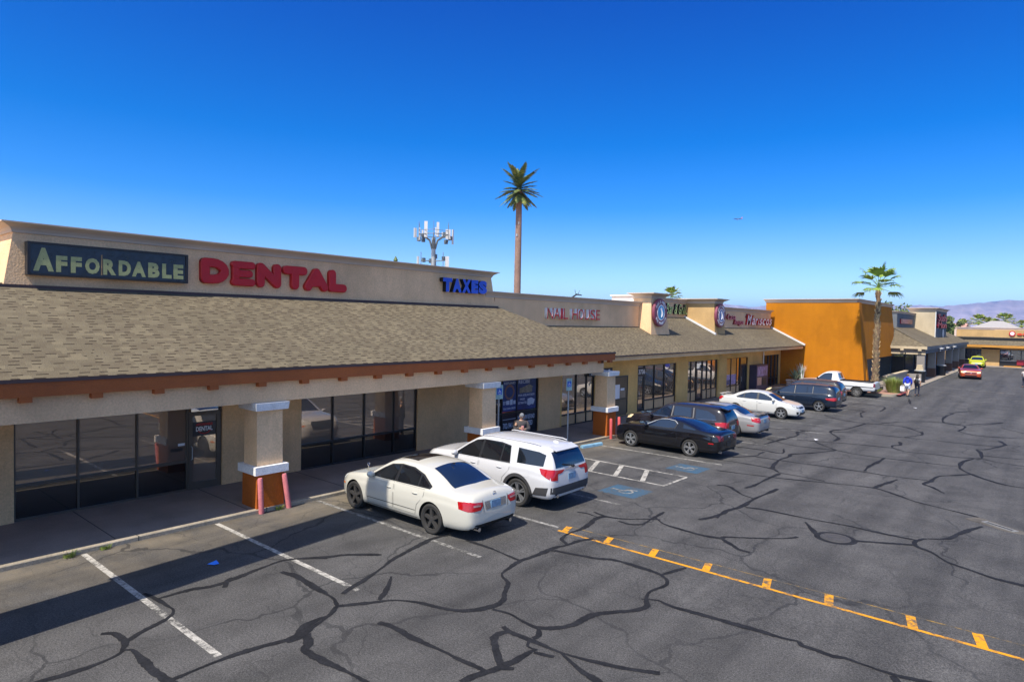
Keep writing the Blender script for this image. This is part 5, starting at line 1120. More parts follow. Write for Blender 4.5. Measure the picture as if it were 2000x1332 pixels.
SUV = dict(L=4.92, W=1.94, Rw=.375, axles=(1.50, -1.36), rim=('twin', 'rim', .72), glass='glass', tumble=.36, tw=.24,
    top=[(-2.46, .66), (-2.44, .98), (-2.40, 1.20), (-2.30, 1.42), (-2.16, 1.62), (-1.9, 1.665), (-1.2, 1.705), (-.3, 1.71), (.25, 1.66), (.7, 1.44), (1.12, 1.19), (1.3, 1.155), (1.9, 1.10), (2.2, 1.02), (2.36, .88), (2.43, .72), (2.46, .55)],
    belt=[(-2.46, .98), (-1.6, 1.08), (0, 1.05), (1.2, 1.02), (2.0, .96), (2.46, .70)], bot=[(-2.46, .50), (-2.40, .36), (-2.2, .30), (2.2, .27), (2.46, .40)],
    plan=[(-2.46, .72), (-2.42, .83), (-2.30, .91), (-1.9, .955), (-1.3, .97), (1.5, .97), (2.0, .92), (2.3, .80), (2.42, .66), (2.46, .52)],
    windows=[[(1.0, 1.075), (.62, 1.34), (.35, 1.49), (.08, 1.545), (.10, 1.09)], [(.01, 1.10), (.0, 1.55), (-.55, 1.55), (-.68, 1.53), (-.68, 1.12)], [(-.73, 1.125), (-.73, 1.525), (-.93, 1.50), (-1.03, 1.14)], [(-1.28, 1.15), (-1.22, 1.52), (-1.9, 1.49), (-2.12, 1.44), (-2.12, 1.16)]],
    dlo=[(1.06, 1.06), (.62, 1.36), (.33, 1.52), (.06, 1.57), (-.60, 1.575), (-.95, 1.53), (-1.06, 1.10)],
    ws=((1.08, .68), (.36, .56)), rw=('B', [(-.66, 1.13), (.66, 1.13), (.60, 1.50), (.40, 1.53), (-.40, 1.53), (-.60, 1.50)]),
    doors=[([(1.12, 1.03), (.07, 1.06), (.07, .42), (1.05, .40), (1.15, .6)], .25), ([(.02, 1.06), (-1.08, 1.09), (-1.05, .92), (-.84, .70), (-.78, .42), (.02, .42)], -.72)],
    tails=[([('B', [(.30, 1.06), (.84, 1.10), (.84, .84), (.62, .82), (.60, .98), (.42, .99)]), ('L', [(-2.40, 1.10), (-2.02, 1.11), (-2.12, .98), (-2.36, .86)])], 'red')], heads=[([('F', [(.4, .98), (.8, 1.0), (.78, .84), (.5, .84)]), ('L', [(2.3, 1.0), (1.95, 1.03), (2.1, .9), (2.3, .86)])], 'clear')],
    extra=[('tailgate_bar', [('B', [(-.62, 1.075), (.62, 1.075), (.58, 1.03), (-.58, 1.03)])], 'chrome', False), ('bumper_cladding', [('B', [(-.85, .66), (.85, .66), (.85, .50), (.5, .45), (-.5, .45), (-.85, .50)])], 'clad', False), ('bumper_cladding', [('L', [(-2.34, .66), (-1.98, .62), (-1.86, .42), (-2.28, .44)])], 'clad', True), ('skid_plate', [('B', [(-.62, .46), (.62, .46), (.7, .38), (-.7, .38)])], 'platew', False), ('rocker_cladding', [('L', [(1.0, .40), (-.9, .40), (-.9, .32), (1.0, .32)])], 'clad', True), ('grille', [('F', [(-.5, .95), (.5, .95), (.45, .66), (-.45, .66)])], 'trim', False), ('side_marker', [('L', [(2.32, .84), (2.16, .87), (2.16, .8), (2.32, .78)])], 'amber', True), ('fuel_door', [('L', [(-1.56, 1.0), (-1.74, 1.0), (-1.74, .84), (-1.56, .84)])], 'paint', True)],
    arch_trim=1, mirror=(.92, 1.08), plate=(-1, .86, 'plate'), exhaust=(.60, -.60), exz=.41)
sv_, bv_, pt_ = car('sport_utility_vehicle', 'bright white sport utility vehicle with dark wheel arch trim beside the white sedan', 'car', SUV, (-12.42, 14.32, gz(14.3)), R(180), PW2, 1.03)
e = MB()
e = MB(); e.ellipsoid((-1.9, 0, 1.665), (.10, .028, .045), 8, 6); e.build('roof_antenna', PW2, sv_)
for s in (-1, 1): e = MB(); e.tube([(.15, s * .60, 1.655), (.05, s * .59, 1.675), (-1.7, s * .59, 1.668), (-1.85, s * .59, 1.64)], .014, 6); e.build('roof_rail', PW2, sv_)
e = MB(); e.prism([(-2.06, 1.58), (-2.30, 1.525), (-2.30, 1.54), (-2.06, 1.625)], 'y', -.50, .50); e.build('spoiler', PW2, sv_)
e = MB(); e.tube([(-2.46, -.05, 1.12), (-2.41, .35, 1.20)], .018, 6); e.ellipsoid((-2.46, -.03, 1.11), (.04, .07, .04), 8, 6); e.build('rear_wiper', CG['trim'], sv_)
e = MB()

CPE = dict(L=4.78, W=1.88, Rw=.345, axles=(1.52, -1.20), rim=('twin', 'rim', .70), glass='glass_b', tumble=.52,
    top=[(-2.39, .66), (-2.38, .88), (-2.34, 1.02), (-2.25, 1.065), (-1.95, 1.075), (-1.6, 1.12), (-1.1, 1.26), (-.6, 1.37), (-.15, 1.405), (.2, 1.37), (.6, 1.19), (.95, 1.03), (1.15, 1.0), (1.7, .955), (2.15, .89), (2.32, .80), (2.385, .66), (2.39, .5)],
    belt=[(-2.39, .88), (-1.6, .99), (-.9, .97), (.3, .94), (1.2, .93), (2.0, .88), (2.39, .68)], bot=[(-2.39, .44), (-2.33, .30), (-2.1, .24), (1.9, .18), (2.25, .17), (2.39, .28)],
    plan=[(-2.39, .66), (-2.36, .78), (-2.25, .86), (-1.9, .92), (-1.2, .94), (1.5, .93), (2.0, .90), (2.25, .83), (2.36, .72), (2.39, .6)],
    dlo=[(.90, .985), (.52, 1.19), (.20, 1.30), (-.12, 1.325), (-.42, 1.30), (-.58, 1.20), (-.52, 1.02), (-.2, .99)], windows=[[(.84, 1.0), (.50, 1.175), (.18, 1.275), (-.14, 1.30), (-.38, 1.275), (-.52, 1.19), (-.47, 1.035), (-.15, 1.01)], [(-.86, 1.07), (-.82, 1.22), (-1.06, 1.16), (-1.42, 1.08), (-1.36, 1.05)]],
    ws=((.92, .66), (.26, .50)), rw=('T', [(-1.75, -.56), (-1.80, 0), (-1.75, .56), (-.68, .47), (-.64, 0), (-.68, -.47)]),
    doors=[([(1.0, .95), (-.56, .985), (-.62, .80), (-.58, .40), (-.45, .32), (.98, .30)], -.40)], hdrop=.14,
    tails=[([('B', [(.44, .92), (.54, .93), (.53, .74), (.44, .74)])], 'redd'), ([('B', [(.56, .93), (.66, .94), (.65, .74), (.56, .74)])], 'redd'), ([('B', [(.68, .94), (.79, .94), (.78, .74), (.68, .74)])], 'redd')], heads=[([('F', [(.42, .80), (.74, .82), (.74, .66), (.44, .64)])], 'clear')],
    extra=[('rear_panel', [('B', [(-.42, .92), (.42, .92), (.42, .74), (-.42, .74)])], 'trim', False), ('side_marker', [('L', [(-2.18, .66), (-1.98, .66), (-1.98, .62), (-2.18, .62)])], 'red', True), ('side_crease', [('L', [(.9, .60), (-.5, .62), (-.5, .605), (.9, .585)])], 'trim', True), ('grille', [('F', [(-.42, .78), (.42, .78), (.42, .62), (-.42, .62)])], 'trim', False)],
    mirror=(.78, 1.0), plate=(-1, .58, 'trim'), exhaust=(.60, -.60), exz=.30)
ms_, bv_, pt_ = car('coupe', 'glossy black fastback coupe with silver twin spoke wheels beside the red bollards', 'car', CPE, (-12.0, 24.72, gz(24.7)), R(177), PB)
e = MB(); n = 30; dl = CPE['dlo']
for s in (-1, 1):
    P = []
    for u, v in dl[:6]:
        h = bv_.ray_cast(Vector((u, 3 * s, v)), Vector((0, -s, 0)))
        if h[0]: P.append(h[0] + h[1] * .008)
    if len(P) > 2: e.tube(P, .012, 5)
e.build('window_moulding', CG['platew'], ms_)
e = MB(); e.ellipsoid((-2.40, 0, .84), (.012, .07, .05), 10, 6); e.build('emblem', CG['chrome'], ms_)
WAG = dict(SUV); WAG.update(L=4.89, W=1.86, Rw=.36, axles=(1.48, -1.41), rim=('thin', 'rim', .70), glass='glass_b', arch_trim=None,
    top=[(-2.445, .66), (-2.43, .98), (-2.38, 1.20), (-2.26, 1.44), (-2.10, 1.62), (-1.8, 1.665), (-1.0, 1.695), (-.2, 1.68), (.3, 1.61), (.75, 1.37), (1.15, 1.13), (1.35, 1.09), (1.9, 1.03), (2.2, .93), (2.36, .78), (2.43, .62), (2.445, .5)],
    belt=[(-2.445, .98), (-1.6, 1.07), (0, 1.03), (1.2, .99), (2.0, .92), (2.445, .68)], plan=[(-2.445, .62), (-2.41, .76), (-2.28, .86), (-1.9, .91), (-1.3, .93), (1.5, .93), (2.0, .87), (2.3, .72), (2.42, .56), (2.445, .42)], bot=[(-2.445, .48), (-2.38, .34), (-2.2, .28), (2.2, .25), (2.445, .38)],
    windows=[[(1.02, 1.05), (.66, 1.30), (.36, 1.46), (.06, 1.525), (.08, 1.06)], [(-.08, 1.07), (-.09, 1.53), (-.85, 1.53), (-.92, 1.09)], [(-1.12, 1.10), (-1.08, 1.51), (-1.6, 1.46), (-1.95, 1.30), (-2.0, 1.14)]], ws=((1.10, .66), (.34, .54)), rw=('B', [(-.60, 1.12), (.60, 1.12), (.53, 1.50), (-.53, 1.50)]),
    doors=[([(1.12, 1.01), (.03, 1.03), (.03, .42), (1.05, .40), (1.15, .6)], .2), ([(-.03, 1.03), (-1.0, 1.06), (-.98, .92), (-.86, .70), (-.8, .42), (-.03, .42)], -.7)],
    tails=[([('B', [(.40, 1.02), (.80, 1.06), (.78, .82), (.48, .82)]), ('L', [(-2.36, 1.05), (-1.98, 1.03), (-2.05, .86), (-2.34, .84)])], 'red')], heads=[([('F', [(.42, .86), (.74, .90), (.72, .74), (.46, .72)]), ('L', [(2.28, .92), (1.86, .96), (2.0, .82), (2.28, .76)])], 'warm')],
    extra=[('tailgate_bar', [('B', [(-.36, .92), (.36, .92), (.36, .89), (-.36, .89)])], 'chrome', False), ('grille', [('F', [(-.4, .8), (.4, .8), (.36, .56), (-.36, .56)])], 'trim', False)], mirror=(.90, 1.05), plate=(-1, .80, 'plate'), exhaust=(.5,), exz=.36)
del WAG['arch_trim']; WAG.pop('dlo', None)
def moulding(bv, root, pts, mat, r=.010, name='window_moulding'):
    for s in (-1, 1):
        P = []
        for u, v in pts:
            h = bv.ray_cast(Vector((u, 3 * s, v)), Vector((0, -s, 0)))
            if h[0]: P.append(h[0] + h[1] * .006)
        if len(P) > 1: e = MB(); e.tube(P, r, 5); e.build(name, mat, root)
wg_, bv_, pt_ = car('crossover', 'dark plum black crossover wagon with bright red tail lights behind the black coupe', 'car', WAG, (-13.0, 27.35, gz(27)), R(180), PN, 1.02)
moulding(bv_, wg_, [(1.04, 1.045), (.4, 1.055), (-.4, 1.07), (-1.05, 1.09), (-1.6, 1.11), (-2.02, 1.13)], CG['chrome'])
moulding(bv_, wg_, [(-.01, 1.06), (-.02, 1.3), (-.02, 1.53)], CG['rim_grey'], .03, 'pillar_reflection'); moulding(bv_, wg_, [(-1.02, 1.09), (-1.0, 1.3), (-.97, 1.53)], CG['rim_grey'], .03, 'pillar_reflection')  # grey strips paint the reflection seen on the dark door pillars
e = MB(); e.prism([(-2.06, 1.61), (-2.42, 1.555), (-2.42, 1.58), (-2.06, 1.66)], 'y', -.58, .58); e.build('spoiler', PN, wg_)
SD2 = dict(SED); SD2.update(L=4.84, W=1.79, Rw=.325, rim=('wide', 'rim', .70), tw=.21, glass='glass_b', sunroof=[(.2, -.3), (.2, .3), (.18, .3), (.18, -.3)],
    top=[(-2.42, .62), (-2.40, .84), (-2.35, .98), (-2.2, 1.03), (-1.85, 1.045), (-1.6, 1.08), (-1.25, 1.25), (-.85, 1.38), (-.4, 1.425), (.1, 1.42), (.45, 1.36), (.85, 1.16), (1.15, 1.01), (1.35, .96), (1.8, .89), (2.15, .80), (2.33, .68), (2.40, .56), (2.42, .46)],
    plan=[(-2.42, .64), (-2.38, .75), (-2.26, .82), (-1.9, .87), (-1.27, .895), (1.3, .895), (1.9, .85), (2.2, .75), (2.36, .62), (2.42, .46)], axles=(1.48, -1.27),
    dlo=[(1.02, .945), (.66, 1.15), (.38, 1.275), (.0, 1.32), (-.45, 1.31), (-.85, 1.22), (-1.2, 1.04), (-1.15, .985), (.4, .955)], windows=[[(.94, .965), (.62, 1.14), (.36, 1.25), (.05, 1.30), (.08, .975)], [(-.03, .98), (-.02, 1.30), (-.42, 1.29), (-.82, 1.20), (-1.08, 1.04), (-1.05, 1.0)]],
    tails=[([('B', [(.52, .92), (.80, .94), (.80, .74), (.56, .72)]), ('L', [(-2.34, .94), (-2.06, .92), (-2.1, .78), (-2.34, .74)])], 'red')], extra=[('bumper_trim', [('B', [(-.6, .36), (.6, .36), (.5, .28), (-.5, .28)])], 'trim', False), ('grille', [('F', [(-.42, .64), (.42, .64), (.36, .48), (-.36, .48)])], 'trim', False), ('side_marker', [('L', [(-2.2, .62), (-1.9, .62), (-1.9, .575), (-2.2, .575)])], 'red', True), ('side_moulding', [('L', [(1.0, .55), (-.72, .57), (-.72, .53), (1.0, .51)])], 'gap', True)])
del SD2['sunroof']
s2_, bv_, pt_ = car('sedan', 'dusty silver sedan with a trunk spoiler between the black wagon and the white compact', 'car', SD2, (-12.72, 30.6, gz(30.5)), R(180), PS, 1.02)
e = MB(); e.prism([(-2.14, 1.06), (-2.38, 1.085), (-2.38, 1.105), (-2.12, 1.085)], 'y', -.66, .66)
for y in (-.55, .55): e.box(-2.34, -2.22, y - .03, y + .03, .98, 1.07)
e.build('spoiler', PS, s2_)
CMP = dict(SED); CMP.update(L=4.60, W=1.76, Rw=.32, rim=('wide', 'rim', .70), tw=.205, glass='glass_b', rglass='glass_b', ws_mat=None, axles=(1.38, -1.22),
    top=[(-2.30, .64), (-2.29, .88), (-2.25, 1.02), (-2.1, 1.07), (-1.8, 1.09), (-1.5, 1.16), (-1.15, 1.32), (-.75, 1.43), (-.25, 1.465), (.2, 1.44), (.55, 1.33), (.95, 1.13), (1.25, 1.0), (1.45, .955), (1.85, .86), (2.1, .76), (2.23, .64), (2.29, .52), (2.30, .44)],
    belt=[(-2.30, .90), (-1.6, .985), (-.6, .965), (.4, .94), (1.2, .91), (2.0, .78), (2.30, .60)], bot=[(-2.30, .44), (-2.24, .31), (-2.0, .24), (1.8, .20), (2.15, .20), (2.30, .3)],
    plan=[(-2.30, .64), (-2.26, .74), (-2.12, .82), (-1.8, .86), (-1.2, .88), (1.2, .88), (1.8, .84), (2.05, .76), (2.22, .62), (2.30, .46)],
    dlo=[(1.08, .965), (.72, 1.17), (.44, 1.30), (.1, 1.365), (-.4, 1.36), (-.8, 1.27), (-1.22, 1.07), (-1.16, 1.0), (.4, .975)], windows=[[(1.0, .985), (.70, 1.15), (.42, 1.275), (.08, 1.34), (.10, .995)], [(-.02, 1.0), (-.02, 1.34), (-.4, 1.33), (-.72, 1.255), (-.74, 1.02)], [(-.79, 1.025), (-.78, 1.235), (-1.12, 1.06)]],
    ws=((1.2, .64), (.55, .52)), rw=('T', [(-1.55, -.56), (-1.60, 0), (-1.55, .56), (-.85, .48), (-.82, 0), (-.85, -.48)]),
    doors=[([(1.1, .94), (.06, .965), (.06, .36), (1.0, .33), (1.12, .5)], .2), ([(.01, .965), (-.98, .985), (-.95, .80), (-.80, .60), (-.72, .36), (.01, .36)], -.7)],
    tails=[([('B', [(.48, .98), (.80, 1.0), (.80, .80), (.56, .80)]), ('L', [(-2.24, 1.0), (-2.0, .99), (-2.06, .86), (-2.24, .82)])], 'red')], heads=[([('F', [(.40, .70), (.70, .80), (.72, .64), (.46, .58)]), ('L', [(2.12, .80), (1.74, .86), (1.9, .74), (2.12, .66)])], 'clear')],
    extra=[('grille', [('F', [(-.38, .70), (.38, .70), (.34, .60), (-.34, .60)])], 'trim', False), ('lower_grille', [('F', [(-.45, .42), (.45, .42), (.5, .28), (-.5, .28)])], 'trim', False), ('fog_lamp', [('F', [(.56, .46), (.68, .46), (.66, .32), (.56, .32)])], 'trim', True), ('wiper_cowl', [('T', [(1.30, -.6), (1.30, .6), (1.24, .62), (1.24, -.62)])], 'trim', False)],
    mirror=(.95, 1.0), plate=(1, .47, 'plate'), exhaust=())
del CMP['sunroof']; CMP['heads'].append(([('F', [(.46, .68), (.66, .74), (.66, .68), (.48, .62)])], 'trim'))
c1_, bv_, pt_ = car('sedan', 'white compact sedan with a small rear spoiler backed into its bay', 'car', CMP, (-13.05, 38.2, gz(38)), 0, PW3, 1.0)
e = MB(); e.prism([(-2.05, 1.11), (-2.28, 1.13), (-2.28, 1.155), (-2.03, 1.135)], 'y', -.62, .62)
for y in (-.52, .52): e.box(-2.24, -2.12, y - .03, y + .03, 1.02, 1.12)
e.build('spoiler', PW3, c1_)
VAN = dict(WAG); VAN.update(L=4.59, W=1.76, Rw=.325, axles=(1.38, -1.37), rim=('thin', 'rim', .74), tw=.21, glass='glass_b',
    top=[(-2.295, .64), (-2.28, .96), (-2.24, 1.20), (-2.14, 1.42), (-1.98, 1.54), (-1.7, 1.59), (-1.0, 1.625), (-.2, 1.62), (.3, 1.55), (.8, 1.33), (1.25, 1.09), (1.45, 1.02), (1.9, .90), (2.1, .80), (2.22, .68), (2.28, .55), (2.295, .46)],
    belt=[(-2.295, .96), (-1.6, 1.04), (0, .99), (1.2, .94), (2.0, .82), (2.295, .62)], plan=[(-2.295, .62), (-2.26, .74), (-2.14, .82), (-1.8, .865), (-1.3, .88), (1.3, .88), (1.8, .84), (2.08, .74), (2.23, .6), (2.295, .44)],
    windows=[[(1.15, 1.0), (.70, 1.28), (.40, 1.42), (.12, 1.47), (.12, 1.02)], [(0, 1.03), (0, 1.48), (-.62, 1.48), (-.62, 1.05)], [(-.68, 1.055), (-.68, 1.48), (-.95, 1.475), (-.95, 1.07)], [(-1.02, 1.08), (-1.02, 1.47), (-1.5, 1.44), (-1.75, 1.38), (-1.80, 1.10)]], ws=((1.28, .64), (.36, .52)), rw=('B', [(-.56, 1.06), (.56, 1.06), (.50, 1.40), (-.50, 1.40)]),
    doors=[([(1.2, .96), (.06, .99), (.06, .40), (1.0, .36), (1.15, .55)], .2), ([(0, .99), (-1.0, 1.03), (-.98, .88), (-.84, .66), (-.78, .40), (0, .40)], -.15)],
    tails=[([('B', [(.42, .86), (.78, .90), (.76, .72), (.50, .72)]), ('L', [(-2.24, .90), (-1.72, .84), (-1.80, .74), (-2.22, .70)])], 'red')], heads=[([('F', [(.42, .74), (.68, .78), (.66, .64), (.46, .62)]), ('L', [(2.1, .82), (1.75, .86), (1.9, .74), (2.1, .68)])], 'clear')], extra=[('bumper_trim', [('B', [(-.6, .42), (.6, .42), (.5, .34), (-.5, .34)])], 'trim', False)], mirror=(1.02, 1.02), roof_patch=([(.2, -.52), (.2, .52), (-1.75, .5), (-1.75, -.5)], PBR))
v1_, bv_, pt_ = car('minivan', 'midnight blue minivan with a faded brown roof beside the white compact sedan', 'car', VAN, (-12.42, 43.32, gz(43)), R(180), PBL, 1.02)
moulding(bv_, v1_, [(.06, 1.0), (.06, 1.25), (.06, 1.47)], CG['rim_grey'], .025, 'pillar_reflection'); moulding(bv_, v1_, [(-.985, 1.07), (-.98, 1.3), (-.98, 1.47)], CG['rim_grey'], .02, 'pillar_reflection')  # grey pillar strips stand in for reflections on the dark body
moulding(bv_, v1_, [(1.17, .99), (.4, 1.005), (-.4, 1.03), (-1.0, 1.065), (-1.82, 1.09)], CG['rim_grey'], .008)
S3 = dict(WAG); S3.update(roof_patch=([(.2, -.55), (.2, .55), (-1.9, .52), (-1.9, -.52)], PBR))
v2_, bv_, pt_ = car('crossover', 'dusty black crossover with red tail lights between the blue minivan and the white pickup', 'car', S3, (-12.95, 46.3, gz(46)), R(180), PBK, 1.02)
moulding(bv_, v2_, [(1.02, 1.06), (.66, 1.31), (.36, 1.47), (.0, 1.54), (-.9, 1.53), (-1.6, 1.45), (-1.97, 1.30)], CG['chrome'])
PU = dict(L=5.70, W=1.99, Rw=.375, axles=(1.90, -1.62), rim=('thin', 'rim_grey', .62, 8), glass='glass_b', tumble=.34, tw=.25, arch=1.18, bed=(-2.70, -.42, .80, .78),
    top=[(-2.85, .98), (-2.83, 1.14), (-2.78, 1.18), (-.40, 1.19), (-.34, 1.22), (-.30, 1.55), (-.22, 1.76), (.05, 1.81), (.50, 1.78), (.80, 1.66), (1.15, 1.36), (1.38, 1.19), (1.55, 1.165), (2.3, 1.10), (2.62, 1.03), (2.76, .90), (2.83, .72), (2.85, .6)],
    belt=[(-2.85, 1.04), (-.4, 1.09), (.4, 1.10), (1.3, 1.08), (2.3, 1.0), (2.85, .78)], bot=[(-2.85, .54), (-2.7, .46), (2.6, .40), (2.85, .48)],
    plan=[(-2.85, .90), (-2.81, .96), (-2.7, .985), (-1.6, .995), (1.9, .995), (2.4, .95), (2.7, .86), (2.82, .74), (2.85, .64)],
    windows=[[(1.20, 1.14), (.86, 1.47), (.68, 1.60), (.40, 1.66), (.12, 1.66), (.12, 1.15)]], ws=((1.36, .74), (.78, .62)), rw=('B', [(-.58, 1.27), (.58, 1.27), (.54, 1.66), (-.54, 1.66)]),
    doors=[([(1.35, 1.09), (.02, 1.11), (.02, .50), (1.30, .50)], .2)], tails=[([('B', [(.84, 1.08), (.96, 1.08), (.96, .80), (.84, .80)]), ('L', [(-2.82, 1.08), (-2.72, 1.08), (-2.72, .80), (-2.82, .80)])], 'redd')], heads=[([('F', [(.5, .92), (.8, .94), (.78, .76), (.52, .76)])], 'clear')],
    extra=[('bed_rail_cap', [('T', [(-2.80, .86), (-.42, .86), (-.42, .91), (-2.80, .91)])], 'trim', False), ('bed_rail_cap', [('T', [(-2.80, -.86), (-.42, -.86), (-.42, -.91), (-2.80, -.91)])], 'trim', False), ('lower_trim', [('L', [(1.2, .56), (-1.1, .56), (-1.1, .47), (1.2, .47)])], 'plate', True), ('tailgate', [('B', [(-.80, 1.12), (.80, 1.12), (.80, .72), (-.80, .72)])], 'paint', False)],
    mirror=(1.12, 1.22), mirror_mat=CG['trim'], plate=(-1, .56, 'plate'), handle_mat=CG['trim'])
pk_, bv_, pt_ = car('pickup_truck', 'old white single cab pickup parked below the orange wall', 'pickup', PU, (-12.85, 54.3 - .15, gz(53)), R(180), PWP, 1.0)
e = MB(); e.box(-2.98, -2.84, -.92, .92, .50, .68); e.build('rear_bumper', CG['chrome'], pk_)
CP2 = dict(CPE); CP2.update(heads=[([('F', [(.48, .74), (.80, .80), (.80, .62), (.52, .60)])], 'warm')], extra=[('grille', [('F', [(-.45, .66), (-.06, .64), (-.06, .54), (-.45, .54)])], 'trim', False), ('grille', [('F', [(.06, .64), (.45, .66), (.45, .54), (.06, .54)])], 'trim', False), ('lower_grille', [('F', [(-.5, .42), (.5, .42), (.5, .3), (-.5, .3)])], 'trim', False)], tails=[], plate=(-1, .58, 'plate'), exhaust=(), rim=('wide', 'rim_dk', .70), glass='glass')
o1_, bv_, pt_ = car('coupe', 'burnt orange coupe with headlights driving down the lane towards the viewer', 'car', CP2, (-6.75, 82.1, 0), R(-83), PO, 1.02)
e = MB(); e.add([(2.385, 0, .70), (2.385, -.09, .58), (2.385, .09, .58), (2.40, 0, .62)], [(0, 1, 3), (0, 3, 2), (1, 2, 3)]); e.build('emblem', CG['chrome'], o1_)
y1_, bv_, pt_ = car('sedan', 'acid yellow sedan parked nose out before the far shop building', 'car', dict(CMP, heads=[([('F', [(.40, .72), (.74, .80), (.74, .74), (.46, .66)])], 'trim')], extra=[('lower_grille', [('F', [(-.45, .46), (.45, .46), (.5, .30), (-.5, .30)])], 'trim', False), ('fog_lamp', [('F', [(.52, .46), (.72, .48), (.68, .34), (.56, .34)])], 'trim', True), ('grille', [('F', [(-.40, .72), (.40, .72), (.36, .66), (-.36, .66)])], 'trim', False)]), (-8.0, 107.1, 0), R(-88), PY, 1.04)
# ------------------------------------------------------------------ palms, trees, plants
def frond_feather(m, base, yaw, pitch, length, droop, width, mats, n=15, lw=.05):
    """arching rachis with leaflets on both sides (faux date palm)"""
    P = []; d = Vector((math.cos(yaw) * math.cos(pitch), math.sin(yaw) * math.cos(pitch), math.sin(pitch))); p = Vector(base)
    for i in range(n + 1):
        P.append(p.copy()); p = p + d * length / n; d = (d + Vector((0, 0, -droop / n))).normalized()
    m.tube(P, [.035 * length / 3 * (1 - .8 * i / n) for i in range(n + 1)], 5, mats[0])
    for i in range(1, n + 1):
        t = (P[i] - P[i - 1]).normalized(); s = t.cross(Vector((0, 0, 1))).normalized(); u = s.cross(t)
        w = width * math.sin(math.pi * min(.97, .12 + .85 * i / n)) ** .6
        for sd in (-1, 1):
            for q in (0, .5):
                b = P[i - 1].lerp(P[i], q); e = b + s * sd * w + t * w * .55 - u * w * (.1 + .25 * rnd.random()); c = t * lw * length / 3
                m.add([b - c, b + c, e + c * .3, e], [(0, 1, 2, 3)], mats[1 if rnd.random() < .7 else 2])
def frond_fan(m, base, yaw, pitch, stem, rad, mats, n=18, spread=150, dead=0):
    d = Vector((math.cos(yaw) * math.cos(pitch), math.sin(yaw) * math.cos(pitch), math.sin(pitch)))
    P = [Vector(base) + d * stem * t + Vector((0, 0, -.10 * stem * t * t)) for t in (0, .5, 1)]
    m.tube(P, [.03, .02, .015], 5, mats[0])
    t = (P[2] - P[1]).normalized(); s = t.cross(Vector((0, 0, 1))).normalized(); u = s.cross(t)
    for i in range(n):
        a = R(-spread / 2 + spread * i / (n - 1)); L = rad * (.62 + .38 * math.cos(a * .7)) * (.85 + .3 * rnd.random())
        dr = (t * math.cos(a) + s * math.sin(a)).normalized(); w = s * math.cos(a) - t * math.sin(a)
        q0 = P[2]; q1 = q0 + dr * L * .62 + u * L * .05; q2 = q0 + dr * L * .9 - Vector((0, 0, L * (.03 + .08 * rnd.random()))); q3 = q0 + dr * L * 1.04 - Vector((0, 0, L * (.14 + .22 * rnd.random())))
        k = rad * .058; mt = mats[1 if rnd.random() < .75 else 2] if not dead else mats[2]
        m.add([q0, q1 - w * k, q1 + w * k, q2 - w * k * .6, q2 + w * k * .6, q3], [(0, 1, 2), (1, 3, 4, 2), (3, 5, 4)], mt)
def fan_palm(name, label, loc, H, r0, r1, crown_r, nf=34, lean=(0, 0), group=None, boots=True, dry=6):
    t = thing(name, label, 'palm tree', loc, 0, group); m = MB(); n = 24
    P = [Vector((lean[0] * (i / n) ** 2 + .03 * math.sin(i), lean[1] * (i / n) ** 2, H * i / n)) for i in range(n + 1)]
    rr = [r0 * (1.25 if i == 0 else 1.08 if i == 1 else 1) + (r1 - r0) * i / n for i in range(n + 1)]
    m.tube([P[0] - Vector((0, 0, .2))] + P, [rr[0]] + rr, 14)
    if boots:
        for i in range(int(H * 34)):
            z = H * (.03 + .95 * rnd.random()); f = z / H; a = rnd.random() * 6.283; rad = r0 + (r1 - r0) * f
            c = Vector((lean[0] * f * f, lean[1] * f * f, z)); o = Vector((math.cos(a), math.sin(a), 0)); s = Vector((-o.y, o.x, 0))
            b = c + o * rad * .9; tip = b + o * (.07 + .07 * rnd.random()) + Vector((0, 0, .16 + .1 * rnd.random())); w = .06 + .035 * rnd.random()
            m.add([b - s * w - Vector((0, 0, .05)), b + s * w - Vector((0, 0, .05)), tip + s * w * .5, tip - s * w * .5, b + Vector((0, 0, .07))], [(0, 1, 2, 3), (0, 3, 4), (1, 4, 2), (3, 2, 4)], 1)
    m.build('trunk', [M['bark'], M['bark_boot']], t)
    m = MB(); top = P[-1]
    for i in range(nf):
        pit = R(76 - 88 * (i / nf) ** .85 + rnd.uniform(-8, 8)); yaw = i * 2.399 + rnd.uniform(-.25, .25)
        frond_fan(m, top + Vector((0, 0, .1 + .25 * (1 - i / nf))), yaw, pit, crown_r * .50 * rnd.uniform(.85, 1.2), crown_r * .46, (0, 1, 2), 18, 120)
    for i in range(dry): frond_fan(m, top, rnd.random() * 6.28, R(-30 - 35 * rnd.random()), crown_r * .4, crown_r * .5, (0, 2, 2), 10, 110, 1)
    m.build('crown', [M['leaf'], M['leaf'], M['leaf_y'] if dry else pbr('palm_leaf_bright', (.17, .26, .03), .6, .3, 2)], t)
    return t
fan_palm('fan_palm', 'fan palm with a rough sunlit trunk on the gravel island by the orange wall', (-10.5, 55.7, .03), 7.9, .225, .14, 2.0, 18, (0, .1), None, True, 0)
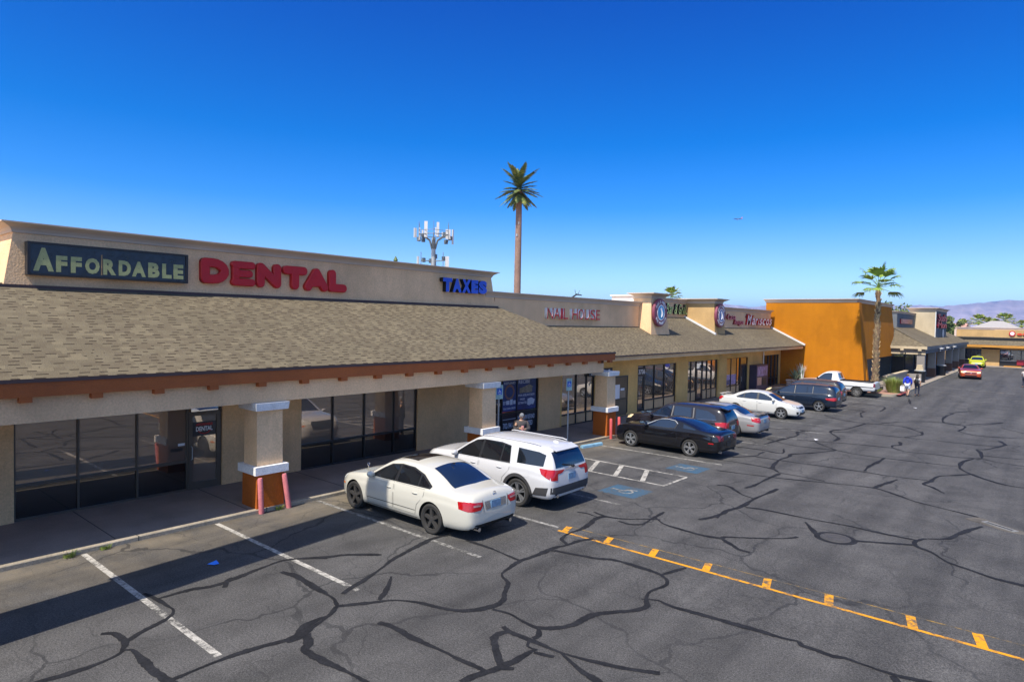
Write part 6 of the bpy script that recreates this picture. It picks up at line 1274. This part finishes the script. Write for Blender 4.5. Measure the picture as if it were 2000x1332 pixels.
# the antenna mast disguised as a date palm
mp = thing('palm_tower', 'very tall antenna mast disguised as a date palm behind the low parapet', 'disguised mast', (-48.3, 57.8, -.3))
m = MB(); m.tube([(0, 0, 0), (0, 0, 9), (0, 0, 15.5), (0, 0, 20.4)], [.42, .40, .37, .33], 18); m.build('trunk', M['fake_bark'], mp, smooth=True, sharp=60)
m = MB(); [m.box(.25 * math.cos(a) - .09, .25 * math.cos(a) + .09, .36 * math.sin(a) - .09, .36 * math.sin(a) + .09, z, z + .28) for z, a in ((15.1, -1.2), (12.0, 3.8), (16.5, -.6), (20.3, -1.))]; m.build('access_port', M['steel'], mp)
m = MB()
for i, (pit, yaw, L) in enumerate([(66, .6, 2.2), (62, 2.2, 1.9), (52, 4.1, 2.5), (45, 5.4, 2.6), (40, 3.0, 2.9), (36, 1.3, 2.7), (70, 3.6, 1.8), (34, 4.7, 2.7), (38, .2, 2.6), (22, .2, 2.0), (24, 3.5, 1.8), (16, 5.2, 2.2), (12, 1.9, 2.2), (4, .9, 2.6), (2, 2.7, 2.6), (0, 4.4, 2.5), (-2, 5.9, 2.6), (-12, .2, 2.7), (-14, 1.6, 2.6), (-15, 3.3, 2.8), (-12, 4.9, 2.7), (-32, .7, 2.5), (-36, 2.2, 2.6), (-34, 3.8, 2.7), (-38, 5.4, 2.5), (-48, 1.2, 2.2), (-50, 4.4, 2.2), (-46, 3.0, 2.1), (-44, 6.0, 2.3)]):
    if pit < 66: frond_feather(m, (0, 0, 20.4 + (.7 if pit > 30 else .3 if pit > 10 else 0)), yaw + 1.5, R(pit + 2), L * .98, .5, .42, (0, 1, 2), 12, .10)
    frond_feather(m, (0, 0, 20.5 + (.8 if pit > 30 else .35 if pit > 10 else 0 if pit > -20 else -.3)), yaw + .35, R(pit + 8), L * 1.12, .5, .42, (0, 1, 2), 14, .10)
m.build('crown', [M['leaf_dk'], M['leaf_dk'], pbr('palm_leaf_highlight', (.20, .21, .045), .6, .4, 2)], mp)  # olive leaflets carry the crown's bright highlights in their colour
m = MB(); m.tube([(0, 0, 20), (0, 0, 21.9)], [.3, .16], 10); m.ellipsoid((0, 0, 21.6), (.35, .35, .45)); m.build('antenna_housing', M['leaf_dk'], mp)
# lattice mast with antenna panels
ct = thing('cell_tower', 'grey monopole mast with two tiers of white antenna panels behind the high parapet', 'antenna mast', (-74.4, 68.5, -.3))
m = MB(); m.tube([(0, 0, 0), (0, 0, 12), (0, 0, 17.9)], [.5, .40, .30], 14); m.build('pole', M['steel'], ct, smooth=True, sharp=60)
yv = math.atan2(68.5, -74.4); view = Vector((math.cos(yv), math.sin(yv), 0)); rt = Vector((view.y, -view.x, 0))
m = MB()
for a in range(6):
    an = a * math.pi / 3 + .3; o = Vector((math.cos(an), math.sin(an), 0))
    m.tube([o * .28 + Vector((0, 0, 16.2)), o * .7 + Vector((0, 0, 17.5)), o * 1.5 + Vector((0, 0, 18.0)), o * 2.6 + Vector((0, 0, 18.3))], [.16, .13, .09, .07], 6)
    an2 = an + math.pi / 3; o2 = Vector((math.cos(an2), math.sin(an2), 0))
    m.tube([o * 2.5 + Vector((0, 0, 18.3)), o2 * 2.5 + Vector((0, 0, 18.3))], .06, 5); m.tube([o * 2.5 + Vector((0, 0, 18.9)), o2 * 2.5 + Vector((0, 0, 18.9))], .04, 5)
    m.tube([o * 2.6 + Vector((0, 0, 17.4)), o * 2.6 + Vector((0, 0, 20.2))], .04, 5)
for a in range(3):
    an = a * math.pi * 2 / 3 + .1; o = Vector((math.cos(an), math.sin(an), 0)); m.tube([o * .3 + Vector((0, 0, 14.3)), o * 2.0 + Vector((0, 0, 14.3))], .08, 6); m.tube([o * 2.0 + Vector((0, 0, 13.2)), o * 2.0 + Vector((0, 0, 15.6))], .05, 6)
m.build('antenna_frame', pbr('weathered_steel', (.14, .16, .17), .6, .3, 3), ct)
def panel(off, dep, z0, z1, w, ang=0, th=.18):
    c = rt * off + view * dep; m = MB(); m.box(-w / 2, w / 2, -th / 2, th / 2, z0, z1); o = m.build('antenna_panel', M['flash'], ct); o.location = (c.x, c.y, 0); o.rotation_euler = (0, 0, yv + math.pi / 2 + ang)
for off, dep, z0, z1, w, a in ((-2.85, .2, 17.9, 19.35, .42, .5), (-2.2, -.9, 17.4, 19.3, .2, .2), (-1.75, 1.2, 18.4, 19.2, .25, 0), (-1.2, -1.6, 17.8, 20.2, .5, 0), (.62, -1.7, 17.9, 20.1, .38, .1), (.3, 1.8, 18.5, 19.8, .2, 0), (1.45, 1.2, 18.3, 19.0, .4, 0), (2.2, -.6, 17.7, 19.2, .75, .05), (2.95, .1, 17.0, 19.3, .26, .8), (-2.35, -.7, 12.4, 14.9, .3, .5), (2.1, -.9, 12.2, 15.0, .6, .1)): panel(off, dep, z0, z1, w, a)
for off, z in ((-2.3, 17.3), (-1.6, 17.2), (1.9, 17.0), (-1.5, 14.1), (1.6, 14.4), (-1.6, 17.9), (1.7, 18.2), (2.5, 17.6), (.3, 14.7), (-.4, 14.0)): c = rt * off; m = MB(); m.box(c.x - .22, c.x + .22, c.y - .22, c.y + .22, z, z + .65); m.build('radio_unit', pbr('blue_grey_unit', (.09, .12, .15), .5, .2), ct)
# trees and palms far behind
def leaf_tree(name, label, loc, H, cr, leafmat, n=1500, leaf=.35, group=None):
    t = thing(name, label, 'tree', loc, 0, group); m = MB(); m.tube([(0, 0, -.3), (.1, 0, H * .4), (0, .1, H * .75)], [H * .035, H * .025, H * .01], 8)
    cl = [(Vector((rnd.uniform(-1, 1) * cr * .7, rnd.uniform(-1, 1) * cr * .7, H * rnd.uniform(.45, .95))), cr * rnd.uniform(.25, .5)) for _ in range(14)]
    for c, r in cl[:8]: m.tube([(0, 0, H * .4), tuple(c * .6 + Vector((0, 0, H * .15))), tuple(c)], [H * .015, H * .01, H * .004], 5)
    m.build('trunk', M['bark'], t); m = MB()
    for i in range(n):
        c, r = cl[i % len(cl)]; d = Vector((rnd.gauss(0, 1), rnd.gauss(0, 1), rnd.gauss(0, 1))).normalized(); p = c + d * r * rnd.random() ** .4
        a = Vector((rnd.gauss(0, 1), rnd.gauss(0, 1), rnd.gauss(0, 1))).normalized(); b = a.orthogonal().normalized(); s = leaf * rnd.uniform(.5, 1)
        m.add([p - a * s, p + b * s * .5, p + a * s, p - b * s * .5], [(0, 1, 2, 3)], 0 if rnd.random() < .7 else 1)
    m.build('crown', [leafmat, pbr('tree_leaf_light', (.12, .15, .035), .7, .4, 1.)], t)
    return t
leaf_tree('broadleaf_tree', 'round green tree showing above the slate parapet beside the orange block', (-23.2, 138, -.3), 9.7, 4.0, M['leaf_tree'], 1600, .4)
leaf_tree('broadleaf_tree', 'dark green tree right behind the second orange block', (-15.6, 150, -.3), 8.0, 2.4, M['leaf_tree'], 1400, .4)
leaf_tree('broadleaf_tree', 'low bushy green tree left of the far palms', (-15.9, 166, -.3), 6.3, 2.2, M['leaf_tree'], 1200, .4)
for x, y, H, cr, lab in ((-16.9, 186, 6.2, 1.7, 'leftmost far fan palm beside the low green tree'), (-13.9, 186, 6.9, 2.3, 'twin trunked looking far fan palm left of the grey roofed house'), (-12.4, 187, 6.7, 1.8, 'short far fan palm just right of the bushy palm'), (-9.2, 189.5, 7.3, 2.4, 'broad pale far palm rising behind the grey roofed house'), (-11.0, 190, 6.5, 1.7, 'dark far palm at the left edge of the grey roof'), (-6.2, 191, 6.5, 1.4, 'small far palm right of the grey roof')):
    fan_palm('fan_palm', lab, (x, y, -.3), H, .35, .25, cr, 30, (0, 0), 'fan palms beyond the far shops', False, 3)
fan_palm('fan_palm', 'dark palm top peeping above the parapet between the sign towers', (-41.3, 83.3, -.3), 8.9, .3, .2, 1.7, 26, (0, 0), None, False, 2)
m = MB(); m.tube([(0, 0, -10.4), (0, 0, -.15), (0, 0, .1), (0, 0, .3), (0, 0, .5)], [.03, .06, .22, .12, .02], 10); q = m.build('roof_finial', M['leaf_dk']); q.location = (-47.3, 38.8, 10.3); tag(q, 'small dark finial tip showing above the high parapet left of the antenna mast', 'finial')
an = wthing('roof_antenna', 'bent dark aerial sticking up behind the low parapet', 'aerial', (-22.9, 33.2, 5.3))
m = MB(); m.tube([(-22.9, 33.1, 5.3), (-22.9, 33.05, 6.3), (-22.9, 32.7, 6.5), (-22.9, 33.2, 6.72), (-22.9, 33.75, 6.68)], [.03, .03, .07, .05, .03], 6); m.tube([(-22.9, 33.1, 6.66), (-22.9, 33.0, 7.0)], .015, 5); m.tube([(-22.9, 33.3, 6.7), (-22.9, 33.5, 6.95)], .015, 5); m.build('mast', M['blackm'], an)
# island planting, planter, low wall, bins
def tuft(name, label, cat, loc, n, h, spread, mats, w=.012, lean=.7):
    m = MB()
    for i in range(n):
        a = rnd.random() * 6.283; r = spread * .35 * rnd.random() ** .5; L = h * rnd.uniform(.55, 1.05); k = lean * rnd.random()
        b = Vector((r * math.cos(a), r * math.sin(a), 0)); o = Vector((math.cos(a + rnd.uniform(-.6, .6)), math.sin(a + rnd.uniform(-.6, .6)), 0)); s = Vector((-o.y, o.x, 0)) * w
        q1 = b + o * L * k * .35 + Vector((0, 0, L * .6)); q2 = b + o * L * k * .9 + Vector((0, 0, L * (1 - .25 * k)))
        m.add([b - s, b + s, q1 + s * .8, q1 - s * .8, q2], [(0, 1, 2, 3), (3, 2, 4)], rnd.randrange(len(mats)))
    o = m.build(name, mats); o.location = loc; tag(o, label, cat); return o
tuft('desert_grass', 'yellow green grass clump at the foot of the fan palm', 'plant', (-9.45, 57.1, .03), 900, 1.35, 1.15, [M['grass'], pbr('grass_pale', (.30, .31, .09), .8, .2, 4), M['leaf']], .016, .9)
pl = thing('planter', 'pale striped concrete planter box in front of the orange wall', 'planter', (-16.6, 56.6, .08))
m = MB(); m.box(-.55, .55, -.5, .5, -.3, .28); m.box(-.6, .6, -.55, .55, .34, .46); m.box(-.57, .57, -.52, .52, .28, .34, 1); m.box(-.57, .57, -.52, .52, .12, .15, 1); m.build('box', [M['pink_trim'], M['brown_base']], pl)
m = MB()
for i in range(26):
    a = i * 2.4; pit = R(75 - 50 * i / 26); d = Vector((math.cos(a) * math.cos(pit), math.sin(a) * math.cos(pit), math.sin(pit))); s = Vector((-math.sin(a), math.cos(a), 0)); L = .85 + .4 * rnd.random()
    m.add([-s * .05, s * .05, d * L * .5 + s * .06, d * L * .5 - s * .06, d * L], [(0, 1, 2, 3), (3, 2, 4)])
ag = m.build('agave_plant', M['agave']); ag.location = (-16.6, 56.6, .5); tag(ag, 'spiky pale green agave growing in the planter box', 'plant')
tuft('flower_stalk', 'white flowering yucca stalk at the corner of the orange wall', 'plant', (-16.25, 57.0, .5), 90, 1.5, .5, [M['sign_white'], M['agave']], .03, .35)
lw = wthing('low_wall', 'low grey ramp wall with a pale sloping coping behind the grass clump', 'wall', (-10.4, 64, 0))
m = MB(); m.box(-10.5, -10.3, 58.9, 68.6, -.2, 1.08); m.box(-10.5, -9.2, 68.4, 68.6, -.2, .9); m.build('wall', M['grey_st'], lw); m = MB(); m.box(-10.56, -10.24, 58.8, 68.7, 1.08, 1.17); m.build('coping', M['cream'], lw)
def bin_(x, y, label, hood):
    t = thing('rubbish_bin', label, 'rubbish bin', (x, y, .1)); m = MB(); m.lathe([(0, 0), (.36, 0), (.42, .05), (.46, .95), (.48, 1.0), (.42, 1.02), (.38, .98)], n=20); m.build('body', M['blackm'], t, smooth=True, sharp=40)
    m = MB(); m.lathe([(.46, 1.02), (.47, 1.08), (.40, 1.12), (0, 1.12)], n=20); m.build('rim', M['steel'], t, smooth=True, sharp=40)
    if hood: m = MB(); m.prism([(-.3, 1.12), (.3, 1.12), (.2, 1.6), (-.2, 1.6)], 'y', -.28, .28); m.build('hood', M['cream'], t)
bin_(-9.45, 69.4, 'black rubbish bin with a cream hood at the corner of the arcade', True); bin_(-9.25, 82.0, 'plain black rubbish bin against the arcade pillars', False)
for i, (x, y, s, lab) in enumerate(((-15.19, 4.1, .16, 'weed tuft growing from the kerb joint near the first stall line'), (-15.19, 4.75, .11, 'small weed between two stall lines at the kerb'), (-15.2, 8.75, .14, 'weed sprouting at the foot of the first pillar by the leaning bollard'))):
    tuft('weed_tuft', lab, 'weed', (x, y, gz(y)), 70, s, .3, [M['grass'], M['leaf']], .008, 1.1)
# ------------------------------------------------------------------ aeroplane
ap = thing('aeroplane', 'small airliner flying low over the far roofs', 'aeroplane', (-961, 2481, 418), R(222))
m = MB(); m.lathe([(0, -17), (.5, -15), (1.7, -8), (1.9, -4), (1.9, 12), (1.6, 15), (.8, 17), (0, 17.6)], 'x', n=18); m.build('fuselage', pbr('airliner_blue', (.03, .06, .20), .4, 0), ap, smooth=True)
m = MB()
for s in (-1, 1): m.add([(4, s * 1.5, -.8), (-3, s * 1.5, -.8), (-6.5, s * 16, .6), (-4.5, s * 16, .6), (4, s * 1.5, -.4), (-3, s * 1.5, -.4), (-6.5, s * 16, .75), (-4.5, s * 16, .75)], [(0, 1, 2, 3), (4, 5, 6, 7), (0, 3, 7, 4), (1, 2, 6, 5), (2, 3, 7, 6)])
m.build('wing', pbr('airliner_wing', (.08, .10, .16), .5, 0), ap)
m = MB(); m.prism([(-11, 1.6), (-16, 1.6), (-18.5, 8.2), (-15.5, 8.2)], 'y', -.25, .25); [m.add([(-13, s * .5, 1), (-16.5, s * .5, 1), (-18, s * 6, 1.6), (-16.5, s * 6, 1.6)], [(0, 1, 2, 3)]) for s in (-1, 1)]; m.build('tail', pbr('airliner_tail', (.45, .18, .24), .5, 0), ap)
m = MB(); [m.lathe([(0, 3.5), (.9, 3.2), (1.0, 1), (.6, -1), (0, -1)], 'x', (0, s * 5.5, -1.7), 12) for s in (-1, 1)]; m.build('engine', M['steel'], ap)
# ------------------------------------------------------------------ mountains
def fbm(x, o=4):
    s = 0; a = 1.
    for i in range(o): s += a * math.sin(x * 2 ** i * 1.31 + i * 2.1) * math.cos(x * 2 ** i * .77 + i); a *= .5
    return s
m = MB(); az = frange(-60, 40, .35); rows = 9; vs = []
H_ = curve([(-60, 120), (-22, 190), (-20, 170), (-12.5, 205), (-11.5, 190), (-9.5, 195), (-6.5, 188), (-5, 205), (-3.4, 238), (-2, 243), (0, 230), (6, 250), (14, 180), (40, 200)])
for r in range(rows):
    f = r / (rows - 1)
    for i, a in enumerate(az):
        d = 5600 + 1500 * f + 140 * fbm(a * .9 + r); env = math.sin(math.pi * min(1, f * .95 + .0)) if f < .5 else 1 - .6 * (f - .5)
        h = H_(a) * (f / .5 if f < .5 else 1 - (f - .5) * 1.2) + (10 * fbm(a * 1.7 + r * .6) + 7 * fbm(a * 5.1 + r * 1.9)) * (0 if r == 0 else 1) * .55
        vs.append((math.sin(R(a)) * d, math.cos(R(a)) * d, h + (-3 if r == 0 else 5)))
n = len(az); m.add(vs, [(r * n + i, r * n + i + 1, (r + 1) * n + i + 1, (r + 1) * n + i) for r in range(rows - 1) for i in range(n - 1)])
structure(m.build('mountains', M['mount'], smooth=True))
# ------------------------------------------------------------------ the sign pylon outside the frame whose shadow crosses the bays
py = wthing('pylon_sign', 'tall plain tan pylon sign standing in the bays left of the view', 'sign', (-12.4, 1.0, 0))
m = MB(); m.box(-12.98, -11.75, .8, 1.2, -.2, 5.35); m.build('base', M['tan'], py)
m = MB(); m.box(-13.12, -11.75, .78, 1.22, 5.352, 14.05); m.build('cabinet', M['cream'], py)
m = MB(); m.box(-12.55, -11.72, .78, 1.22, 14.052, 14.85); m.build('top', M['rust_stucco'], py)
for i in range(4): m = MB(); m.box(-13.05, -11.82, .76, .779, 5.6 + i * 2.1, 7.5 + i * 2.1); m.build('blank_panel', M['flash'], py)
# ------------------------------------------------------------------ desert haze
hz = bpy.data.materials.new('haze_air'); hz.use_nodes = True; nt = hz.node_tree; nt.nodes.remove(nt.nodes['Principled BSDF'])
pv = nt.nodes.new('ShaderNodeVolumePrincipled'); pv.inputs['Color'].default_value = (.16, .48, 1., 1); pv.inputs['Density'].default_value = 1.5e-4; pv.inputs['Anisotropy'].default_value = .2
nt.links.new(pv.outputs[0], nt.nodes['Material Output'].inputs['Volume'])
m = MB(); m.box(-8000, 8000, -2500, 9500, -1.4, 275); hzo = m.build('haze', hz); hzo['kind'] = 'stuff'
# ------------------------------------------------------------------ people
def skin_mesh(name, verts, edges, mat, parent, sub=1, root=0):
    """verts: (x, y, z, radius or (rx, ry))"""
    me = bpy.data.meshes.new(name); me.from_pydata([v[:3] for v in verts], edges, [])
    o = bpy.data.objects.new(name, me); COL.objects.link(o)
    s = o.modifiers.new('s', 'SKIN'); s.use_smooth_shade = True
    for i, v in enumerate(verts):
        r = v[3]; me.skin_vertices[0].data[i].radius = (r, r) if not isinstance(r, tuple) else r
        me.skin_vertices[0].data[i].use_root = (i == root)
    if sub: b = o.modifiers.new('b', 'SUBSURF'); b.levels = b.render_levels = sub
    bpy.context.view_layer.update(); m2 = mesh_from_obj(o); o.modifiers.clear(); o.data = m2; bpy.data.meshes.remove(me)
    m2.materials.clear(); m2.materials.append(mat); m2.polygons.foreach_set('use_smooth', [True] * len(m2.polygons))
    o.parent = parent; return o
def person(label, loc, rz, H, pose, clothes, hair, group=None):
    t = thing('person', label, 'person', loc, rz, group); t.scale = (H / 1.75,) * 3
    J = dict(pel=(0, 0, .95), wai=(0, 0, 1.10), che=(.01, 0, 1.30), sho=(0, 0, 1.43), nec=(0, 0, 1.50), hea=(.01, 0, 1.62), cro=(0, 0, 1.70))
    J.update(pose)
    V = []; E = []; ix = {}
    def add(k, p, r, par=None):
        ix[k] = len(V); V.append((*p, r))
        if par is not None: E.append((ix[par], ix[k]))
    add('pel', J['pel'], .125); add('wai', J['wai'], .12, 'pel'); add('che', J['che'], .14, 'wai'); add('sho', J['sho'], .10, 'che'); add('nec', J['nec'], .055, 'sho'); add('hea', J['hea'], .088, 'nec'); add('cro', J['cro'], .075, 'hea')
    for s, n in ((1, 'l'), (-1, 'r')):
        hip = (0, .10 * s, .90); add(n + 'hip', hip, .092, 'pel'); add(n + 'kne', J[n + 'kne'], .058, n + 'hip'); add(n + 'ank', J[n + 'ank'], .04, n + 'kne')
        a = Vector(J[n + 'ank']); add(n + 'toe', (a.x + .15, a.y, max(.03, a.z - .045)), .036, n + 'ank')
        add(n + 'shd', (0, .175 * s, 1.41), .062, 'sho'); add(n + 'elb', J[n + 'elb'], .044, n + 'shd'); add(n + 'wri', J[n + 'wri'], .03, n + 'elb')
        d = (Vector(J[n + 'wri']) - Vector(J[n + 'elb'])).normalized(); w = Vector(J[n + 'wri']); pl = w + d * .075; add(n + 'pal', tuple(pl), .034, n + 'wri')
        c = d.orthogonal().normalized() if abs(d.x) > .8 else d.cross(Vector((0, 1, 0))).normalized(); u = d.cross(c)
        for k, L in enumerate((.062, .075, .08, .066)):
            b = pl + c * (k - 1.5) * .021 + d * .02; add(n + 'f%d' % k, tuple(b + d * .025), .010, n + 'pal'); add(n + 'g%d' % k, tuple(b + d * L * .75 - u * s * .02), .008, n + 'f%d' % k)
        add(n + 'th', tuple(w + d * .045 + c * -.045 - u * s * .01), .011, n + 'wri'); add(n + 'ti', tuple(w + d * .085 + c * -.058 - u * s * .02), .009, n + 'th')
    skin_mesh('body', V, E, M['skin'], t)
    def wear(nm, chain, grow, mat):
        vs = []; es = []; loc_ = {}
        for a, b, f0, f1 in chain:
            A, B = V[ix[a]], V[ix[b]]
            for q in ((a, f0), (b, f1)):
                key = (a, b, q[1]) if q[1] not in (0, 1) else q[0]
                if key not in loc_:
                    f = q[1] if q[0] == b else q[1]; 
                    P = [A[i] + (B[i] - A[i]) * q[1] for i in range(4)]; loc_[key] = len(vs); vs.append((P[0], P[1], P[2], P[3] + grow))
            ka = a if f0 == 0 else (a, b, f0); kb = b if f1 == 1 else (a, b, f1); es.append((loc_[ka], loc_[kb]))
        return skin_mesh(nm, vs, es, mat, t)
    for nm, chain, grow, mk in clothes: wear(nm, chain, grow, M[mk])
    h = V[ix['hea']]; m = MB()
    m.ellipsoid((h[0] - .018, h[1], h[2] + .035), (.098, .092, .105), 14, 9)
    if hair[0] == 'long': m.ellipsoid((h[0] - .085, h[1], h[2] - .12), (.05, .095, .20), 12, 8)
    m.build('hair', M[hair[1]], t, smooth=True)
    m = MB(); m.ellipsoid((h[0] + .092, h[1], h[2] - .02), (.02, .013, .022), 8, 6); [m.ellipsoid((h[0] + .01, h[1] + s * .088, h[2] - .01), (.02, .012, .03), 8, 6) for s in (-1, 1)]; m.build('nose_and_ears', M['skin'], t, smooth=True)
    m = MB(); [m.ellipsoid((h[0] + .078, h[1] + s * .033, h[2] + .01), (.012, .016, .009), 8, 6) for s in (-1, 1)]; m.box(h[0] + .078, h[0] + .088, h[1] - .024, h[1] + .024, h[2] - .058, h[2] - .05); m.build('eyes_and_mouth', M['hair'], t)
    m = MB()
    for n in 'lr': a, b = V[ix[n + 'ank']], V[ix[n + 'toe']]; m.ellipsoid(((a[0] + b[0]) / 2 - .01, a[1], b[2] + .012), (.135, .05, .048), 10, 6)
    m.build('shoes', M['shoe'], t, smooth=True)
    return t, ix, V
walkA = dict(lkne=(.14, .10, .50), lank=(.20, .09, .085), rkne=(.0, -.10, .49), rank=(-.24, -.09, .12), lelb=(-.10, .25, 1.14), lwri=(-.02, .24, .90), relb=(.02, -.25, 1.14), rwri=(.14, -.22, .92))
walkB = dict(lkne=(.03, .09, .49), lank=(-.12, .09, .09), rkne=(.12, -.09, .50), rank=(.12, -.09, .075), lelb=(.0, .24, 1.14), lwri=(.16, .2, .98), relb=(-.08, -.24, 1.14), rwri=(-.02, -.24, .90))
up = [('pel', 'wai', 0, 1), ('wai', 'che', 0, 1), ('che', 'sho', 0, 1), ('sho', 'lshd', 0, 1), ('sho', 'rshd', 0, 1)]
sleeve = lambda f: [('lshd', 'lelb', 0, 1), ('rshd', 'relb', 0, 1), ('lelb', 'lwri', 0, f), ('relb', 'rwri', 0, f)]
half = [('lshd', 'lelb', 0, .75), ('rshd', 'relb', 0, .75)]
legs = lambda f: [('pel', 'lhip', 0, 1), ('pel', 'rhip', 0, 1), ('lhip', 'lkne', 0, 1), ('rhip', 'rkne', 0, 1)] + ([('lkne', 'lank', 0, f), ('rkne', 'rank', 0, f)] if f else [])
shorts = [('pel', 'lhip', 0, 1), ('pel', 'rhip', 0, 1), ('lhip', 'lkne', 0, .9), ('rhip', 'rkne', 0, .9)]
p1, ix, V = person('person in a bright blue hooded sweatshirt and pale shorts walking away past the grass clump', (-8.42, 56.3, -.11), R(84), 1.72, walkA, [('hoodie', up + sleeve(.9), .035, 'hoodie'), ('shorts', shorts, .03, 'shorts')], ('short', 'bark'))
m = MB(); m.ellipsoid((-.10, 0, 1.46), (.085, .13, .085), 12, 8); m.build('hood', M['hoodie'], p1, smooth=True)
p2, ix, V = person('person with long dark hair in navy leggings walking beside the blue sweatshirt', (-7.93, 57.2, -.1), R(86), 1.66, walkB, [('shirt', up + half, .028, 'tshirt'), ('leggings', legs(.95), .012, 'navy')], ('long', 'hair'))
bp = thing('backpack', 'black backpack worn by the walker with long dark hair', 'backpack', (-7.93, 57.2, -.1), R(86)); bp.scale = (1.66 / 1.75,) * 3
m = MB(); m.ellipsoid((-.23, 0, 1.20), (.10, .16, .23), 14, 9); m.build('bag', M['blackm'], bp, smooth=True); m = MB(); [m.tube([(-.15, s * .1, 1.4), (-.02, s * .11, 1.50), (.13, s * .11, 1.38), (.14, s * .12, 1.15), (-.1, s * .13, 1.05)], .018, 6) for s in (-1, 1)]; m.build('strap', M['blackm'], bp)
sb = MB(); sb.box(-.03, .03, -.14, .14, -.42, -.06); sb.tube([(0, -.08, -.06), (0, -.05, .03), (0, .05, .03), (0, .08, -.06)], .008, 5); o = sb.build('shopping_bag', M['sign_white']); o.location = (-8.75, 56.25, .70); o.rotation_euler = (0, 0, R(84)); tag(o, 'white shopping bag carried by the person in the blue sweatshirt', 'bag')
stand = dict(lkne=(.02, .10, .49), lank=(0, .11, .075), rkne=(.02, -.10, .49), rank=(0, -.11, .075), lelb=(.06, .28, 1.14), lwri=(.27, .10, 1.18), relb=(.06, -.28, 1.14), rwri=(.27, -.08, 1.22), hea=(.035, 0, 1.615), cro=(.02, 0, 1.70))
p3, ix, V = person('person in a charcoal jacket looking at a phone behind the white utility vehicle', (-14.92, 18.27, gz(18.3)), R(-45), 1.72, stand, [('jacket', up + sleeve(.95), .04, 'jacket'), ('trousers', legs(.96), .02, 'navy')], ('short', 'grey_cap'))
ph = MB(); ph.box(-.005, .005, -.04, .04, -.08, .08); o = ph.build('phone', pbr('pink_phone_case', (.42, .16, .18), .4, 0)); o.location = (-14.92 + .33 * math.cos(R(-45)), 18.27 + .33 * math.sin(R(-45)), gz(18.3) + 1.22); o.rotation_euler = (0, R(-25), R(-45)); tag(o, 'pink cased phone held by the person in the charcoal jacket', 'phone')
p4, ix, V = person('person in a grey top and dark trousers at the right edge of the picture', (-1.98, 72.6, 0), R(60), 1.7, walkB, [('shirt', up + half, .028, 'tshirt'), ('leggings', legs(.95), .02, 'navy')], ('short', 'bark'))
